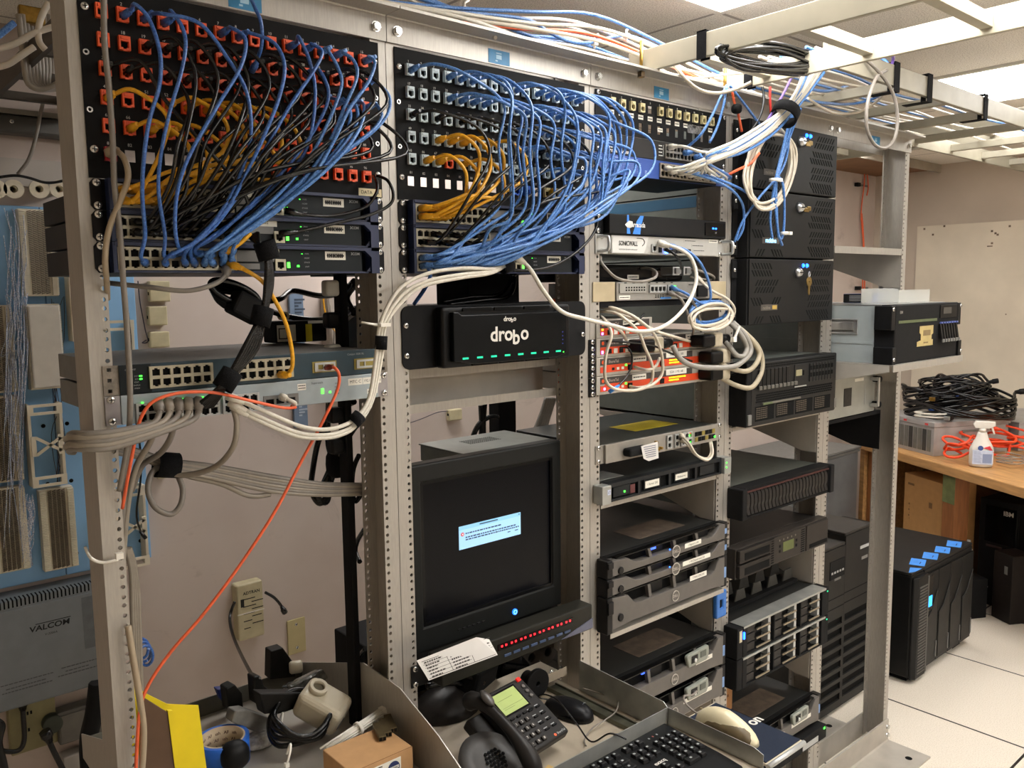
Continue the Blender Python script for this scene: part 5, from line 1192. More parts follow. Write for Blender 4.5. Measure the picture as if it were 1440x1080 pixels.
part('drive_handle', MB().box(.17, .31, -.006, 0, .09, .13), M('slot_grey', '#77766f'), t, bev=.003); part('handle_slit', MB().box(.185, .295, -.008, -.006, .103, .117), M('pink_grey', '#9c8a88', .5, .2, .05, 30), t)
t = thing('computer_chassis', 'second grey metal chassis at the right edge, behind the orange cord', 'computer', q+Vector((math.cos(ca), math.sin(ca), 0))*.52, (0, 0, ca)); part('case', MB().box(0, .45, -.02, .4, 0, .145), CHG, t, bev=.003); part('cover', MB().box(-.003, .455, -.024, .404, .1455, .155), CHG, t, bev=.002); part('front_slot', MB().box(.1, .3, -.022, -.02, .06, .1), HOLE, t)
cz = .93; cc = q+Vector((math.cos(ca)*.30-math.sin(ca)*.17, math.sin(ca)*.30+math.cos(ca)*.17, 0))
names = ['lowest widest black cable coil of the heap on the grey chassis', 'black cable coil in the middle of the heap on the grey chassis', 'black cable coil leaning left in the heap on the grey chassis', 'uppermost small black cable coil crowning the heap', 'black cable coil at the right of the heap with a loose tail', 'thin black cord woven across the heap of coils']
PLB = M('blue_plug', '#3f67c0', .45, 0, .06, 40)
for k in range(6):
    a0 = random.uniform(0, 6); R0 = (.25, .21, .19, .13, .19, .17)[k]; ctr = cc+Vector((random.uniform(-.04, .04), random.uniform(-.04, .04), 0)); ctr.z = cz+(.016, .06, .09, .16, .08, .14)[k]
    if k == 4: ctr += Vector((.02, -.09, 0))
    if k == 2: ctr += Vector((-.02, .09, 0))
    pts = []
    for i in range(74):
        a = a0+i*.42; r = R0*(1+.09*math.sin(i*1.7+k)); pts.append(ctr+Vector((r*math.cos(a)*.85, r*math.sin(a), .026*math.sin(i*.9+k)+.0006*i)))
    pts.append(pts[-1]+Vector((.03, -.04, .01)))
    cable('power_cable', names[k], pts, (.0085, .008, .0075, .007, .008, .005)[k], CBLK, 'cable', 'black cables heaped on the grey chassis', k=3, n=6, endplug=.05, plugm=(PLB if k in (1, 2) else BLK))
pts = []
gc = q+Vector((math.cos(ca)*.06-math.sin(ca)*.09, math.sin(ca)*.06+math.cos(ca)*.09, .19))
for i in range(30): pts.append(gc+Vector((.075*math.cos(i*.45)*.8, .085*math.sin(i*.45), .002*i*.6)))
cable('network_cable', 'small coil of beige cable with a blue plug at the front of the heap', pts, .005, CWHT, 'cable', k=3, n=6, endplug=.05, plugm=PLB)
for k, (dx, dy, dz, lb) in enumerate(((.08, .1, .29, 'dark video plug with brass pins on top of the cable heap'), (.07, -.02, .205, 'dark video plug lying low at the front of the cable heap'))):
    pq = q+Vector((math.cos(ca)*dx-math.sin(ca)*dy, math.sin(ca)*dx+math.cos(ca)*dy, dz-.0)); t = thing('cable_plug', lb, 'plug', pq, (0, 0, ca+.6)); part('hood', MB().box(-.03, .03, -.018, .018, -.014, .014), BLK, t, bev=.005); part('shell', MB().box(-.046, -.03, -.014, .014, -.01, .01), BRASS if k == 0 else STEEL, t, bev=.002)
# spray bottle
sb = Vector((3.55, .26, .7505)); t = thing('spray_bottle', 'white trigger spray bottle with blue printed label on the bench', 'spray bottle', sb, (0, 0, math.radians(-60)))
BW = M('white_bottle', '#d8d3ca', .4, 0, .03, 20)
def bot(q): return Vector((q.x*1.0, q.y*.62, q.z))
b = MB().lathe([(.030, 0), (.05, .004), (.054, .02), (.054, .085), (.048, .105), (.03, .14), (.022, .165), (.019, .175)], n=24); b.v = [(x, y*.62, z) for x, y, z in b.v]; part('bottle', b, BW, t)
part('collar', MB().cyl((0, 0, .1755), (0, 0, .192), .0165, n=16), BW, t); part('trigger_head', MB().prism([(-.035, -.012, .192), (.03, -.012, .192), (.055, -.012, .205), (.055, -.012, .225), (-.03, -.012, .228), (-.042, -.012, .21)], (0, .024, 0)), BW, t, bev=.003); part('trigger', MB().prism([(.034, -.006, .2), (.044, -.006, .2), (.056, -.006, .165), (.05, -.006, .162)], (0, .012, 0)), BW, t, bev=.002)
lb = part('label', MB().box(-.044, .044, -.0348, -.0336, .018, .088), M('pale_blue_print_label', '#b9c2d6', .6, 0, .06, 60), t)
ll = MB()
for k in range(9): ll.box(-.038, -.004-.003*(k % 3), -.0352, -.0348, .026+.0066*k, .028+.0066*k)
ll.box(.0, .04, -.0352, -.0348, .025, .07); part('label_print', ll, M('grey_blue_print', '#7f8cab', .7, 0, 0), lb); part('label_emblem', MB().cyl((-.01, -.033, .098), (-.01, -.0352, .098), .012, n=18), M('navy_emblem', '#35508f', .6, 0, 0), lb); part('red_flash', MB().prism([(.0, -.0342, .098), (.03, -.0335, .11), (.05, -.031, .075), (.02, -.034, .095)], (0, .002, 0)), M('red_flash', '#d23440', .6, 0, 0), lb)
# orange extension cords
OC = M('orange_cord', '#e8461c', .45, 0, .08, 60)
for k, (px, py, R0, lb) in enumerate(((1352, 643, .07, 'small orange cord coil left of the spray bottle'), (1392, 636, .12, 'orange extension cord coil right of the spray bottle'), (1425, 632, .13, 'orange extension cord coil at the right edge of the bench'))):
    c0 = at(px, py, 'z', .775)-BYV*.02; pts = []
    for i in range(40):
        a = i*.46+k; r = R0*(1+.15*math.sin(i*1.3)); pts.append(c0+Vector((r*math.cos(a)*.7, r*math.sin(a), .012+.02*math.sin(i*.7)+.0022*i)))
    cable('extension_lead', lb, pts, .0065, OC, 'extension lead', 'orange extension cords on the bench', k=3, n=6, endplug=.05 if k else None)
c0 = at(1420, 652, 'z', .765); pts = [c0+Vector((.04*math.cos(i*.5)*(1+.2*math.sin(i)), .06*math.sin(i*.5), .003*i*.4)) for i in range(40)]
cable('wire_coil', 'small tangle of silver grey wire at the front edge of the bench', pts, .003, M('silver_wire', '#9d968c', .4, .5, .1, 60), 'wire', k=3, n=5)
bx_ = at(1440, 655, 'z', .752)
t = solo('printed_box', 'white box with blue print cut by the right edge, on the bench', 'box', MB().box(-.01, .12, 0, .05, 0, .09), M('white_blue_box', '#a7b2cf', .6, 0, .2, 60), bx_+Vector((-.005, -.02, 0)), (0, 0, BA)); part('blue_band', MB().box(-.0102, .12, -.0005, 0, .05, .08), TAPEB, t)
# under the bench
t = thing('cardboard_box', 'tall cardboard box standing on end under the bench beside the wooden leg', 'box', bw(.26, .09, 0), (0, 0, BA)); part('carton', MB().box(0, .3, 0, .2, 0, .62), M('cardboard2', '#b98a55', .8, 0, .05, 30), t, bev=.003)
cp = MB()
for k in range(6): cp.box(.04+.008*(k % 2), .05, -.0006, 0, .45-.016*k, .46-.016*k)
cp.box(.2, .225, -.0006, 0, .47, .5); cp.box(.03, .08, -.0006, 0, .56, .572); part('carton_print', cp, M('brown_print3', '#7e5c38', .8, 0, 0), t)
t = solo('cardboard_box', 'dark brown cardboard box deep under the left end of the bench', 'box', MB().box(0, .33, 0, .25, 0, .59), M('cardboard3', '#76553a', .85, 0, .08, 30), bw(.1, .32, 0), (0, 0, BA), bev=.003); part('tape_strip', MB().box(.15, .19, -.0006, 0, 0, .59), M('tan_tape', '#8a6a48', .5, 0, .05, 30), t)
t = thing('computer_tower', 'tall black tower computer with a pale logo under the bench', 'computer', (3.722, .31, 0), (0, 0, math.radians(-100)))
part('case', MB().box(0, .19, .01, .5, .01, .56), BLKM, t, bev=.004); part('front_panel', MB().box(-.002, .192, -.006, .0095, .012, .562), BLK, t, bev=.006); part('upper_panel', MB().box(.03, .185, -.0085, -.006, .34, .53), BLKG, t, bev=.002); part('feet', MB().box(-.01, .2, .02, .48, 0, .0095), BLKM, t)
text('IBM', .032, M('silver_logo', '#b9b5ae', .5, .2, 0), t, (.145, -.0092, .5), bold=True); part('drive_slot', MB().box(.04, .12, -.0085, -.006, .315, .325), M('dark_red_slot', '#3a2622', .5, 0, .1, 40), t); part('badge', MB().box(.01, .06, -.0065, -.006, .1, .105), M('silver_logo', '#b9b5ae'), t)
t = solo('computer_tower', 'plain black tower at the right edge under the bench, beside the logo tower', 'computer', MB().box(0, .2, 0, .3, 0, .55), BLK, (3.665, .06, 0), (0, 0, math.radians(-100)), bev=.006); part('front_panel', MB().box(0, .2, -.008, -.001, .01, .54), BLKM, t, bev=.004)
t = solo('small_speaker', 'small dark box under the bench between the wooden leg and the tower', 'speaker', MB().box(0, .12, 0, .12, 0, .34), M('brown_black', '#1f1a18', .5, 0, .1, 40), bw(.80, .2, 0), (0, 0, BA), bev=.004); part('badge', MB().box(.07, .09, -.001, 0, .24, .28), GREY, t)
t = solo('small_bottle', 'slim white bottle standing by the wooden leg under the bench', 'bottle', MB().lathe([(.017, 0), (.019, .01), (.019, .13), (.008, .15), (.007, .165)], n=16), WHITE, bw(.745, .1, .2)); part('cap', MB().cyl((0, 0, .1655), (0, 0, .18), .009, n=12), LGREY, t)
t = solo('low_stand', 'dark low stand holding the slim white bottle under the bench', 'stand', MB().box(0, .1, 0, .1, 0, .199), BLKM, bw(.715, .06, 0), (0, 0, BA), bev=.003)
t = solo('outlet_strip', 'beige outlet box mounted under the back of the bench', 'outlet', MB().box(0, .12, 0, .05, 0, .08), M('beige_outlet', '#9a8f78', .6, 0, .06, 40), bw(1.0, .6, .56), (0, 0, BA), bev=.003); part('sockets', MB().box(.03, .045, -.001, 0, .02, .06).box(.07, .085, -.001, 0, .02, .06), HOLE, t)
# large battery backup
UB = M('ups_black', '#161616', .42, .05, .1, 40); UT = M('ups_top', '#222120', .5, .05, .15, 18)
t = thing('battery_backup', 'large black battery backup unit with five blue tape strips on top', 'battery backup', (2.55, .14, 0))
part('cabinet', MB().box(.117, .615, 0, .62, .03, .462), UB, t, bev=.004); part('top_cover', MB().box(.0, .618, .002, .622, .4625, .475), UT, t, bev=.003)
part('power_module', MB().box(0, .115, .0, .62, .025, .4615), UB, t, bev=.008, seg=3); part('front_bezel', MB().prism([(0, -.0005, .02), (0, -.008, .02), (.02, -.02, .02), (.115, -.02, .02), (.115, -.0005, .02)], (0, 0, .435)), UB, t, bev=.004)
lv = MB()
for k in range(30): lv.box(.03, .1, -.0225, -.0198, .04+.0127*k, .046+.0127*k)
part('louvres', lv, M('louvre_grey', '#565450', .45, .2, .06, 40), t); part('side_frame', MB().box(.103, .115, -.0225, -.0198, .03, .445), M('frame_grey', '#4c4b48', .45, .1, .06, 40), t)
for k in range(4):
    x = .12+.124*k; z1 = .44
    part('battery_module', MB().box(x, x+.121, -.008, -.0005, .035, z1), UB, t, bev=.002)
    part('module_door', MB().prism([(x+.006, -.013, .05), (x+.112, -.013, .05), (x+.112, -.013, .36), (x+.05, -.013, .27), (x+.006, -.013, .25)], (0, .0045, 0)), M('module_grey', '#2b2a28', .5, .05, .1, 40), t, bev=.002)
    part('module_handle', MB().box(x+.1, x+.107, -.0165, -.0135, .06, .13), GREY, t)
    part('tape_label', MB().prism([(x-.015, .06, .4752), (x+.075, .09, .4752), (x+.095, .035, .4752), (x+.005, .005, .4752)], (0, 0, .0006)), TAPEB, t, label='blue tape strip with a pen mark')
    pm_ = MB().obox((x+.02, .034, .4759), (.03, .008, 0), (.002, -.004, 0), (0, 0, .0003)); part('pen_mark', pm_, M('pen_ink', '#1f3f7a', .7, 0, 0), t)
part('display_panel', MB().box(.125, .18, -.012, -.0085, .28, .43), BLKG, t, bev=.001); part('display', MB().box(.132, .17, -.0135, -.012, .30, .345), M('lit_blue_display', '#2a9bff', .4, 0, 0, emit=2.6), t, label='lit blue display')
part('tape_label', MB().prism([(.0, .015, .4752), (.07, .04, .4752), (.09, .0, .4752), (.03, .002, .4752)], (0, 0, .0006)), TAPEB, t, label='blue tape strip with a pen mark')
for x in (.03, .5): part('foot', MB().box(x, x+.08, .02, .55, 0, .0245), BLKM, t)
# two tall slatted units behind the racks
for nm_, x0, w, h, y0, lbl in (('a', 2.152, .208, .695, .225, 'tall black slatted power unit, right one of two behind the racks'), ('b', 1.94, .205, .665, .222, 'tall black slatted power unit, left one of two behind the racks')):
    t = thing('power_unit', lbl, 'power unit', (x0, y0, 0), group='tall slatted power units'); part('cabinet', MB().box(0, w, .006, .75, .02, h), M('power_grey_black', '#242321', .5, .05, .08, 30), t, bev=.003); part('front', MB().plate(0, w, .02, h, -.002, .0055, [(.008, w-.01, .05+.044*k, .078+.044*k) for k in range(8)]), M('power_grey_black', '#242321'), t); part('dark_inside', MB().box(.004, w-.006, .0056, .0059, .04, .42), HOLE, t)
    for k in range(2): part('seam', MB().box(0, w, -.0026, -.002, .43+.04*k, .433+.04*k), HOLE, t)
    part('name_plate', MB().box(w*.55, w*.95, -.003, -.002, .62 if nm_ == 'a' else .58, .632 if nm_ == 'a' else .59), LGREY, t); part('small_badge', MB().box(w*.62, w*.85, -.003, -.002, .575 if nm_ == 'a' else .54, .587 if nm_ == 'a' else .552), GREY, t)
    part('top_lid', MB().box(-.001, w+.001, .0, .75, h+.0005, h+.012), M('power_top', '#33302d', .5, .05, .08, 30), t, bev=.003); part('base', MB().box(.01, w-.01, .03, .74, 0, .0195), BLKM, t)
    if nm_ == 'b': part('status_panel', MB().box(.09, .2, -.004, -.002, .55, .62), BLKM, t); [part('status_lamp', MB().box(.1+.02*k, .112+.02*k, -.0046, -.004, .57, .578), LGREY, t) for k in range(5)]
t = thing('metal_cabinet', 'low silver metal cabinet standing against the back wall, behind the rightmost rack', 'cabinet', (3.15, .98, 0)); part('carcass', MB().box(0, .6, 0, .4, .03, .7), M('silver_cabinet', '#8f9293', .4, .5, .12, 6), t, bev=.01, seg=4); part('top_rim', MB().box(-.005, .605, -.005, .405, .7005, .715).box(-.01, .61, -.01, .41, .72, .73), GREY, t); part('base', MB().box(.02, .58, .02, .38, 0, .0295), BLKM, t)
for k, zz in enumerate((.225, .285)): solo('white_tag', 'small white rounded tag on the slatted unit side, %s one' % ('lower' if k == 0 else 'upper'), 'tag', MB().box(0, .004, 0, .06, 0, .045), WHITE, (2.372, .42, zz+.3), bev=.001)
# orange conduit lines on the back wall
for k, (pts, lb) in enumerate((([(1216, 240), (1215, 262), (1211, 300), (1214, 345), (1213, 410), (1213, 470)], 'orange fibre line running down the back wall, left one'), ([(1219, 240), (1221, 262), (1219, 275)], 'short orange fibre line beside the long one on the back wall'), ([(1212, 300), (1215, 345), (1216, 410), (1215, 470)], 'orange fibre line running down the back wall, right one'))):
    cable('fibre_cable', lb, [at(a, b, 'y', 1.385) for a, b in pts], .004, CORG, 'cable', 'orange fibre lines on the back wall', k=4)
for k, py in enumerate((261, 405)):
    q = at(1213, py, 'y', 1.392); t = thing('cable_clip', 'small metal standoff holding the orange lines on the back wall, %s one' % ('upper' if k == 0 else 'lower'), 'clip', q); part('bar', MB().box(-.07, .07, -.004, .002, -.006, .006), GREY, t); part('bolt', MB().box(-.1, -.06, -.02, .004, -.012, .012), BLKM, t, bev=.002)
# ------------------------------------------------------------------ back wall behind the leftmost rack
BBD = M('sky_blue_board', '#84b2dd', .6, 0, .06, 6); BRK = M('cream_bracket', '#d5ccb8', .5, 0, .04, 30); BLKC = M('block_cream', '#ddd4bf', .5, 0, .06, 60); CLIPM = M('block_clips', '#6f6353', .5, .3, .3, 200)
for x0, x1, lb in ((-.62, -.272, 'sky blue wiring board on the back wall, left of the leftmost post'), (-.27, -.028, 'sky blue wiring board on the back wall, seen past the leftmost post')):
    t = solo('wiring_board', lb, 'wiring board', MB().box(0, x1-x0, 0, .018, 0, 1.07), BBD, (x0, 1.38, .825), bev=.002)
    hm = MB()
    for z in (.06, .28, .45, .72, .95):
        for x in (.03, x1-x0-.03): hm.cyl((x, -.0005, z), (x, .001, z), .006, n=10)
    part('screw_hole', hm, HOLE, t)
def block(x, ztop, label, cover=False, L_=.24):
    t = thing('punch_block', label, 'wiring block', (x, 1.379, ztop-L_), group='cream punch blocks on the wiring board'); w = .088
    part('base', MB().box(0, w, -.03, 0, 0, L_), BLKC, t, bev=.002)
    for s in (0, 1):
        tb = MB()
        for k in range(48): tb.box(0 if s == 0 else w-.016, .016 if s == 0 else w, -.04, -.03, .004+.00485*k, .0072+.00485*k)
        part('fanning_strip', tb, BLKC, t)
    cl = MB()
    for k in range(46):
        for c in range(4): cl.obox((.022+.0115*c, -.038, .006+.005*k), (.009, 0, .003), (0, 0, .0022), (0, .008, 0))
    part('clip_rows', cl, CLIPM, t, label='rows of metal clips')
    if cover:
        part('clear_cover', MB().box(.004, w-.004, -.052, -.041, .006, L_-.003), M('milky_cover', '#c9c4bb', .3, 0, .04, 30), t, bev=.004)
    return t
def bracket(x, z0, z1, label):
    t = thing('bracket', label, 'bracket', (x, 1.379, z0), group='empty cream standoff brackets'); h = z1-z0; w = .088
    for s in (0, 1): part('side_rail', MB().box(s*(w-.008), s*(w-.008)+.008, -.05, 0, 0, h), BRK, t, bev=.001)
    for z in (.0, h-.03): part('end_frame', MB().plate(0, w, z, z+.03, -.055, -.05, [(.015, w-.015, z+.008, z+.022)]), BRK, t)
    mb = MB()
    for s in (1, -1): mb.obox((w/2-.032*s, -.056, h*.5-.022), (.064*s, 0, .044), (.006, 0, -.006*s), (0, .005, 0))
    mb.box(.004, .016, -.056, -.05, h*.5-.028, h*.5+.028); mb.box(w-.016, w-.004, -.056, -.05, h*.5-.028, h*.5+.028); part('cross_tie', mb, BRK, t)
def xz(px, py): q = at(px, py, 'y', 1.35); return q.x, q.z
x, z = xz(24, 293); block(x, z, 'cream punch block, uppermost of the middle column with bare clip rows')
x, z = xz(34, 428); block(x, z, 'cream punch block under a milky clear cover, middle column', True)
x, z = xz(54, 690); block(x, z, 'cream punch block, lowest of the middle column beside tangled wires')
x, z = xz(-38, 430); block(x, z, 'cream punch block cut by the left edge, upper one'); x, z = xz(-28, 560); block(x, z, 'cream punch block cut by the left edge, second one'); x, z = xz(-18, 690); block(x, z, 'cream punch block cut by the left edge, lowest one')
x, z = xz(44, 685); bracket(x, z, z+.235, 'empty cream bracket between covered and lowest punch block')
for px, py, lb in ((148, 570, 'empty cream bracket behind the leftmost post, above the grey cables'), (165, 800, 'empty cream bracket behind the leftmost post, lowest'), (130, 510, '')): 
    if lb: x, z = xz(px, py); bracket(x, z, z+.25, lb)
x, z = xz(100, 480); bracket(x, z, z+.2, 'empty cream bracket glimpsed left of the leftmost post')
WIRES = M('blue_white_wires', '#6d80a6', .5, 0, .5, 300, hex2='#dcdde2')
wm = MB()
for k in range(26):
    px = random.uniform(8, 34); py = random.uniform(285, 420); pts = []
    for i in range(7): pts.append(at(px+random.uniform(-7, 9), py+i*random.uniform(28, 62), 'y', 1.335+random.uniform(-.012, .01)))
    wm.tube([p-Vector((-.33, 1.33, 1.4)) for p in smooth(pts, 4)], .0011, 4)
tag(part('jumper_wires', wm, WIRES, None, (-.33, 1.33, 1.4)), 'loose tangle of thin blue and white jumper wires on the blue wiring board', 'wires', kind='stuff')
wm = MB()
for k in range(16):
    pts = [at(40+random.uniform(-9, 9), 700+i*22+random.uniform(-10, 10), 'y', 1.34) for i in range(5)]; wm.tube([p-Vector((-.33, 1.34, 1.0)) for p in smooth(pts, 4)], .0011, 4)
tag(part('jumper_wires', wm, WIRES, None, (-.33, 1.34, 1.0)), 'tangle of pale thin wires beside the lowest punch block', 'wires', kind='stuff')
wm = MB()
for k in range(7):
    pts = [at(82+random.uniform(-10, 10), 425+i*62+random.uniform(-10, 10), 'y', 1.36) for i in range(5)]; wm.tube([p-Vector((-.23, 1.36, 1.4)) for p in smooth(pts, 4)], .001, 4)
tag(part('jumper_wires', wm, M('dark_wires', '#3a3440', .5, 0, .3, 200), None, (-.23, 1.36, 1.4)), 'few dark thin wires hanging down the blue board by the leftmost post', 'wires', kind='stuff')
for k, px in enumerate((-5, 19, 55, 83)):
    q = at(px, 266, 'y', 1.345); t = thing('wire_spool', 'cream mushroom wire spool above the wiring board, %s from the left' % ['first', 'second', 'third', 'fourth'][k], 'spool', (q.x, 1.399, q.z), group='row of cream wire spools')
    part('flange', MB().ring((0, -.06, 0), (0, -.05, 0), .025, .010, 24), BLKC, t); part('stem', MB().ring((0, -.0495, 0), (0, 0, 0), .014, .009, 18), BLKC, t)
t = solo('wall_plate_board', 'pale backing board strip on the back wall, above the wire spools', 'board', MB().box(-.4, .3, 0, .012, 0, .075), M('pale_board', '#b3aca5', .6, 0, .04, 10), (-.33, 1.387, 1.95))
t = thing('wall_raceway', 'dark grey metal raceway running along the back wall, above the wire spools', 'raceway', (-.3, 1.34, 2.085)); part('channel', MB().box(-.6, 1.0, 0, .055, 0, .05), M('dark_raceway', '#54524e', .4, .5, .12, 10), t, bev=.008, seg=3); part('cover_strip', MB().box(-.6, 1.0, -.004, .055, .0505, .064), M('pale_raceway_edge', '#8f8a80', .4, .4, .08, 10), t)
link('screw', SCREW, t, (-.03, -.0005, .03))
cable('power_cable', 'dark cord drooping in front of the wire spools', [at(a, b, 'y', 1.3) for a, b in ((-6, 250), (20, 247), (40, 250), (65, 257), (90, 254), (120, 245))], .004, CBLK, 'cable')
cable('power_cable', 'brown grey cord hanging from the raceway to the wire spools', [at(a, b, 'y', 1.31) for a, b in ((62, 138), (57, 160), (50, 195), (40, 225), (25, 245))], .005, CGREY, 'cable')
# grey paging unit
VG = M('slate_grey_unit', '#71767a', .5, .15, .05, 20)
t = thing('paging_unit', 'slate grey wall mounted paging unit with black lettering, lower left', 'wall unit', (-.21, 1.3, .5)); q0 = Vector(t.location)
part('housing', MB().box(-.3, .02, 0, .0985, 0, .31), VG, t, bev=.003); part('face', MB().prism([(-.298, -.004, .005), (.018, -.004, .005), (.018, -.004, .285), (-.298, -.004, .285)], (0, .0035, 0)), VG, t, bev=.002)
vt = MB()
for k in range(30): vt.box(-.29+.0102*k, -.286+.0102*k, -.0006, .03, .290, .3104)
part('vent_slots', vt, HOLE, t)
p = at(70, 880, 'y', 1.295)-q0; text('VALCOM', .022, INK, t, (p.x, -.0046, p.z), bold=True, shear=.1, wscale=1.15); part('logo_line', MB().box(p.x-.035, p.x+.055, -.0046, -.004, p.z+.012, p.z+.014), INK, t)
text('V-2006A', .009, INK, t, (p.x+.002, -.0046, p.z-.022), shear=.2)
part('dark_label', MB().box(-.045, .012, -.0046, -.004, .12, .275), M('smoky_label', '#5d6164', .5, .1, .1, 40), t)
vb = MB()
for k, (a, b, z) in enumerate(((-.27, -.13, .075), (-.25, -.16, .062), (-.26, -.14, .052), (-.11, -.02, .08), (-.1, -.04, .068), (-.12, .0, .058))):
    x = a
    while x < b: w_ = random.uniform(.004, .012); vb.box(x, x+w_, -.0045, -.004, z, z+.0028); x += w_+.002
part('small_print', vb, M('grey_ink', '#4b4d4f', .7, 0, 0), t)
t = thing('outlet_box', 'yellowed outlet box with a black plug below the paging unit', 'outlet', (-.4, 1.36, .335)); part('box_body', MB().box(-.05, .07, 0, .039, 0, .16), M('yellowed_box', '#8f8862', .6, 0, .1, 20), t, bev=.003)
part('socket_mark', MB().box(-.005, .0, -.001, 0, .11, .12).box(.004, .009, -.001, 0, .11, .12).box(-.005, .0, -.001, 0, .06, .07), HOLE, t); part('round_socket', MB().cyl((.055, 0, .07), (.055, -.03, .07), .026, n=18), M('dark_green_plug', '#3a4036', .6, 0, .1, 40), t)
cable('power_cable', 'black cord looping from the paging unit to the left', [at(a, b, 'y', 1.33) for a, b in ((31, 985), (33, 1010), (34, 1040), (26, 1055), (5, 1056), (-20, 1045))], .007, CBLK, 'cable', plug=.03)
cable('power_cable', 'thick black cord leaving the outlet box downwards', [at(a, b, 'y', 1.3) for a, b in ((63, 1028), (75, 1055), (90, 1085), (105, 1120))], .008, CBLK, 'cable', plug=.04)
cable('power_cable', 'black cord at the lower left corner by the outlet box', [at(a, b, 'y', 1.28) for a, b in ((-10, 1012), (2, 1020), (-2, 1045), (5, 1075), (10, 1110))], .01, CBLK, 'cable')
t = solo('wall_raceway', 'grey metal wall raceway below the paging unit, with loose wires', 'raceway', MB().box(-.09, .14, 0, .05, 0, .1), M('grey_raceway', '#6a6863', .5, .3, .12, 20), (-.24, 1.34, .33), bev=.004); part('cover', MB().box(-.085, .135, -.004, -.0005, .01, .09), M('grey_raceway', '#6a6863'), t)
t = solo('wall_device', 'pale grey plastic device box low on the back wall, by the black cords', 'wall box', MB().box(-.09, .06, 0, .05, -.1, .09), M('pale_device', '#a29e98', .6, 0, .05, 20), (-.235, 1.34, .2), bev=.004); part('dark_panel', MB().box(.01, .05, -.002, 0, 0, .05), GREY, t)
cable('power_cable', 'thick black cable bundle running down beside the leftmost post', [at(a, b, 'y', .9) for a, b in ((138, 960), (133, 1000), (125, 1040), (127, 1090), (132, 1150))], .022, BLKM, 'cable')
# small jack boxes
for k, (a, b, c, d, lb) in enumerate(((210, 395, 241, 424, 'cream wall jack box, topmost of three right of the blue board'), (209, 431, 237, 457, 'cream wall jack box, middle of three right of the blue board'), (211, 467, 240, 488, 'cream wall jack box, lowest of three right of the blue board'), (221, 655, 238, 672, 'cream wall jack box behind the black velcro cable strap'), (633, 577, 651, 590, 'cream wall jack box seen above the computer case'))):
    p0, p1 = at(a, b, 'y', 1.37), at(c, d, 'y', 1.37); t = thing('jack_box', lb, 'jack box', (p0.x, 1.372, p1.z), group='cream wall jack boxes'); part('cover', MB().box(0, p1.x-p0.x, 0, .0275, 0, p0.z-p1.z), CREAM, t, bev=.004, seg=3); part('jack_hole', MB().box(-.0006, 0, .008, .018, .02, .03), HOLE, t)
for lb, pts in (('thin twisted wire curling down the wall by the jack boxes', ((194, 395), (197, 425), (204, 462), (208, 480), (200, 482), (206, 478))), ('thin wire running across the wall to the jack box above the case', ((560, 600), (590, 590), (615, 580), (630, 578)))): cable('thin_wire', lb, [at(a, b, 'y', 1.385) for a, b in pts], .0018, M('dark_wires', '#3a3440'), 'wire', n=5)
# interface box with its cord, blank plate
p0 = at(332, 836, 'y', 1.36); p1 = at(372, 892, 'y', 1.36)
t = thing('interface_box', 'cream line interface box strapped to the wall above the blank plate', 'wall box', (p0.x, 1.355, p1.z)); W, Hh = p1.x-p0.x, p0.z-p1.z+.03
part('housing', MB().box(0, W, 0, .044, 0, Hh), CREAM, t, bev=.006, seg=3); text('ADTRAN', .0145, INK, t, (W*.55, -.0008, Hh*.83), bold=True); ab = MB()
for k in range(9):
    x = .02+.03*(k % 2); ab.box(x, x+random.uniform(.02, .05), -.0006, 0, Hh*(.72-.065*k), Hh*(.72-.065*k)+.003)
ab.box(.012, .024, -.0006, 0, Hh*.6, Hh*.74); part('front_print', ab, INK, t); part('strap', MB().box(-.001, W+.001, -.0015, -.0007, Hh*.47, Hh*.49), TIE, t)
cable('power_cable', 'black cord from the cream interface box down to the parts bin', [at(a, b, c, d) for a, b, c, d in ((330, 846, 'y', 1.35), (323, 870, 'y', 1.33), (330, 900, 'y', 1.2), (352, 945, 'y', .8), (372, 972, 'y', .5), (395, 985, 'y', .3))], .005, CBLK, 'cable')
cable('power_cable', 'short black cord with an angled plug right of the cream interface box', [at(a, b, 'y', 1.34) for a, b in ((373, 833), (385, 840), (394, 850), (401, 862))], .005, CBLK, 'cable', endplug=.03)
p0 = at(404, 875, 'y', 1.392); p1 = at(431, 914, 'y', 1.392)
t = thing('blank_wall_plate', 'ivory blank wall plate low on the back wall', 'wall plate', (p0.x, 1.3925, p1.z-.002)); part('plate', MB().box(0, p1.x-p0.x, 0, .007, 0, p0.z-p1.z+.004), M('ivory_plate', '#b9ac80', .45, 0, .04, 20), t, bev=.002)
for zz in (.022, .108): link('screw', SCREW, t, (.033, -.0005, zz))
t = thing('label_strip', 'blue grey vertical name strip on the back wall behind the teal switch', 'name strip', (.478, 1.385, 1.175)); part('plate', MB().box(0, .052, 0, .014, 0, .47), M('blue_grey_strip', '#71839a', .5, .1, .06, 20), t, bev=.002)
for k in range(9): part('raised_bar', MB().box(.018, .02+.012*(1+k % 3), -.0015, -.0002, .355+.011*k, .361+.011*k), M('dark_strip_print', '#3a4657', .6, 0, .05, 40), t)
for k in range(7): part('raised_bar', MB().box(.018, .02+.01*(1+k % 3), -.0015, -.0002, .04+.01*k, .046+.01*k), M('pale_strip_print', '#a9b6c6', .6, 0, .05, 40), t)
t = solo('wall_conduit', 'pale square conduit on the back wall behind the power strip', 'conduit', MB().box(0, .09, 0, .06, 0, .34), M('pale_conduit', '#a79c90', .6, 0, .06, 20), (.60, 1.335, 1.3), bev=.004); part('cover', MB().box(.005, .085, -.003, -.0005, .01, .3), M('pale_conduit', '#a79c90'), t)
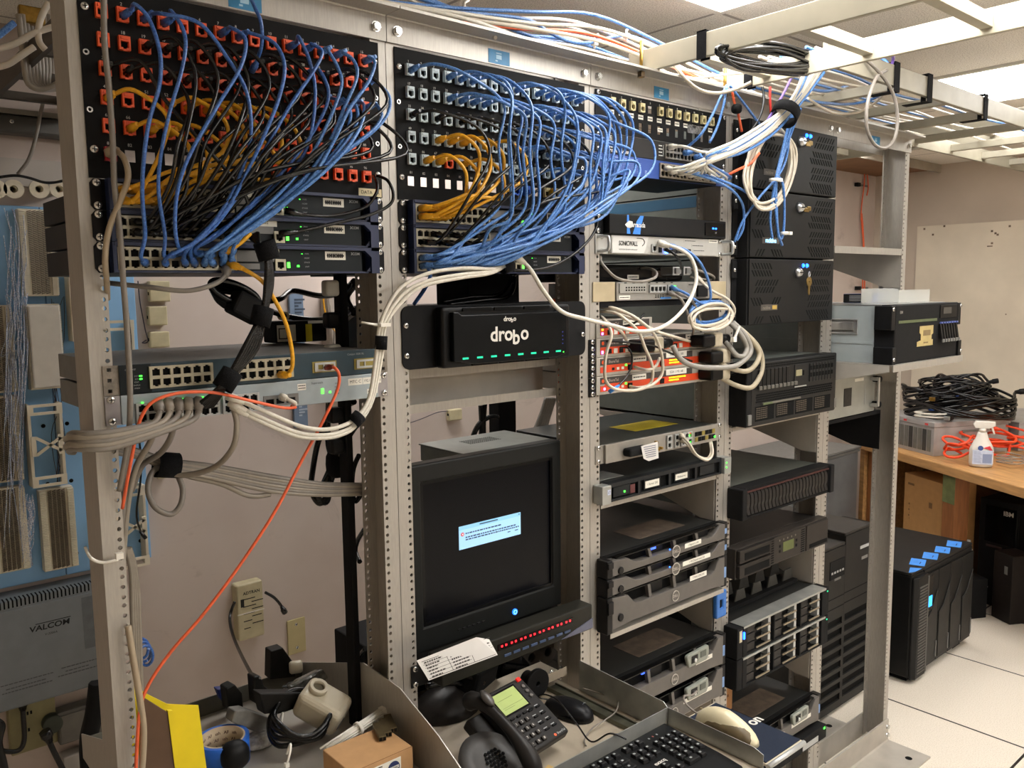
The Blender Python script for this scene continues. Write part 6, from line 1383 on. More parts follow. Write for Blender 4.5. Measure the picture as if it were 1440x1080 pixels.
for k, (pts, m, lb) in enumerate((([(456, 400), (455, 425), (460, 448), (472, 468), (478, 485)], CYEL, 'thin yellow wire curving down the pale conduit'), ([(458, 402), (462, 440), (470, 465), (468, 490)], CGREY, 'thin grey wire beside the yellow one on the pale conduit'))): cable('thin_wire', lb, [at(a, b, 'y', 1.32) for a, b in pts], .003, m, 'wire')
# power strip behind the first right post with cords
t = thing('power_strip', 'black vertical power strip behind the post between the two left racks', 'power strip', (-.042, .1, .62)); part('housing', MB().box(-.006, .008, 0, .03, 0, 1.15), BLKM, t, bev=.002)
for k in range(7): part('plug', MB().box(-.034, -.0065, .002, .028, .72+.06*k, .75+.06*k), [BLK, WHITE][k in (3, 5)], t, bev=.006, seg=3)
for k, (pts, r_, lb) in enumerate((
    ([(498, 395, .12), (480, 412, .2), (450, 416, .3), (412, 409, .35), (395, 420, .3), (375, 424, .3)], .006, 'black power cord crossing above the small labelled box'),
    ([(485, 400, .14), (482, 430, .2), (465, 446, .25), (440, 450, .3), (405, 445, .3), (378, 437, .25)], .006, 'black power cord sagging just above the small labelled box'),
    ([(500, 400, .1), (488, 418, .15), (495, 435, .12)], .006, 'short black cord looping beside the power strip'),
    ([(498, 440, .12), (485, 455, .2), (478, 490, .25), (482, 520, .2)], .006, 'black cord dropping behind the right end of the teal switch'),
    ([(498, 565, .12), (480, 575, .2), (462, 592, .25), (448, 620, .25), (440, 660, .25), (438, 690, .22), (450, 708, .2), (462, 690, .2), (470, 650, .2), (478, 640, .15), (490, 615, .12), (500, 600, .12)], .006, 'black cord in a long drooping loop left of the power strip'),
    ([(462, 560, .25), (461, 620, .25), (466, 650, .22), (455, 680, .22), (448, 700, .2), (460, 705, .2), (468, 670, .2), (492, 640, .15)], .006, 'black cord hanging inside the drooping loop'),
    ([(490, 560, .25), (488, 610, .22), (478, 640, .2), (462, 670, .18), (446, 695, .18)], .006, 'black cord running down through the velcro knot'),
    ([(505, 640, .12), (497, 660, .14), (495, 690, .14), (500, 705, .13), (508, 695, .12)], .005, 'small black cord loop beside the power strip foot'),
    ([(512, 745, .12), (503, 760, .16), (500, 775, .18), (506, 790, .14)], .005, 'black cord curling at the side of the power strip, low'),
    ([(514, 912, .1), (505, 925, .14), (508, 940, .12)], .005, 'black cord end near the bin side panel'))):
    cable('power_cable', lb, pix(*pts), r_, CBLK, 'cable', 'black power cords by the power strip')
q = at(475, 652, 'y', .17); solo('velcro_strap', 'black velcro knot around the drooping power cords', 'strap', blob(MB(), (0, 0, 0), (.022, .02, .028), (.6, .6), (14, 8)), VELC, q)
# ------------------------------------------------------------------ media converter on the teal switch
t = thing('media_converter', 'small black box with a white sheet and a yellow sticker on the teal switch', 'network box', (-.106, .26, 1.5475)); 
part('housing', MB().box(0, .112, 0, .06, 0, .043), BLKM, t, bev=.003); lb = part('white_sheet', MB().box(.002, .042, -.0008, 0, .003, .036), WHITE, t); part('sheet_frame', MB().plate(.005, .024, .008, .03, -.0014, -.0008, [(.007, .022, .010, .028)]), INK, lb); part('yellow_sticker', MB().box(.064, .078, -.0008, 0, .001, .036), M('yellow_sticker', '#e6cf1a', .6, 0, .05, 40), t); part('top_strip', MB().box(.07, .11, -.0008, 0, .037, .0425), WHITE, t)
solo('reel_hub', 'small white cable hub on top of the labelled black box', 'hub', MB().cyl((0, 0, 0), (0, .02, 0), .009, n=14).ring((0, -.001, 0), (0, .022, 0), .006, .003, 14), CREAM, (-.07, .29, 1.6005))
# ------------------------------------------------------------------ parts bin in the leftmost rack
t = thing('parts_bin', 'deep aluminium shelf tray with sloping sides full of parts, leftmost rack', 'bin', (BX[0], -.0008, .785))
part('tray_floor', MB().box(-.2255, .2255, -.32, .36, -.003, 0), ALU2, t)
prof = [(.36, 0), (.36, .045), (.09, .136), (.0, .133), (-.04, .131), (-.16, .087), (-.22, .056), (-.32, .01), (-.32, 0)]
for s in (-1, 1): part('side_wall', MB().prism([(s*.2255, y, z) for y, z in prof], (-s*.002, 0, 0)), ALU, t)
part('back_lip', MB().box(-.2235, .2235, .357, .36, 0, .036), M('dark_lip', '#6b6a62', .45, .5, .08, 20), t)
fl = .785; RB = M('blue_tape_roll', '#1d5fbf', .5, 0, .06, 60)
t = thing('tape_roll', 'roll of blue tape with printed cardboard core in the parts bin', 'tape roll', (-.292, .163, fl+.0005)); part('tape', MB().ring((0, 0, 0), (0, 0, .048), .047, .0402, 36), RB, t); part('core', MB().ring((0, 0, -.0), (0, 0, .0485), .04, .037, 36), M('core_card', '#b7a58c', .8, 0, .04, 40), t)
for z, off in ((.037, 0), (.024, .25), (.011, .5)):
    for k in range(7):
        a = .6+k*.42+off*.3
        if a < 3.4: me = textmesh('Nashua' if (k+int(off*4)) % 2 == 0 else 'TAPE', .0085, True); me.materials.append(M('core_print', '#5e4740', .8, 0, 0)); link('core_print', me, t, (.0366*math.cos(a), .0366*math.sin(a), z), (PI/2, PI if 0 else 0, a-PI/2))
YEL = M('yellow_card', '#e8cf12', .6, 0, .04, 20)
t = thing('yellow_card', 'bright yellow folded card over brown cardboard, standing in the bin by the left post', 'card', at(240, 1030, 'y', .06)); o = Vector(t.location)
def yq(pp, y): return [at(a, b, 'y', y)-o for a, b in pp]
part('sheet', MB().prism(yq([(186, 962), (205, 975), (235, 990), (279, 992), (291, 1085), (250, 1130), (186, 1120)], .05), (0, .0015, 0)), YEL, t); part('cardboard', MB().prism(yq([(200, 980), (237, 1003), (256, 1150), (196, 1150)], .035), (0, .006, 0)), M('brown_card', '#5d4634', .85, 0, .08, 30), t); part('fold_edge', MB().prism(yq([(236, 1000), (243, 1000), (262, 1150), (255, 1150)], .033), (0, .008, 0)), YEL, t)
t = thing('cardboard_box', 'small cardboard box with a white shipping label in the parts bin', 'box', (-.187, -.122, fl+.0005)); part('carton', MB().box(0, .124, 0, .098, 0, .062), M('cardboard4', '#b98f62', .75, 0, .05, 40), t, bev=.0015); part('flap_seam', MB().box(.0, .124, .0, .0008, .0625, .0629), M('brown_print', '#7a5230'), t)
lb = part('shipping_label', MB().box(.012, .098, -.0008, 0, .004, .054), WHITE, t); lm = MB(); x = .02
while x < .058: w_ = random.choice((.0008, .0012, .002)); lm.box(x, x+w_, -.0013, -.0008, .024, .036); x += w_+.001
for k in range(4): lm.box(.018, .06, -.0013, -.0008, .041+.003*k, .0425+.003*k)
part('label_print', lm, INK, lb); part('round_seal', MB().cyl((.083, -.0008, .039), (.083, -.0014, .039), .012, n=24), M('navy_seal', '#1f2c5c', .6, 0, .05, 40), lb); part('seal_band', MB().box(.073, .093, -.0018, -.0014, .0365, .042), WHITE, lb); text('TESTED', .0045, M('navy_seal', '#1f2c5c'), lb, (.083, -.0021, .039), bold=True)
for k in range(3):
    t = thing('transceiver', 'metal fibre transceiver lying on the small cardboard box, %s' % ['nearest the bin front', 'middle of three', 'nearest the bin side'][k], 'transceiver', (-.10+.0155*k, -.07+.006*k, fl+.0634), (0, 0, -.35), group='fibre transceivers on the box'); part('body', MB().box(0, .0135, 0, .055, 0, .0085), M('dull_gold_metal', '#6b5f45', .4, .7, .15, 60), t, bev=.0008); part('port', MB().box(.001, .006, -.0008, 0, .001, .0075).box(.0075, .0125, -.0008, 0, .001, .0075), HOLE, t)
t = thing('cable_tie_bundle', 'bundle of white cable ties strapped together in the parts bin', 'cable ties', at(497, 1025, 'z', fl+.055))
o = Vector(t.location); a_, b_ = at(455, 1057, 'z', fl+.05)-o, at(541, 1000, 'z', fl+.065)-o
for k in range(12):
    off = Vector((random.uniform(-.006, .006), random.uniform(-.007, .007), random.uniform(-.006, .006))); d = (b_-a_).normalized()
    part('tie', MB().tube([a_+off+d*random.uniform(0, .02), b_+off], .0021, 5), TIE, t); part('tie_head', MB().box(-.0035, .0035, -.0035, .0035, -.003, .003), TIE, t, b_+off)
ring_c = a_.lerp(b_, .55); part('strap', MB().ring(ring_c-(b_-a_)*.02, ring_c+(b_-a_)*.02, .0125, .011, 16), TIE, t)
# coil of black cable
pts = []; cc = at(418, 1020, 'z', fl+.03)
for i in range(64):
    a = i*.41; r = 1+.07*math.sin(i*.8); pts.append(cc+Vector((.058*r*math.cos(a), .046*r*math.sin(a)-.0005*i, .0007*i+.006*math.sin(i*1.3)+.02*math.sin(a))))
cable('power_cable', 'coiled glossy black power cord tied with white ties in the parts bin', pts, .0054, CBLK, 'cable', k=3, n=7, plug=.035)
for k, (px, py) in enumerate(((394, 1020), (455, 1010), (405, 1065))):
    q = at(px, py, 'z', fl+.04); solo('cable_tie', 'white nylon tie around the coiled black cord, %s' % ['left one', 'right one', 'front one'][k], 'cable tie', MB().tube(smooth([(-.010, -.014, -.006), (-.002, -.012, .014), (.006, 0, .022), (.009, .012, .012), (.006, .018, -.004)], 5), .0022, 6).box(-.013, -.006, -.018, -.011, -.008, 0), TIE, q)
WPL = M('milky_plastic', '#cfc6b0', .4, 0, .04, 30)
q = at(452, 992, 'z', fl+.062); t = thing('plastic_canister', 'milky white plastic canister with black caps lying in the parts bin', 'canister', q, (math.radians(28), math.radians(-10), math.radians(35)))
part('body', MB().box(-.034, .034, -.05, .045, -.03, .03), WPL, t, bev=.014, seg=4); part('spout', MB().ring((-.0, .02, .0305), (-.0, .02, .041), .018, .012, 20), WPL, t); part('recess', MB().cyl((0, .02, .0305), (0, .02, .033), .0115, n=16), M('tan_shadow', '#6e6656', .6, 0, .1, 40), t)
for k in range(2): part('cap', MB().cyl((.03, -.03+.04*k, .012), (.039, -.03+.04*k, .012), .006, n=12), BLK, t)
part('slit', MB().box(-.03, -.0, -.0512, -.05, -.004, .002), GREY, t)
BP = M('worn_black_plastic', '#1c1b19', .5, 0, .25, 40)
q = at(398, 930, 'z', fl+.06)
t = thing('rack_bracket', 'upright black plastic bracket with a cream roller at the back of the bin', 'bracket', at(400, 950, 'y', .34)); o = Vector(t.location)
part('wedge', MB().prism([at(a, b, 'y', .34)-o for a, b in ((381, 916), (398, 911), (413, 932), (416, 952), (380, 956))], (0, .03, 0)), BP, t, bev=.002); p = at(416, 938, 'y', .325)-o; part('roller', MB().lathe([(.010, -.014), (.0135, -.01), (.0135, .01), (.010, .014)], p, (1, -.4, 0), 18), WPL, t)
shapes = [('a', (345, 985), .03, [(318, 968), (330, 962), (341, 975), (343, 1000), (322, 1000)], 'black plastic clip standing in the bin behind the tape roll'), ('b', (372, 985), .05, [(357, 952), (366, 950), (372, 965), (385, 975), (398, 985), (396, 1000), (360, 990)], 'black plastic bracket with a bright rivet in the middle of the bin'), ('c', (400, 990), .1, [(365, 975), (428, 974), (426, 990), (405, 1000), (372, 1005)], 'flat black plastic tray part lying in the bin'), ('d', (350, 1015), .08, [(330, 1000), (345, 998), (380, 1010), (383, 1022), (368, 1033), (326, 1016)], 'grey scuffed plastic cover lying in the bin beside the tape roll'), ('e', (495, 1005), .06, [(470, 1006), (508, 985), (512, 1002), (492, 1024), (474, 1022)], 'black angled metal plate propped by the canister')]
for nm_, c, y, poly, lb in shapes:
    yy = .3-y*1.5; pts = [at(a, b, 'y', yy) for a, b in poly]; o = pts[0].copy()
    t = solo('plastic_part', lb, 'spare part', MB().prism([p-o for p in pts], (0, .035, -.004)), M('scuffed_grey', '#77756f', .6, 0, .3, 30) if nm_ == 'd' else BP, o, bev=.003)
    if nm_ in 'be': part('rivet', MB().cyl((.012, -.0005, -.005), (.012, -.003, -.005), .0025, n=10), STEEL, t)
pts = [at(a, b, 'y', .32) for a, b in ((305, 970), (330, 967), (333, 982), (312, 986))]; o = pts[0].copy(); t = solo('blue_holder', 'blue plastic piece behind the black clips in the bin', 'spare part', MB().prism([p-o for p in pts], (0, .02, 0)), M('deep_blue_plastic', '#1a2f78', .5, 0, .1, 40), o, bev=.002)
pts = [at(a, b, 'y', .2) for a, b in ((402, 966), (455, 940), (464, 954), (420, 976))]; o = pts[0].copy(); t = solo('plastic_bag', 'crumpled clear plastic bag lying behind the canister', 'bag', MB().prism([p-o for p in pts], (0, .03, -.01)), M('smoky_bag', '#5f5d58', .15, 0, .5, 60, bump=1, bscale=50), o, bev=.006)
q = at(330, 1062, 'z', fl+.03); solo('black_knob', 'round black cap in front of the tape roll in the bin', 'cap', blob(MB(), (0, 0, 0), (.026, .022, .026), (.8, .8), (18, 10)), BLK, q)
t = solo('paper_scrap', 'crumpled patterned paper under the scuffed cover in the bin', 'paper', blob(MB(), (0, 0, 0), (.04, .03, .012), (1, 1), (14, 6)), M('grey_pattern_paper', '#9a968f', .8, 0, .3, 120), at(365, 1040, 'z', fl+.012))
for k, (px, py, lb) in enumerate(((550, 990, 'crumpled clear bag by the bin side wall'),)): solo('plastic_bag', lb, 'bag', blob(MB(), (0, 0, 0), (.03, .05, .02), (1, 1), (14, 8)), M('smoky_bag', '#5f5d58'), at(px-28, py, 'z', fl+.02))
# ------------------------------------------------------------------ patch cables
ORD = ['one', 'two', 'three', 'four', 'five', 'six', 'seven', 'eight', 'nine', 'ten', 'eleven', 'twelve', 'thirteen', 'fourteen', 'fifteen', 'sixteen']
def jackpos(bay, r, c): return Vector((BX[bay]+JX[c], -.009, ZT-6*U1+JZ[r]-.002))
PR = .0029
def patch(col, bay, r, c, mids, end, m, grp, r_=PR, dest='', extra=''):
    s = jackpos(bay, r, c); pts = [s, s+Vector((.004, -.022, .003))]+mids+[end]
    lb = '%s patch cable from row %s, column %s of the %s jack panel%s' % (col, ORD[r], ORD[c], ['orange', 'pale grey'][bay], extra)
    return cable('patch_cable', lb, pts, r_, m, 'patch cable', grp, k=6, n=6, plug=.026, plugm=m, endplug=.03)
def P_(lst, d0=-.05, d1=-.075):
    n = len(lst); return [at(p[0], p[1], 'y', p[2] if len(p) > 2 else d0+(d1-d0)*math.sin(PI*(i+.6)/(n+.6))) for i, p in enumerate(lst)]
def portA(i, row, bay=0, sw=2): return Vector((BX[bay]-.205+.0143*i, -.0185, zu(7+sw)+.0135+.0145*row))
G0 = 'blue patch cables on the orange panel'
blue0 = [(0, 1, [(190, 6), (210, 28), (225, 75), (224, 120), (211, 165), (203, 215), (200, 275), (204, 330), (198, 360)], 2, CDBLUE),
 (0, 3, [(240, 15), (256, 38), (261, 65), (254, 105), (238, 160), (226, 220), (223, 270), (232, 330), (231, 360)], 5, CDBLUE),
 (0, 2, [(232, 20), (282, 34), (322, 85), (345, 125), (353, 170), (348, 215), (322, 280), (280, 335), (235, 362)], 4, CDBLUE),
 (0, 6, [(325, 39), (345, 55), (338, 95), (305, 150), (268, 215), (251, 262), (246, 310), (250, 345)], 6, CDBLUE),
 (0, 7, [(350, 46), (385, 60), (400, 92), (393, 135), (375, 182), (352, 232), (318, 295), (270, 345)], 7, CDBLUE),
 (0, 10, [(420, 52), (435, 85), (443, 125), (440, 172), (428, 215), (395, 255), (330, 310), (275, 350)], 8, CDBLUE),
 (0, 11, [(438, 62), (453, 73), (441, 100), (410, 145), (380, 197), (350, 250), (305, 315), (262, 352)], 6, CDBLUE),
 (0, 12, [(462, 72), (475, 95), (480, 122), (460, 175), (433, 225), (385, 280), (320, 335), (290, 358)], 9, CBLUE),
 (0, 13, [(482, 74), (497, 85), (502, 108), (485, 150), (463, 200), (430, 248), (370, 300), (300, 352)], 9, CBLUE),
 (0, 15, [(518, 80), (527, 88), (518, 115), (490, 155), (470, 197), (438, 250), (385, 300), (320, 345)], 10, CBLUE),
 (1, 15, [(530, 116), (547, 135), (546, 158), (530, 180), (498, 205), (450, 238), (390, 275), (330, 325)], 10, CBLUE),
 (2, 15, [(530, 148), (537, 163), (525, 182), (498, 203), (458, 230), (405, 270), (345, 325)], 11, CBLUE),
 (2, 12, [(485, 145), (493, 162), (485, 190), (465, 220), (420, 262), (355, 310), (300, 350)], 8, CBLUE),
 (2, 13, [(500, 148), (502, 172), (482, 205), (440, 250), (380, 300), (310, 348)], 7, CBLUE),
 (2, 14, [(512, 150), (508, 175), (488, 208), (452, 245), (395, 290), (335, 335)], 11, CBLUE),
 (1, 11, [(450, 100), (462, 130), (452, 165), (420, 215), (365, 275), (300, 335)], 5, CDBLUE)]
for k, (r, c, mid, port, m) in enumerate(blue0):
    patch('blue', 0, r, c, P_(mid, -.05-.003*(k % 4), -.085-.006*(k % 5)), portA(port, k % 2), m, G0)
# blue cable dropping in from above
cable('patch_cable', 'blue cable dropping over the top angle onto the orange panel', pix((350, -8, -.02), (358, 10, -.06), (367, 32, -.07), (368, 62, -.06), (360, 88, -.035), (354, 100, -.02)), PR, CDBLUE, 'patch cable', G0, k=6, n=6, endplug=.024)
rnd = random.Random(3)
G1 = 'black patch cables on the orange panel'
k = 0
for r, cs in ((1, (2, 3, 4, 5, 6, 7, 8, 9, 11, 12, 13)), (2, (0, 1, 3, 4, 5, 6, 7, 8, 9, 10, 11)), (3, (10, 11, 12, 13, 14))):
    for c in cs:
        if (r, c) == (1, 11): continue
        s = jackpos(0, r, c); e = portA(1+(k % 11), k % 2, 0, 1)
        hx = .03+.025*rnd.random(); d = rnd.random()
        mids = [s+Vector((hx*.7, -.05, .006)), s+Vector((hx*1.25, -.062-.01*d, -.045)), s.lerp(e, .55)+Vector((.055*(1-.55)+.02*d, -.075-.02*d, .005)), s.lerp(e, .82)+Vector((.03, -.065-.01*d, .012)), e+Vector((.012, -.035, .004))]
        patch('black', 0, r, c, mids, e, CBLK, G1); k += 1
G2 = 'yellow patch cables on the orange panel'
for k, (r, c) in enumerate(((3, 0), (3, 3), (3, 4), (3, 5), (3, 6), (3, 7), (4, 1), (4, 2), (4, 3), (4, 6))):
    s = jackpos(0, r, c); e = portA(k % 5, k//5, 0, 0); d = rnd.random()
    mids = [s+Vector((.022, -.046, .006)), s+Vector((.05+.012*d, -.058, -.025)), s+Vector((.052, -.06, -.06-.01*d))]+([s.lerp(e, .75)+Vector((.03, -.06, 0))] if c > 1 else [])+[e+Vector((.012, -.035, .004))]
    patch('yellow', 0, r, c, mids, e, CYEL, G2, .0031)
cable('patch_cable', 'black and white flecked cable arching over the post beside the lowest orange jack', pix((525, 247, -.012), (530, 256, -.04), (529, 272, -.05), (512, 292, -.045), (470, 303, -.04), (430, 302, -.04), (400, 296, -.03)), PR, CBLK, 'patch cable', None, k=6, endplug=.03)
cable('patch_cable', 'black and white flecked cable bulging across the seam between the two left racks', pix((530, 247, -.02), (545, 254, -.04), (553, 272, -.05), (548, 288, -.05), (520, 302, -.05), (470, 314, -.045), (420, 325, -.04), (392, 329, -.03)), PR, CBLK, 'patch cable', None, k=6, endplug=.03)
# pale grey panel
G3 = 'blue patch cables on the grey panel'; k = 0
sel = [(0, c) for c in (0, 3, 4, 5, 8, 9, 11, 12, 13, 14, 15)]+[(1, c) for c in (3, 4, 5, 6, 9, 10, 11, 12, 13, 15)]+[(2, c) for c in (9, 11, 12, 13, 14)]+[(3, c) for c in (9, 10, 12, 13, 14)]+[(4, c) for c in (11, 13, 14)]
for r, c in sel:
    s = jackpos(1, r, c); t_ = c/15; d = rnd.random(); e = Vector((BX[1]-.205+.0143*((k*5) % 11), -.0185, zu(9)+.0135+.0145*(k % 2)))
    q = rnd.random(); ex = s.x+.05+.06*d+.04*max(0, t_-.55)/.45; ez = 1.9+(s.z-1.9)*.3+.04*(q-.5)
    if (r, c) == (0, 0): ex = s.x+.15
    gx = min(.24+.2*t_+.07*(q-.5), ex-.02); gz = 1.80+.02*t_+.035*(d-.5); dy = -.06-.065*rnd.random()
    mids = [s+Vector((.026, -.048, .005)), s+Vector((.05+.03*d, -.062-.012*q, -.01)), Vector((ex+.012, dy*.8-.012, (s.z+ez)/2)), Vector((ex-.004, dy, ez-.03)), Vector((gx+.02, dy, gz)), Vector((gx*.6+e.x*.4, dy*.75-.01, 1.733+.03*q)), e+Vector((.03, -.045, .006+.008*q)), e+Vector((.008, -.03, .003))]
    patch('blue', 1, r, c, mids, e, CBLUE, G3); k += 1
G4 = 'yellow patch cables on the grey panel'
for k, (r, c) in enumerate(((3, 2), (3, 3), (3, 4), (3, 6), (4, 1), (4, 2), (4, 4))):
    s = jackpos(1, r, c); e = Vector((BX[1]-.205+.0143*(k % 4), -.0185, zu(7)+.0135+.0145*(k//4))); d = rnd.random()
    mids = [s+Vector((.022, -.046, .006)), s+Vector((.045+.01*d, -.058, -.02)), s+Vector((.045, -.062, -.055-.012*d)), s.lerp(e, .72)+Vector((.045, -.065, -.004)), e+Vector((.014, -.036, .004))]
    patch('yellow', 1, r, c, mids, e, CYEL, G4, .0033)
G5 = 'black patch cables on the grey panel'
for k, (r, c) in enumerate(((2, 0), (2, 2), (2, 4), (2, 6), (2, 8), (3, 11), (2, 10))):
    s = jackpos(1, r, c); e = Vector((BX[1]-.2+.0143*(k*1.5), -.0185, zu(8)+.0135+.0145*(k % 2))); d = rnd.random()
    mids = [s+Vector((.03, -.048, .002)), s+Vector((.08+.03*d, -.066, -.02)), s+Vector((.1+.03*d, -.075, -.07)), s.lerp(e, .62)+Vector((.06, -.078, 0)), e+Vector((.016, -.036, .004))]
    patch('black', 1, r, c, mids, e, CBLK, G5)
cable('patch_cable', 'short yellow cable at the lower right of the grey jack panel', pix((775, 270, -.012), (785, 268, -.04), (795, 275, -.05), (800, 290, -.05), (785, 305, -.05)), .0031, CYEL, 'patch cable', None, k=6, plug=.02)
cable('patch_cable', 'black flecked cable drooping across the post beside the third blue switch', pix((830, 286, -.05), (838, 300, -.05), (839, 318, -.05), (826, 340, -.05), (800, 362, -.05), (770, 376, -.045), (735, 380, -.04), (714, 378, -.035)), PR, CBLK, 'patch cable', None, k=6)
# ------------------------------------------------------------------ white cables
WB = 'white cables strapped between the two left racks'
for k, (dx, dy) in enumerate(((0, 0), (4, 8), (8, 12))):
    pts = pix((318+dx, 556+dy*1.2, -.03), (360, 573+dy*1.4, -.05), (415, 597+dy*1.3, -.06), (450, 604+dy, -.065), (478, 600+dy, -.065), (500, 588+dy*.9, -.06), (519+dx*.5, 560+dy*.4, -.055), (529+dx, 500, -.05), (535+dx, 455, -.05), (560+dx*1.5, 408+dy*.8, -.05), (600, 385+dy*1.3, -.055), (650, 377+dy*1.1, -.06), (690, 378+dy*.5, -.055), (712, 373, -.04))
    cable('network_cable', 'white cable of the strapped trio between the left racks, %s strand' % ['upper', 'middle', 'lower'][k], pts, .0036, CWHT, 'network cable', WB, k=6, n=7, plug=.03)
def strap(px, py, y, rx, rz, ln, axis, label, m=None):
    q = at(px, py, 'y', y); a = Vector(axis).normalized()*ln/2
    return solo('velcro_strap', label, 'strap', MB().ring(-a, a, rx, rx*.86, 16), m or VELC, q)
strap(501, 590, -.06, .0125, .01, .02, (.6, 0, .5), 'black velcro strap around the white trio by the silver switch'); strap(536, 482, -.05, .011, .01, .024, (.1, 0, 1), 'black velcro strap around the white trio on the rack seam'); strap(712, 374, -.045, .014, .01, .022, (1, 0, .3), 'black velcro strap where the white trio reaches the blue cables')
solo('cable_tie', 'white cable tie sticking out beside the strapped white trio', 'cable tie', MB().tube([(0, 0, 0), (-.02, -.004, .003), (-.034, -.002, .006)], .002, 6).box(-.002, .018, -.012, .012, -.003, .003), TIE, at(532, 457, 'y', -.05))
cable('network_cable', 'long white cable swinging from the blue switches to the silver firewall', pix((722, 357, -.04), (745, 378, -.06), (765, 410, -.07), (790, 438, -.07), (825, 449, -.07), (858, 457, -.075), (900, 466, -.09), (935, 458, -.1), (965, 430, -.1), (979, 395, -.095), (973, 365, -.085), (955, 350, -.07), (926, 342, -.02)), .0044, CWHT, 'network cable', None, k=7, n=8, plug=.03, endplug=.03)
# yellow and grey strays of the leftmost rack
cable('patch_cable', 'long yellow cable arching from the lowest switch down to the teal switch', pix((322, 371, -.025), (345, 380, -.05), (370, 397, -.055), (388, 425, -.055), (402, 455, -.05), (410, 490, -.045), (411, 515, -.04), (404, 526, -.03), (394, 527, -.012)), .0034, CYEL, 'patch cable', None, k=7, plug=.028, endplug=.026)
cable('patch_cable', 'short yellow cable leaning right above the lowest switch of the leftmost rack', pix((312, 354, -.025), (325, 350, -.045), (340, 340, -.05), (352, 328, -.05)), .0034, CYEL, 'patch cable', None, k=6, plug=.028)
cable('network_cable', 'taupe cable running down the left edge of the orange panel past the teal switch', pix((146, -8, -.05), (147, 60, -.045), (153, 120, -.045), (158, 190, -.045), (161, 260, -.045), (168, 320, -.05), (173, 390, -.05), (179, 470, -.045), (183, 560, -.045), (180, 620, -.04), (168, 690, -.02)), .0042, CGREY, 'network cable', None, k=6, n=8)
cable('network_cable', 'beige cable from the lowest left jack curling beside the screws of the left post', pix((153, 215, -.012), (165, 213, -.03), (176, 226, -.045), (180, 250, -.05), (170, 280, -.05), (154, 320, -.045), (148, 360, -.04), (150, 395, -.02), (151, 420, .02)), .0042, M('beige_cable_jacket', '#a3937c', .42, 0, .06, 60), 'network cable', None, k=6, n=8, plug=.02)
cable('network_cable', 'grey cable drooping under the lowest switch to the left post', pix((319, 376, -.022), (315, 390, -.04), (295, 402, -.045), (260, 409, -.04), (210, 404, -.02), (152, 398, .03)), .0038, CGREY, 'network cable', None, k=6, plug=.025)
# black strapped bundle
for k in range(6):
    o = (k-2.5)*3; cable('power_cable', 'black cable of the strapped bundle hanging over the teal switch, strand %s' % ORD[k], pix((352+k*2, 333-k, -.04), (366, 347, -.06), (377+o*.3, 365, -.065), (378+o*.5, 400, -.065), (371+o*.3, 438, -.065), (352+o*1.2, 490, -.065), (322+o*.4, 532, -.06), (303+o*.8, 556, -.045), (286+o*1.5, 572, -.025)), .0042, CBLK, 'cable', 'black strapped bundle over the teal switch', k=6, n=6)
strap(375, 352, -.064, .017, .01, .028, (.3, 0, -1), 'black velcro strap at the top of the black bundle'); strap(368, 445, -.064, .016, .01, .03, (-.3, 0, -1), 'black velcro strap halfway down the black bundle'); strap(320, 534, -.06, .0165, .01, .03, (-.6, 0, -.8), 'black velcro strap on the black bundle in front of the teal switch')
for k in range(6):
    pts = [at(330+34*math.cos(a)+k*1.5, 412+13*math.sin(a)+12*math.cos(a)+k*3, 'y', .05+.012*k) for a in [i*2*PI/10+k*.3 for i in range(10)]]
    cable('power_cable', 'black cable loop bunched under the lowest switch of the leftmost rack, loop %s' % ORD[k], pts, .0055, CBLK, 'cable', 'black bunched loops under the switches', k=5, n=6, closed=True)
solo('power_brick', 'black cable clamp block hanging among the bunched loops', 'clamp', MB().box(-.028, .028, -.02, .02, -.02, .02), BLKM, at(347, 433, 'y', .05), (0, .5, 0), bev=.005)
# orange fibre
cable('fibre_cable', 'orange fibre cable falling diagonally from the teal switch to the parts bin', pix((459, 517, -.015), (470, 517, -.045), (477, 528, -.05), (473, 552, -.05), (450, 600, -.05), (422, 652, -.05), (385, 722, -.05), (335, 798, -.04), (285, 865, -.035), (240, 917, -.03), (208, 965, -.03), (196, 1005, -.03), (191, 1085, -.03)), .0027, CORG, 'fibre cable', None, k=6, n=7, plug=.028, plugm=M('fibre_connector', '#8a2f26', .5, 0, .2, 60))
cable('fibre_cable', 'red orange fibre cable draped across the silver switch and down the left post', pix((410, 571, -.02), (415, 573, -.04), (395, 573, -.055), (350, 563, -.06), (300, 552, -.06), (250, 553, -.06), (215, 565, -.06), (198, 588, -.055), (190, 620, -.045), (180, 670, -.03), (172, 715, -.01)), .0025, CORG, 'fibre cable', None, k=6, n=7)
cable('network_cable', 'short white cable plugged into the uplink of the silver switch', pix((396, 558, -.015), (405, 562, -.035), (415, 567, -.04), (413, 572, -.03)), .0034, CWHT, 'network cable', None, k=5, plug=.02)
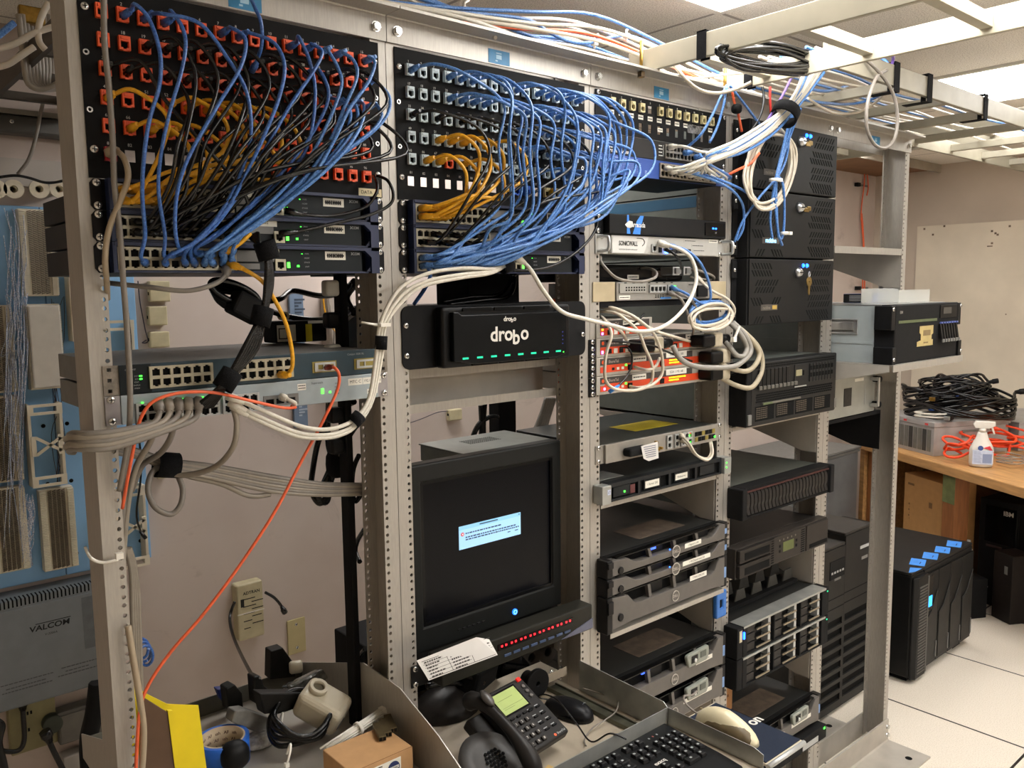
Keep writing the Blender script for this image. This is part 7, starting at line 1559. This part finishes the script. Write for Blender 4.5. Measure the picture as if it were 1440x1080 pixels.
# grey bundle round the left post
GB = 'grey cables wrapped round the leftmost post'
for k in range(5):
    y0 = 604+k*5.5
    cable('network_cable', 'grey cable wrapped round the leftmost post below the silver switch, turn %s' % ORD[k], pix((222+14*k, 566-k, -.02), (224+13*k, 582+k, -.045), (212+8*k, 596+k*1.5, -.055), (165, y0+2, -.06), (125, y0+6, -.055), (103-k % 2*4, y0+5, -.03), (97-k % 2*4, y0+9, .02), (104, y0+10, .07)), .0044, [CGREY, M('beige_grey_jacket', '#91887b', .42, 0, .06, 60)][k % 2], 'network cable', GB, k=6, n=7, plug=.026)
for k, (pts, lb) in enumerate((
  ([(185, 600, .0), (178, 650, .02), (172, 720, .03), (165, 790, .05)], 'grey cable running down inside the leftmost post, left one'),
  ([(222, 585, -.03), (212, 620, .0), (190, 660, .03), (178, 720, .05), (172, 800, .06)], 'grey cable running down inside the leftmost post, right one'),
  ([(238, 580, -.04), (243, 605, -.03), (228, 635, .02), (200, 655, .06), (185, 690, .08)], 'grey cable curving left above the velcro strap'),
  ([(328, 573, -.03), (333, 598, -.04), (327, 630, -.03), (302, 657, .02), (262, 668, .06), (235, 664, .08)], 'grey cable making a wide arc from the silver switch to the velcro strap'),
  ([(238, 655, .08), (216, 662, .08), (208, 688, .07), (218, 713, .06), (240, 723, .06), (254, 710, .06), (257, 688, .07), (250, 668, .08)], 'grey cable hanging in a round loop under the velcro strap'),
  ([(165, 628, .09), (210, 648, .09), (260, 668, .09), (310, 680, .09), (350, 697, .09), (380, 695, .09)], 'dark grey cable dipping below the long grey bundle'))):
    cable('network_cable', lb, pix(*pts), .0048, [CGREY, M('beige_grey_jacket', '#91887b')][k % 2], 'network cable', 'grey cables around the velcro strap', k=6, n=7)
for k in range(6):
    o = (k-2.5)*2.6; cable('network_cable', 'grey cable of the long bundle crossing behind the leftmost rack, strand %s' % ORD[k], pix((150, 628+o, .09), (200, 640+o*.6, .09), (235, 653+o*.9, .085), (300, 664+o*1.3, .085), (380, 680+o*1.6, .085), (450, 688+o*1.2, .085), (508, 688+o, .085)), .0045, [CGREY, M('beige_grey_jacket', '#91887b')][k % 2], 'network cable', 'long grey bundle behind the leftmost rack', k=5, n=6)
strap(235, 654, .083, .021, .01, .035, (1, 0, -.2), 'black velcro strap around the long grey bundle')
for k in range(4): cable('network_cable', 'grey cable hanging behind the leftmost post near the floor, strand %s' % ORD[k], pix((176+2*k, 770, .1), (184+2*k, 800, .1), (186+3*k, 850, .1), (188+3*k, 920, .1), (190+3*k, 990, .1)), .004, M('beige_grey_jacket', '#91887b'), 'network cable', 'grey cables low behind the leftmost post', k=5, n=6)
for k in range(3): cable('network_cable', 'thin blue cable curl beside the leftmost post, %s' % ['upper curl', 'middle curl', 'lower curl'][k], pix(*[(199+10*math.cos(i*.8+k)+3*k, 912+14*math.sin(i*.8+k)+5*k, .1+.004*i) for i in range(9)]), .0026, CDBLUE, 'network cable', 'thin blue curls by the leftmost post', k=5, n=6)
cable('network_cable', 'beige cable leaning along the leftmost post into the parts bin', pix((180, 880, -.015), (188, 930, -.025), (197, 985, -.03), (202, 1030, -.03), (199, 1090, -.03)), .005, M('beige_cable_jacket', '#a3937c'), 'network cable', None, k=5)
q = at(150, 788, 'y', -.02); solo('cable_tie', 'clear nylon tie looped round the leftmost post', 'cable tie', MB().tube(smooth([at(120, 770, 'y', .03)-q, at(128, 785, 'y', -.006)-q, at(145, 791, 'y', -.006)-q, at(166, 787, 'y', -.006)-q], 5), .0024, 6).box(.012, .022, -.006, .002, -.001, .008), TIE, q)
cable('thin_cable', 'thin black cord with a small jack hanging in front of the blue wiring board', [at(a, b, 'y', 1.3) for a, b in ((180, 440), (183, 470), (184, 500), (186, 560), (196, 620), (198, 670), (192, 720), (197, 745), (205, 757))], .003, CBLK, 'cable', None, k=5, endplug=.03)
# ------------------------------------------------------------------ middle rack
TW = 'white cables draped over the orange phone switches'
BG = M('off_white_jacket', '#c9bfae', .42, 0, .05, 80)
for k, (pts, lb) in enumerate((
 ([(842, 438, .03), (865, 440, -.02), (883, 452, -.05), (898, 467, -.06), (907, 489, -.06), (916, 510, -.055), (918, 528, -.05), (913, 541, -.045), (898, 545, -.04), (886, 543, -.012)], 'off white cable arching from upper left to the lowest orange phone switch'),
 ([(850, 435, .03), (880, 440, -.03), (901, 452, -.06), (919, 469, -.065), (928, 489, -.065), (932, 510, -.06), (930, 528, -.055), (917, 541, -.055), (892, 549, -.05), (865, 547, -.05), (852, 535, -.045), (851, 510, -.045), (854, 492, -.045), (860, 470, -.045), (852, 452, -.02), (845, 445, .02)], 'off white cable looping right round the front of the orange phone switches'),
 ([(862, 440, .03), (892, 449, -.03), (921, 465, -.05), (946, 473, -.05), (970, 480, -.012)], 'off white cable slanting to the right hand phone switch'),
 ([(845, 445, .03), (863, 460, -.03), (874, 467, -.04), (884, 484, -.012)], 'short off white cable entering the second phone switch'),
 ([(928, 503, -.05), (922, 515, -.05), (910, 520, -.05), (892, 516, -.012)], 'off white cable curling into the upper full width phone switch'),
 ([(843, 432, .04), (862, 433, -.01), (885, 442, -.03), (908, 458, -.04), (925, 466, -.03)], 'off white cable lying along the top phone switch'))):
    cable('network_cable', lb, pix(*pts), .0036, BG, 'network cable', TW, k=6, n=7)
for k, (pts, lb) in enumerate((
 ([(906, 441, -.03), (898, 450, -.04), (888, 456, -.03), (875, 459, -.012)], 'thin black cord curling on the top phone switch'),
 ([(852, 480, -.012), (880, 481, -.04), (905, 484, -.05), (921, 487, -.055), (946, 498, -.06), (973, 508, -.05)], 'thin black cord crossing the phone switches to the right'),
 ([(872, 489, -.012), (884, 490, -.04), (889, 505, -.045), (884, 525, -.045), (872, 540, -.045), (857, 551, -.04)], 'thin black cord with a blue end hanging down the phone switches'))):
    cable('thin_cable', lb, pix(*pts), .0024, CBLK, 'cable', 'thin black cords on the phone switches', k=6, n=6, endplug=.03 if k == 2 else None, plugm=TAPEB)
TG = 'thick grey telephone trunk cables'
GL = M('trunk_grey', '#8a867f', .42, 0, .05, 60); BEI = M('trunk_beige', '#a59a83', .42, 0, .05, 60)
for k, (pts, m, lb) in enumerate((
 ([(1019, 480, -.03), (1027, 489, -.05), (1036, 500, -.06), (1046, 500, -.06), (1050, 488, -.055), (1040, 468, -.05), (1024, 452, -.03)], GL, 'thick grey trunk cable from the top right phone switch, innermost loop'),
 ([(946, 486, -.06), (957, 505, -.07), (982, 516, -.075), (1028, 516, -.07), (1046, 507, -.065), (1056, 492, -.06), (1047, 470, -.05), (1030, 453, -.03)], GL, 'thick grey trunk cable sweeping from the left black plug'),
 ([(1012, 511, -.03), (1028, 518, -.05), (1049, 522, -.06), (1063, 512, -.06), (1067, 496, -.055), (1055, 476, -.05), (1036, 458, -.03)], BEI, 'thick beige trunk cable from the upper full width phone switch'),
 ([(1014, 531, -.03), (1035, 542, -.05), (1056, 545, -.06), (1069, 528, -.06), (1072, 507, -.055), (1064, 485, -.05), (1042, 463, -.03)], BEI, 'thick beige trunk cable from the lowest phone switch, outermost loop'))):
    cable('trunk_cable', lb, pix(*pts), .0066, m, 'trunk cable', TG, k=6, n=8)
def coil(name, label, px, py, rx, ry, y, n, r, m, grp, tilt=0, jit=3, seed=1, tw=.004):
    g = random.Random(seed); pts = []
    for i in range(n*9):
        a = i*2*PI/9; q = 1+.03*math.sin(i*1.3+seed); u, v = rx*q*math.cos(a), ry*q*math.sin(a)
        pts.append(at(px+u*math.cos(tilt)-v*math.sin(tilt)+g.uniform(-jit, jit)*.4+jit*math.sin(i/9*2.1), py+u*math.sin(tilt)+v*math.cos(tilt)+g.uniform(-jit, jit)*.4+jit*math.cos(i/9*1.7), 'y', y+tw*math.sin(i*.37+seed)))
    return cable('coiled_cable', label, pts, r, m, 'coiled cable', grp, k=4, n=6)
coil('a', 'coil of blue cable tied beside the grey router', 998, 440, 26, 14, -.045, 5, .0036, CBLUE, None, -.15, 3, 2)
coil('b', 'coil of off white cable tied in front of the blue one beside the grey router', 1000, 445, 29, 15, -.06, 4, .0036, BG, None, -.2, 3, 5)
for k, (pts, m, lb) in enumerate((
 ([(942, 346, -.02), (965, 352, -.06), (985, 370, -.07), (997, 398, -.06), (999, 420, -.05), (990, 432, -.045)], CBLUE, 'blue cable curving from the silver firewall down to the coil'),
 ([(944, 404, -.012), (965, 413, -.05), (985, 426, -.055), (1008, 430, -.05), (1020, 432, -.04)], CBLUE, 'blue cable from the grey router into the coil'),
 ([(936, 350, -.02), (948, 357, -.05), (956, 368, -.04), (958, 378, .0)], CBLK, 'short black cable dropping from the silver firewall'),
 ([(940, 412, -.012), (957, 420, -.045), (967, 442, -.05), (975, 462, -.04), (974, 470, -.02)], CGREY, 'grey cable from the grey router down to the phone switches, left one'),
 ([(950, 411, -.012), (972, 422, -.045), (983, 445, -.05), (986, 466, -.03)], CGREY, 'grey cable from the grey router down to the phone switches, right one'),
 ([(980, 390, -.02), (1000, 408, -.05), (1022, 420, -.055), (1033, 435, -.05), (1028, 452, -.045)], BG, 'off white cable running from the firewall cables round the coil'),
 ([(841, 360, .02), (851, 376, -.02), (870, 392, -.03), (900, 396, -.03), (920, 391, -.03), (923, 383, -.01), (912, 377, .03), (898, 377, .07)], CGREY, 'thin grey cable sagging below the silver firewall'),
 ([(962, 380, .04), (980, 380, .0), (1002, 388, .0), (1000, 394, .02), (970, 390, .05)], CGREY, 'grey serial cable folded beside the clear plug'),
 ([(957, 611, -.012), (968, 622, -.05), (980, 640, -.055), (994, 647, -.055), (1002, 638, -.05), (1000, 621, -.02)], BG, 'white cable hanging in a loop from the silver access switch, front one'),
 ([(958, 619, -.012), (966, 624, -.04), (978, 639, -.045), (993, 645, -.045), (1000, 636, -.04), (998, 622, -.02)], BG, 'white cable hanging in a loop from the silver access switch, rear one'))):
    cable('network_cable', lb, pix(*pts), .0034, m, 'network cable', None, k=6, n=7, plug=.024)
solo('cable_tie', 'white tie round the trunk cables beside the fourth rack', 'cable tie', MB().obox((-.004, -.004, -.02), (.02, 0, .03), (.004, 0, -.003), (0, .004, 0)).box(-.012, .002, -.006, .003, -.03, -.018), TIE, at(1033, 464, 'y', -.06))
# ------------------------------------------------------------------ big white bundle up to the ladder
WBN = 'white cables of the big bundle below the ladder'; g = random.Random(11)
endsA = [(936+6*i, 237+3.0*(i % 2)+1.1*i) for i in range(13)]
for k in range(17):
    blue = k in (3, 8, 12, 15); e = endsA[k % 13]; o = g.uniform(-1, 1); o2 = g.uniform(-1, 1); top = (1146+14*o2, 98+4*o)
    e2 = (941, 207) if k == 0 else (962+5*(k % 4), 215+2*(k % 4)) if k in (3, 8) else e
    pts = pix((top[0], top[1], -.16), (1128+9*o2, 130+2*o, -.15), (1104+6*o, 160+5*o2, -.14), (1076+6*o, 184+9*o2, -.13), (1035+4*o, 208+9*o2, -.115), (992, 222+8*o2+(e2[1]-232)*.35, -.085), (e2[0]+20, e2[1]-1, -.05), (e2[0], e2[1], -.009))
    cable('network_cable', '%s cable of the big bundle from ladder to blue midspan panel, strand %s' % ('blue' if blue else 'white', ORD[k] if k < 16 else 'seventeen'), pts, .0036, CBLUE if blue else CWHT, 'network cable', WBN, k=6, n=6, endplug=.026)
strap(1104, 160, -.14, .034, .02, .03, (-.62, 0, -.78), 'broad black velcro strap round the big white bundle')
coil('c', 'hanging coil of off white cable in front of the vented servers', 1083, 238, 30, 54, -.075, 7, .0038, M('off_white_jacket', '#c9bfae'), None, .22, 4, 4, .008)
HB = 'blue cables hanging in front of the vented servers'
for k, (pts, lb) in enumerate((
 ([(1118, 150, -.12), (1108, 180, -.1), (1098, 220, -.09), (1091, 250, -.09), (1086, 280, -.08), (1083, 310, -.075), (1086, 335, -.07)], 'blue cable hanging by the velcro strap, leftmost strand'),
 ([(1122, 150, -.12), (1110, 185, -.1), (1100, 220, -.09), (1092, 252, -.09), (1092, 290, -.08), (1094, 325, -.075), (1100, 345, -.07)], 'blue cable hanging by the velcro strap, second strand'),
 ([(1126, 152, -.12), (1108, 200, -.095), (1094, 245, -.09), (1090, 275, -.085), (1092, 310, -.08), (1096, 335, -.075), (1101, 330, -.075), (1103, 300, -.08), (1101, 260, -.09), (1093, 247, -.085)], 'blue cable looping at the bottom of the hanging cables'),
 ([(1110, 190, -.1), (1105, 225, -.09), (1092, 250, -.09), (1070, 275, -.07), (1045, 310, -.05), (1033, 340, -.03)], 'blue cable slanting down to the left of the middle vented server'),
 ([(960, 240, -.03), (1000, 252, -.06), (1030, 268, -.06), (1045, 290, -.055), (1045, 320, -.045), (1036, 338, -.03)], 'blue cable curving from the blue midspan panel past the post'),
 ([(975, 242, -.03), (1010, 252, -.06), (1040, 265, -.06), (1062, 278, -.06)], 'blue cable curving towards the hanging coil'),
 ([(1022, 120, -.06), (1012, 140, -.06), (1000, 165, -.06), (985, 190, -.05), (965, 208, -.012)], 'blue cable dropping from the ladder to the charcoal panel, left one'),
 ([(1026, 120, -.06), (1048, 148, -.06), (1066, 172, -.06), (1080, 190, -.07)], 'blue cable dropping from the ladder towards the vented servers'),
 ([(1022, 122, -.07), (1017, 150, -.07), (1008, 180, -.065), (998, 200, -.06)], 'blue cable dropping straight beside the orange one'))):
    cable('network_cable', lb, pix(*pts), .0034, CBLUE, 'network cable', HB, k=6, n=6)
for k, (px, py, y) in enumerate(((1089, 253, -.092), (1103, 328, -.08))): solo('cable_tie', 'white tie round the hanging blue cables, %s one' % ['upper', 'lower'][k], 'cable tie', MB().ring((0, 0, -.004), (0, 0, .004), .013-.003*k, .011-.003*k, 14).box(.008, .02, -.012, -.004, -.004, .004), TIE, at(px, py, 'y', y))
for k, (pts, m, lb) in enumerate((
 ([(1028, 122, -.05), (1033, 145, -.05), (1038, 160, -.05), (1043, 185, -.045)], CORG, 'orange cable falling from the ladder through a black clip'),
 ([(1083, 122, -.05), (1083, 145, -.05), (1085, 165, -.05)], CRED, 'dark red cable falling from the ladder behind the bundle'),
 ([(1115, 105, -.12), (1100, 135, -.12), (1085, 160, -.12), (1070, 185, -.11)], CPUR, 'purple cable slanting along the left of the big bundle'),
 ([(1072, 122, -.05), (1074, 140, -.055), (1068, 165, -.06), (1050, 190, -.06), (1020, 206, -.06), (985, 212, -.03)], CBLK, 'black cable bending from the ladder to the charcoal panel'),
 ([(1068, 215, -.09), (1055, 230, -.08), (1035, 240, -.07), (1020, 248, -.05)], CORG, 'orange cable peeping out below the big bundle'))):
    cable('network_cable', lb, pix(*pts), .0034, m, 'network cable', None, k=6, n=6)
solo('cable_clip', 'small black clip binding the orange and blue cables at the rack top', 'clip', blob(MB(), (0, 0, 0), (.012, .012, .012), (.7, .7), (12, 8)), BLKM, at(1036, 153, 'y', -.055))
# ------------------------------------------------------------------ cables lying on the rack tops and ladders
TOP = 'cables running along the tops of the racks'; g = random.Random(5)
for k in range(16):
    m = [CWHT, BG, CWHT, CBLUE, CWHT, BG, CORG, CWHT, CRED, CWHT, CBLUE, BG, CWHT, CWHT, CORG, BG][k]; y = -.02+.0115*k
    pts = [Vector((-.45+.2*i, y+g.uniform(-.012, .012), 2.139+(.004 if i % 2 else 0)+(.012+.05*math.exp(-((i-5.2)/1.6)**2))*(k % 4)*.5+g.uniform(0, .006))) for i in range(9)]
    cable('network_cable', '%s cable lying along the rack tops, %s from the front' % ({CWHT: 'white', BG: 'off white', CBLUE: 'blue', CORG: 'orange', CRED: 'red'}[m], ORD[k]), pts, .0038, m, 'network cable', TOP, k=5, n=6)
for k, (pts, lb) in enumerate((
 ([(520, -30, .06), (590, -2, .05), (640, 13, .04), (655, 18, .04), (700, 22, .04), (745, 29, .04), (772, 45, .05), (800, 58, .05), (830, 60, .05), (880, 50, .05), (925, 66, .08)], 'blue cable bowing high over the second rack top, upper one'),
 ([(560, -20, .06), (620, 6, .06), (650, 16, .06), (690, 30, .06), (730, 45, .06), (770, 57, .06), (820, 61, .06), (870, 52, .07), (905, 58, .08)], 'blue cable bowing high over the second rack top, lower one'),
 ([(560, -10, .03), (600, 12, .03), (640, 23, .03), (668, 28, .02), (685, 42, .0), (697, 53, -.03)], 'off white cable bending down onto the second rack top'))): cable('network_cable', lb, pix(*pts), .004, [CBLUE, CBLUE, BG][k], 'network cable', 'cables bowing over the second rack', k=6, n=6)
for k, (px, py) in enumerate(((653, 13), (881, 50), (836, 60))): solo('cable_tie', 'white tie tail standing up on the rack top cables, %s' % ['over the second rack', 'by the cream ladder', 'left of the cream ladder'][k], 'cable tie', MB().tube([(0, 0, -.012), (0, 0, .012), (.012, 0, .02)], .003, 6).box(-.006, .006, -.006, .006, -.006, .004), TIE, at(px, py, 'y', .05))
cable('network_cable', 'off white cable sagging in front of the cream ladder ends', pix((925, 70, -.02), (945, 88, -.04), (965, 112, -.06), (985, 127, -.065), (1010, 131, -.07), (1035, 125, -.08), (1056, 116, -.1)), .0042, BG, 'network cable', None, k=6)
cable('network_cable', 'thin off white cable crossing the second rail of the cream ladder', pix((960, 114, -.03), (990, 109, -.05), (1030, 104, -.07), (1066, 101, -.1)), .003, BG, 'network cable', None, k=6)
LB_ = 'cables lying along the ladder over the right racks'
for k in range(12):
    m = [CWHT, CBLUE, BG, CBLUE, CWHT, BG, CWHT, CBLUE, BG, CWHT, BG, CBLUE][k]; y = -.24+.03*k
    pts = [Vector((1.03+.3*i, y+g.uniform(-.015, .015), 2.193+g.uniform(0, .01)+.004*(k % 3))) for i in range(5 if k % 3 else 8)]
    cable('network_cable', '%s cable lying on the ladder rungs over the right racks, %s from the front' % ({CWHT: 'white', BG: 'off white', CBLUE: 'blue'}[m], ORD[k]), pts, .0038, m, 'network cable', LB_, k=4, n=6)
coil('d', 'oblong coil of black cable strapped under the cream ladder', 1080, 81, 66, 15, -.225, 10, .0038, CBLK, None, .12, 7, 3, .014)
coil('e', 'oblong coil of white cable strapped under the cream ladder with the black one', 1078, 84, 62, 14, -.2, 3, .003, CWHT, None, .14, 4, 8, .012)
for k, (x, y, lb) in enumerate(((.69, -.17, 'black velcro strap over the near rail of the cream ladder'), (1.0, -.08, 'black velcro strap on the far rail of the cream ladder'))): solo('velcro_strap', lb, 'strap', MB().box(-.0085, -.0065, -.012, .012, -.004, .055).box(.0065, .0085, -.012, .012, -.004, .055).box(-.0085, .0085, -.012, .012, .0525, .0545), VELC, (x, y, 2.1345))
for k, (px, lb) in enumerate(((1256, 'black velcro strap hanging from the parallel ladder, nearest'), (1303, 'black velcro strap hanging from the parallel ladder, middle'), (1383, 'black velcro strap hanging from the parallel ladder, farthest'))):
    q = at(px, 135, 'y', -.27); solo('velcro_strap', lb, 'strap', MB().box(-.014, .014, -.0095, -.0075, -.012, .06).box(-.014, .014, .0075, .0095, -.012, .06).box(-.014, .014, -.0095, .06, -.014, -.012).box(-.014, .014, -.0095, .0095, .058, .06), VELC, (q.x, -.27, 2.15))
cable('network_cable', 'grey cable hanging in a big oval loop in front of the rightmost rack', pix((1213, 80, -.28), (1235, 100, -.29), (1255, 130, -.29), (1262, 165, -.29), (1258, 195, -.29), (1245, 208, -.29), (1230, 203, -.29), (1219, 180, -.29), (1220, 145, -.29), (1232, 110, -.29), (1247, 98, -.28)), .0042, CGREY, 'network cable', None, k=6, n=7)
for k, (pts, m, lb) in enumerate((
 ([(1130, 140, -.1), (1160, 145, -.08), (1200, 146, -.05), (1230, 138, -.1), (1244, 128, -.2)], CBLUE, 'blue cable sagging under the parallel ladder, lower one'),
 ([(1135, 125, -.1), (1165, 128, -.08), (1196, 119, -.05)], CBLUE, 'short blue cable end pointing right under the parallel ladder'),
 ([(1135, 138, -.1), (1170, 158, -.08), (1205, 158, -.06), (1230, 145, -.1), (1246, 130, -.2)], BG, 'off white cable sagging lowest under the parallel ladder'),
 ([(1140, 130, -.05), (1180, 135, .0), (1230, 135, .05)], BG, 'off white cable stretched under the parallel ladder'),
 ([(1222, 80, -.2), (1240, 82, -.24), (1251, 92, -.26), (1252, 100, -.26)], CBLUE, 'blue cable bending over the parallel ladder by the strap'),
 ([(1247, 73, -.3), (1256, 80, -.28), (1254, 92, -.27), (1252, 100, -.26)], CPUR, 'purple cable bending over the parallel ladder by the strap'),
 ([(1268, 106, -.2), (1282, 106, -.2)], CBLUE, 'short blue plug end lying on the parallel ladder'))):
    cable('network_cable', lb, pix(*pts), .004, m, 'network cable', None, k=6, n=6)
# threaded rods clamping the cream ladder to the rack tops
for k, (px, py) in enumerate(((886, 90), (1000, 134), (850, 99))):
    if k == 2: continue
    x = (.652, .968)[k]; t = thing('ladder_bolt', 'brass coloured clamp bolt holding the cream ladder, %s rail' % ['near', 'far'][k], 'bolt', (x, -.03, 2.1345), group='ladder clamp bolts'); part('rod', MB().cyl((0, 0, -.02), (0, 0, .06), .004, n=10), BRASS, t); part('nut', MB().cyl((0, 0, -.019), (0, 0, -.008), .009, n=6, smooth=False), M('dark_nut', '#5a4a36', .4, .7, .15, 60), t)
# orange lines beside the monitor, grey bundle behind
for k, (pts, lb) in enumerate((([(779, 420, .09), (785, 500, .085), (789, 600, .085), (795, 720, .085), (797, 860, .085)], 'orange fibre line running down behind the monitor rack post, left one'), ([(788, 520, .085), (790, 620, .085), (799, 720, .085), (808, 840, .085), (812, 880, .085)], 'orange fibre line running down behind the monitor rack post, right one'))): cable('fibre_cable', lb, pix(*pts), .0034, CRED if 0 else CORG, 'fibre cable', 'orange lines beside the monitor', k=5, n=6)
for k in range(5): cable('network_cable', 'grey cable slanting behind the computer case, strand %s' % ORD[k], pix((768+3*k, 560, .34), (760+3*k, 585, .33), (748+4*k, 612, .32), (735+5*k, 632, .315)), .006, CGREY, 'network cable', 'grey bundle behind the computer case', k=5, n=6)
for k, (pts, lb) in enumerate((([(676, 570, .6), (677, 600, .6), (675, 640, .6)], 'black cable hanging straight behind the computer case, left one'), ([(682, 565, .6), (680, 600, .6), (682, 640, .6)], 'black cable hanging straight behind the computer case, right one'), ([(700, 587, .6), (690, 586, .6), (675, 595, .6), (665, 615, .6), (662, 640, .6)], 'black power cable arching to the black strip behind the case'))): cable('power_cable', lb, pix(*pts), .008, CBLK, 'cable', 'black cables behind the computer case', k=5, n=6)
q = at(702, 600, 'y', .65); solo('power_strip', 'broad black upright power strip seen behind the computer case', 'power strip', MB().box(0, .07, 0, .05, -1.15, .55), BLKM, q, bev=.003)
# deep black blocks behind the storage array and the desk phone
for k, (x, z, lb) in enumerate(((.30, 1.64, 'black equipment block hanging behind the glossy storage array'),)):
    solo('dark_block', lb, 'power supply', MB().box(0, .15, 0, .12, 0, .08), BLKM, (x, .16, z-.03), bev=.003)
solo('dark_block', 'large added dark backdrop block under the selector bar', 'power supply', MB().box(0, .4, 0, .14, 0, .15), BLKM, (.06, .24, .7255), bev=.004)  # backdrop block added to darken the gap where the pale wall showed through
for k, (pts, lb) in enumerate((([(720, 385, .0), (716, 400, .05), (700, 415, .1), (660, 418, .12), (622, 425, .12)], 'black cable draped behind the storage array, upper one'), ([(724, 385, .0), (722, 405, .05), (712, 418, .08), (680, 422, .1), (630, 428, .1)], 'black cable draped behind the storage array, lower one'))): cable('power_cable', lb, pix(*pts), .0045, CBLK, 'cable', 'black cables behind the storage array', k=5, n=6)
cable('network_cable', 'dark blue cable dropping from the lowest blue switch behind the storage array', pix((602, 375, -.02), (605, 388, -.01), (598, 405, .03), (582, 428, .06)), .0038, CDBLUE, 'network cable', None, k=5)
# junk on the ledge behind the phone
solo('adapter_heap', 'black power adapter lying behind the desk phone', 'adapter', MB().box(-.05, .05, -.03, .03, -.03, .03), BLKM, at(670, 950, 'y', .13), (.2, .1, .4), bev=.008); solo('adapter_heap', 'second black power adapter behind the desk phone, nearer the reels', 'adapter', MB().box(-.04, .04, -.03, .03, -.025, .025), BLKG, at(718, 940, 'y', .16), (.1, .3, -.3), bev=.008)
solo('dark_cloth', 'crumpled dark plastic sheet on the drawer floor left of the desk phone', 'plastic sheet', blob(MB(), (0, 0, 0), (.09, .07, .05), (1.1, 1.2), (18, 10)), M('dark_sheet', '#2b2724', .4, 0, .4, 25, bump=1, bscale=30), at(610, 985, 'y', .14)+Vector((.03, 0, -.03)))
for k, (pts, lb) in enumerate((([(585, 945, .1), (610, 950, .1), (640, 945, .1), (680, 960, .1)], 'black cable lying behind the paper list'), ([(600, 965, .12), (640, 960, .12), (690, 970, .12), (730, 950, .12)], 'black cable lying lower behind the paper list'))): cable('power_cable', lb, pix(*pts), .007, CBLK, 'cable', 'black cables behind the paper list', k=5)
# top left corner
DL = M('dark_ladder', '#4b443b', .5, .3, .1, 20)
t = thing('cable_ladder', 'dark cable ladder at the top left, running back to the wall', 'cable ladder', (-.30, .33, 2.14), group=None); o = Vector(t.location); p0, p1 = at(-30, 156, 'z', 2.14), at(78, 56, 'z', 2.14)
for dd in (0, .3): part('rail', MB().obox(p0-o+Vector((dd*.8, 0, 0)), p1-p0, (.012, 0, 0), (0, 0, .045)), DL, t)
for f in (.2, .5, .8): part('rung', MB().obox(p0.lerp(p1, f)-o+Vector((.012, 0, .01)), (.24, 0, 0), (0, .02, 0), (0, 0, .02)), DL, t)
for k in range(9): cable('network_cable', 'grey cable looping down in the dark top left corner, strand %s' % ORD[k], [at(a, b, 'y', .75+.03*k) for a, b in ((26+5*k, 20), (30+5*k, 55), (34+5*k, 92), (40+4*k, 118), (60+2*k, 126), (84, 116))], .006, M('beige_grey_jacket', '#91887b'), 'network cable', 'grey cables in the top left corner', k=4, n=6)
for k, (pts, m, lb) in enumerate((([(-8, 70), (20, 62), (45, 48), (75, 38), (95, 32)], BG, 'pale cable stretched across the top left corner'), ([(68, 4), (58, 25), (54, 45), (56, 60), (64, 70)], BG, 'pale cable end hanging down in the top left corner'), ([(-5, 52), (8, 42), (20, 32)], CBLUE, 'blue cable glimpse in the top left corner'), ([(-5, 95), (12, 90), (30, 78), (48, 66)], BG, 'off white cable curling over the dark ladder'))): cable('network_cable', lb, [at(a, b, 'y', .5) for a, b in pts], .006, m, 'network cable', None, k=5)
solo('brass_fitting', 'brass fitting glinting at the top left corner', 'fitting', MB().box(-.02, .03, 0, .02, -.018, .018), BRASS, at(42, 20, 'y', .8), bev=.003)
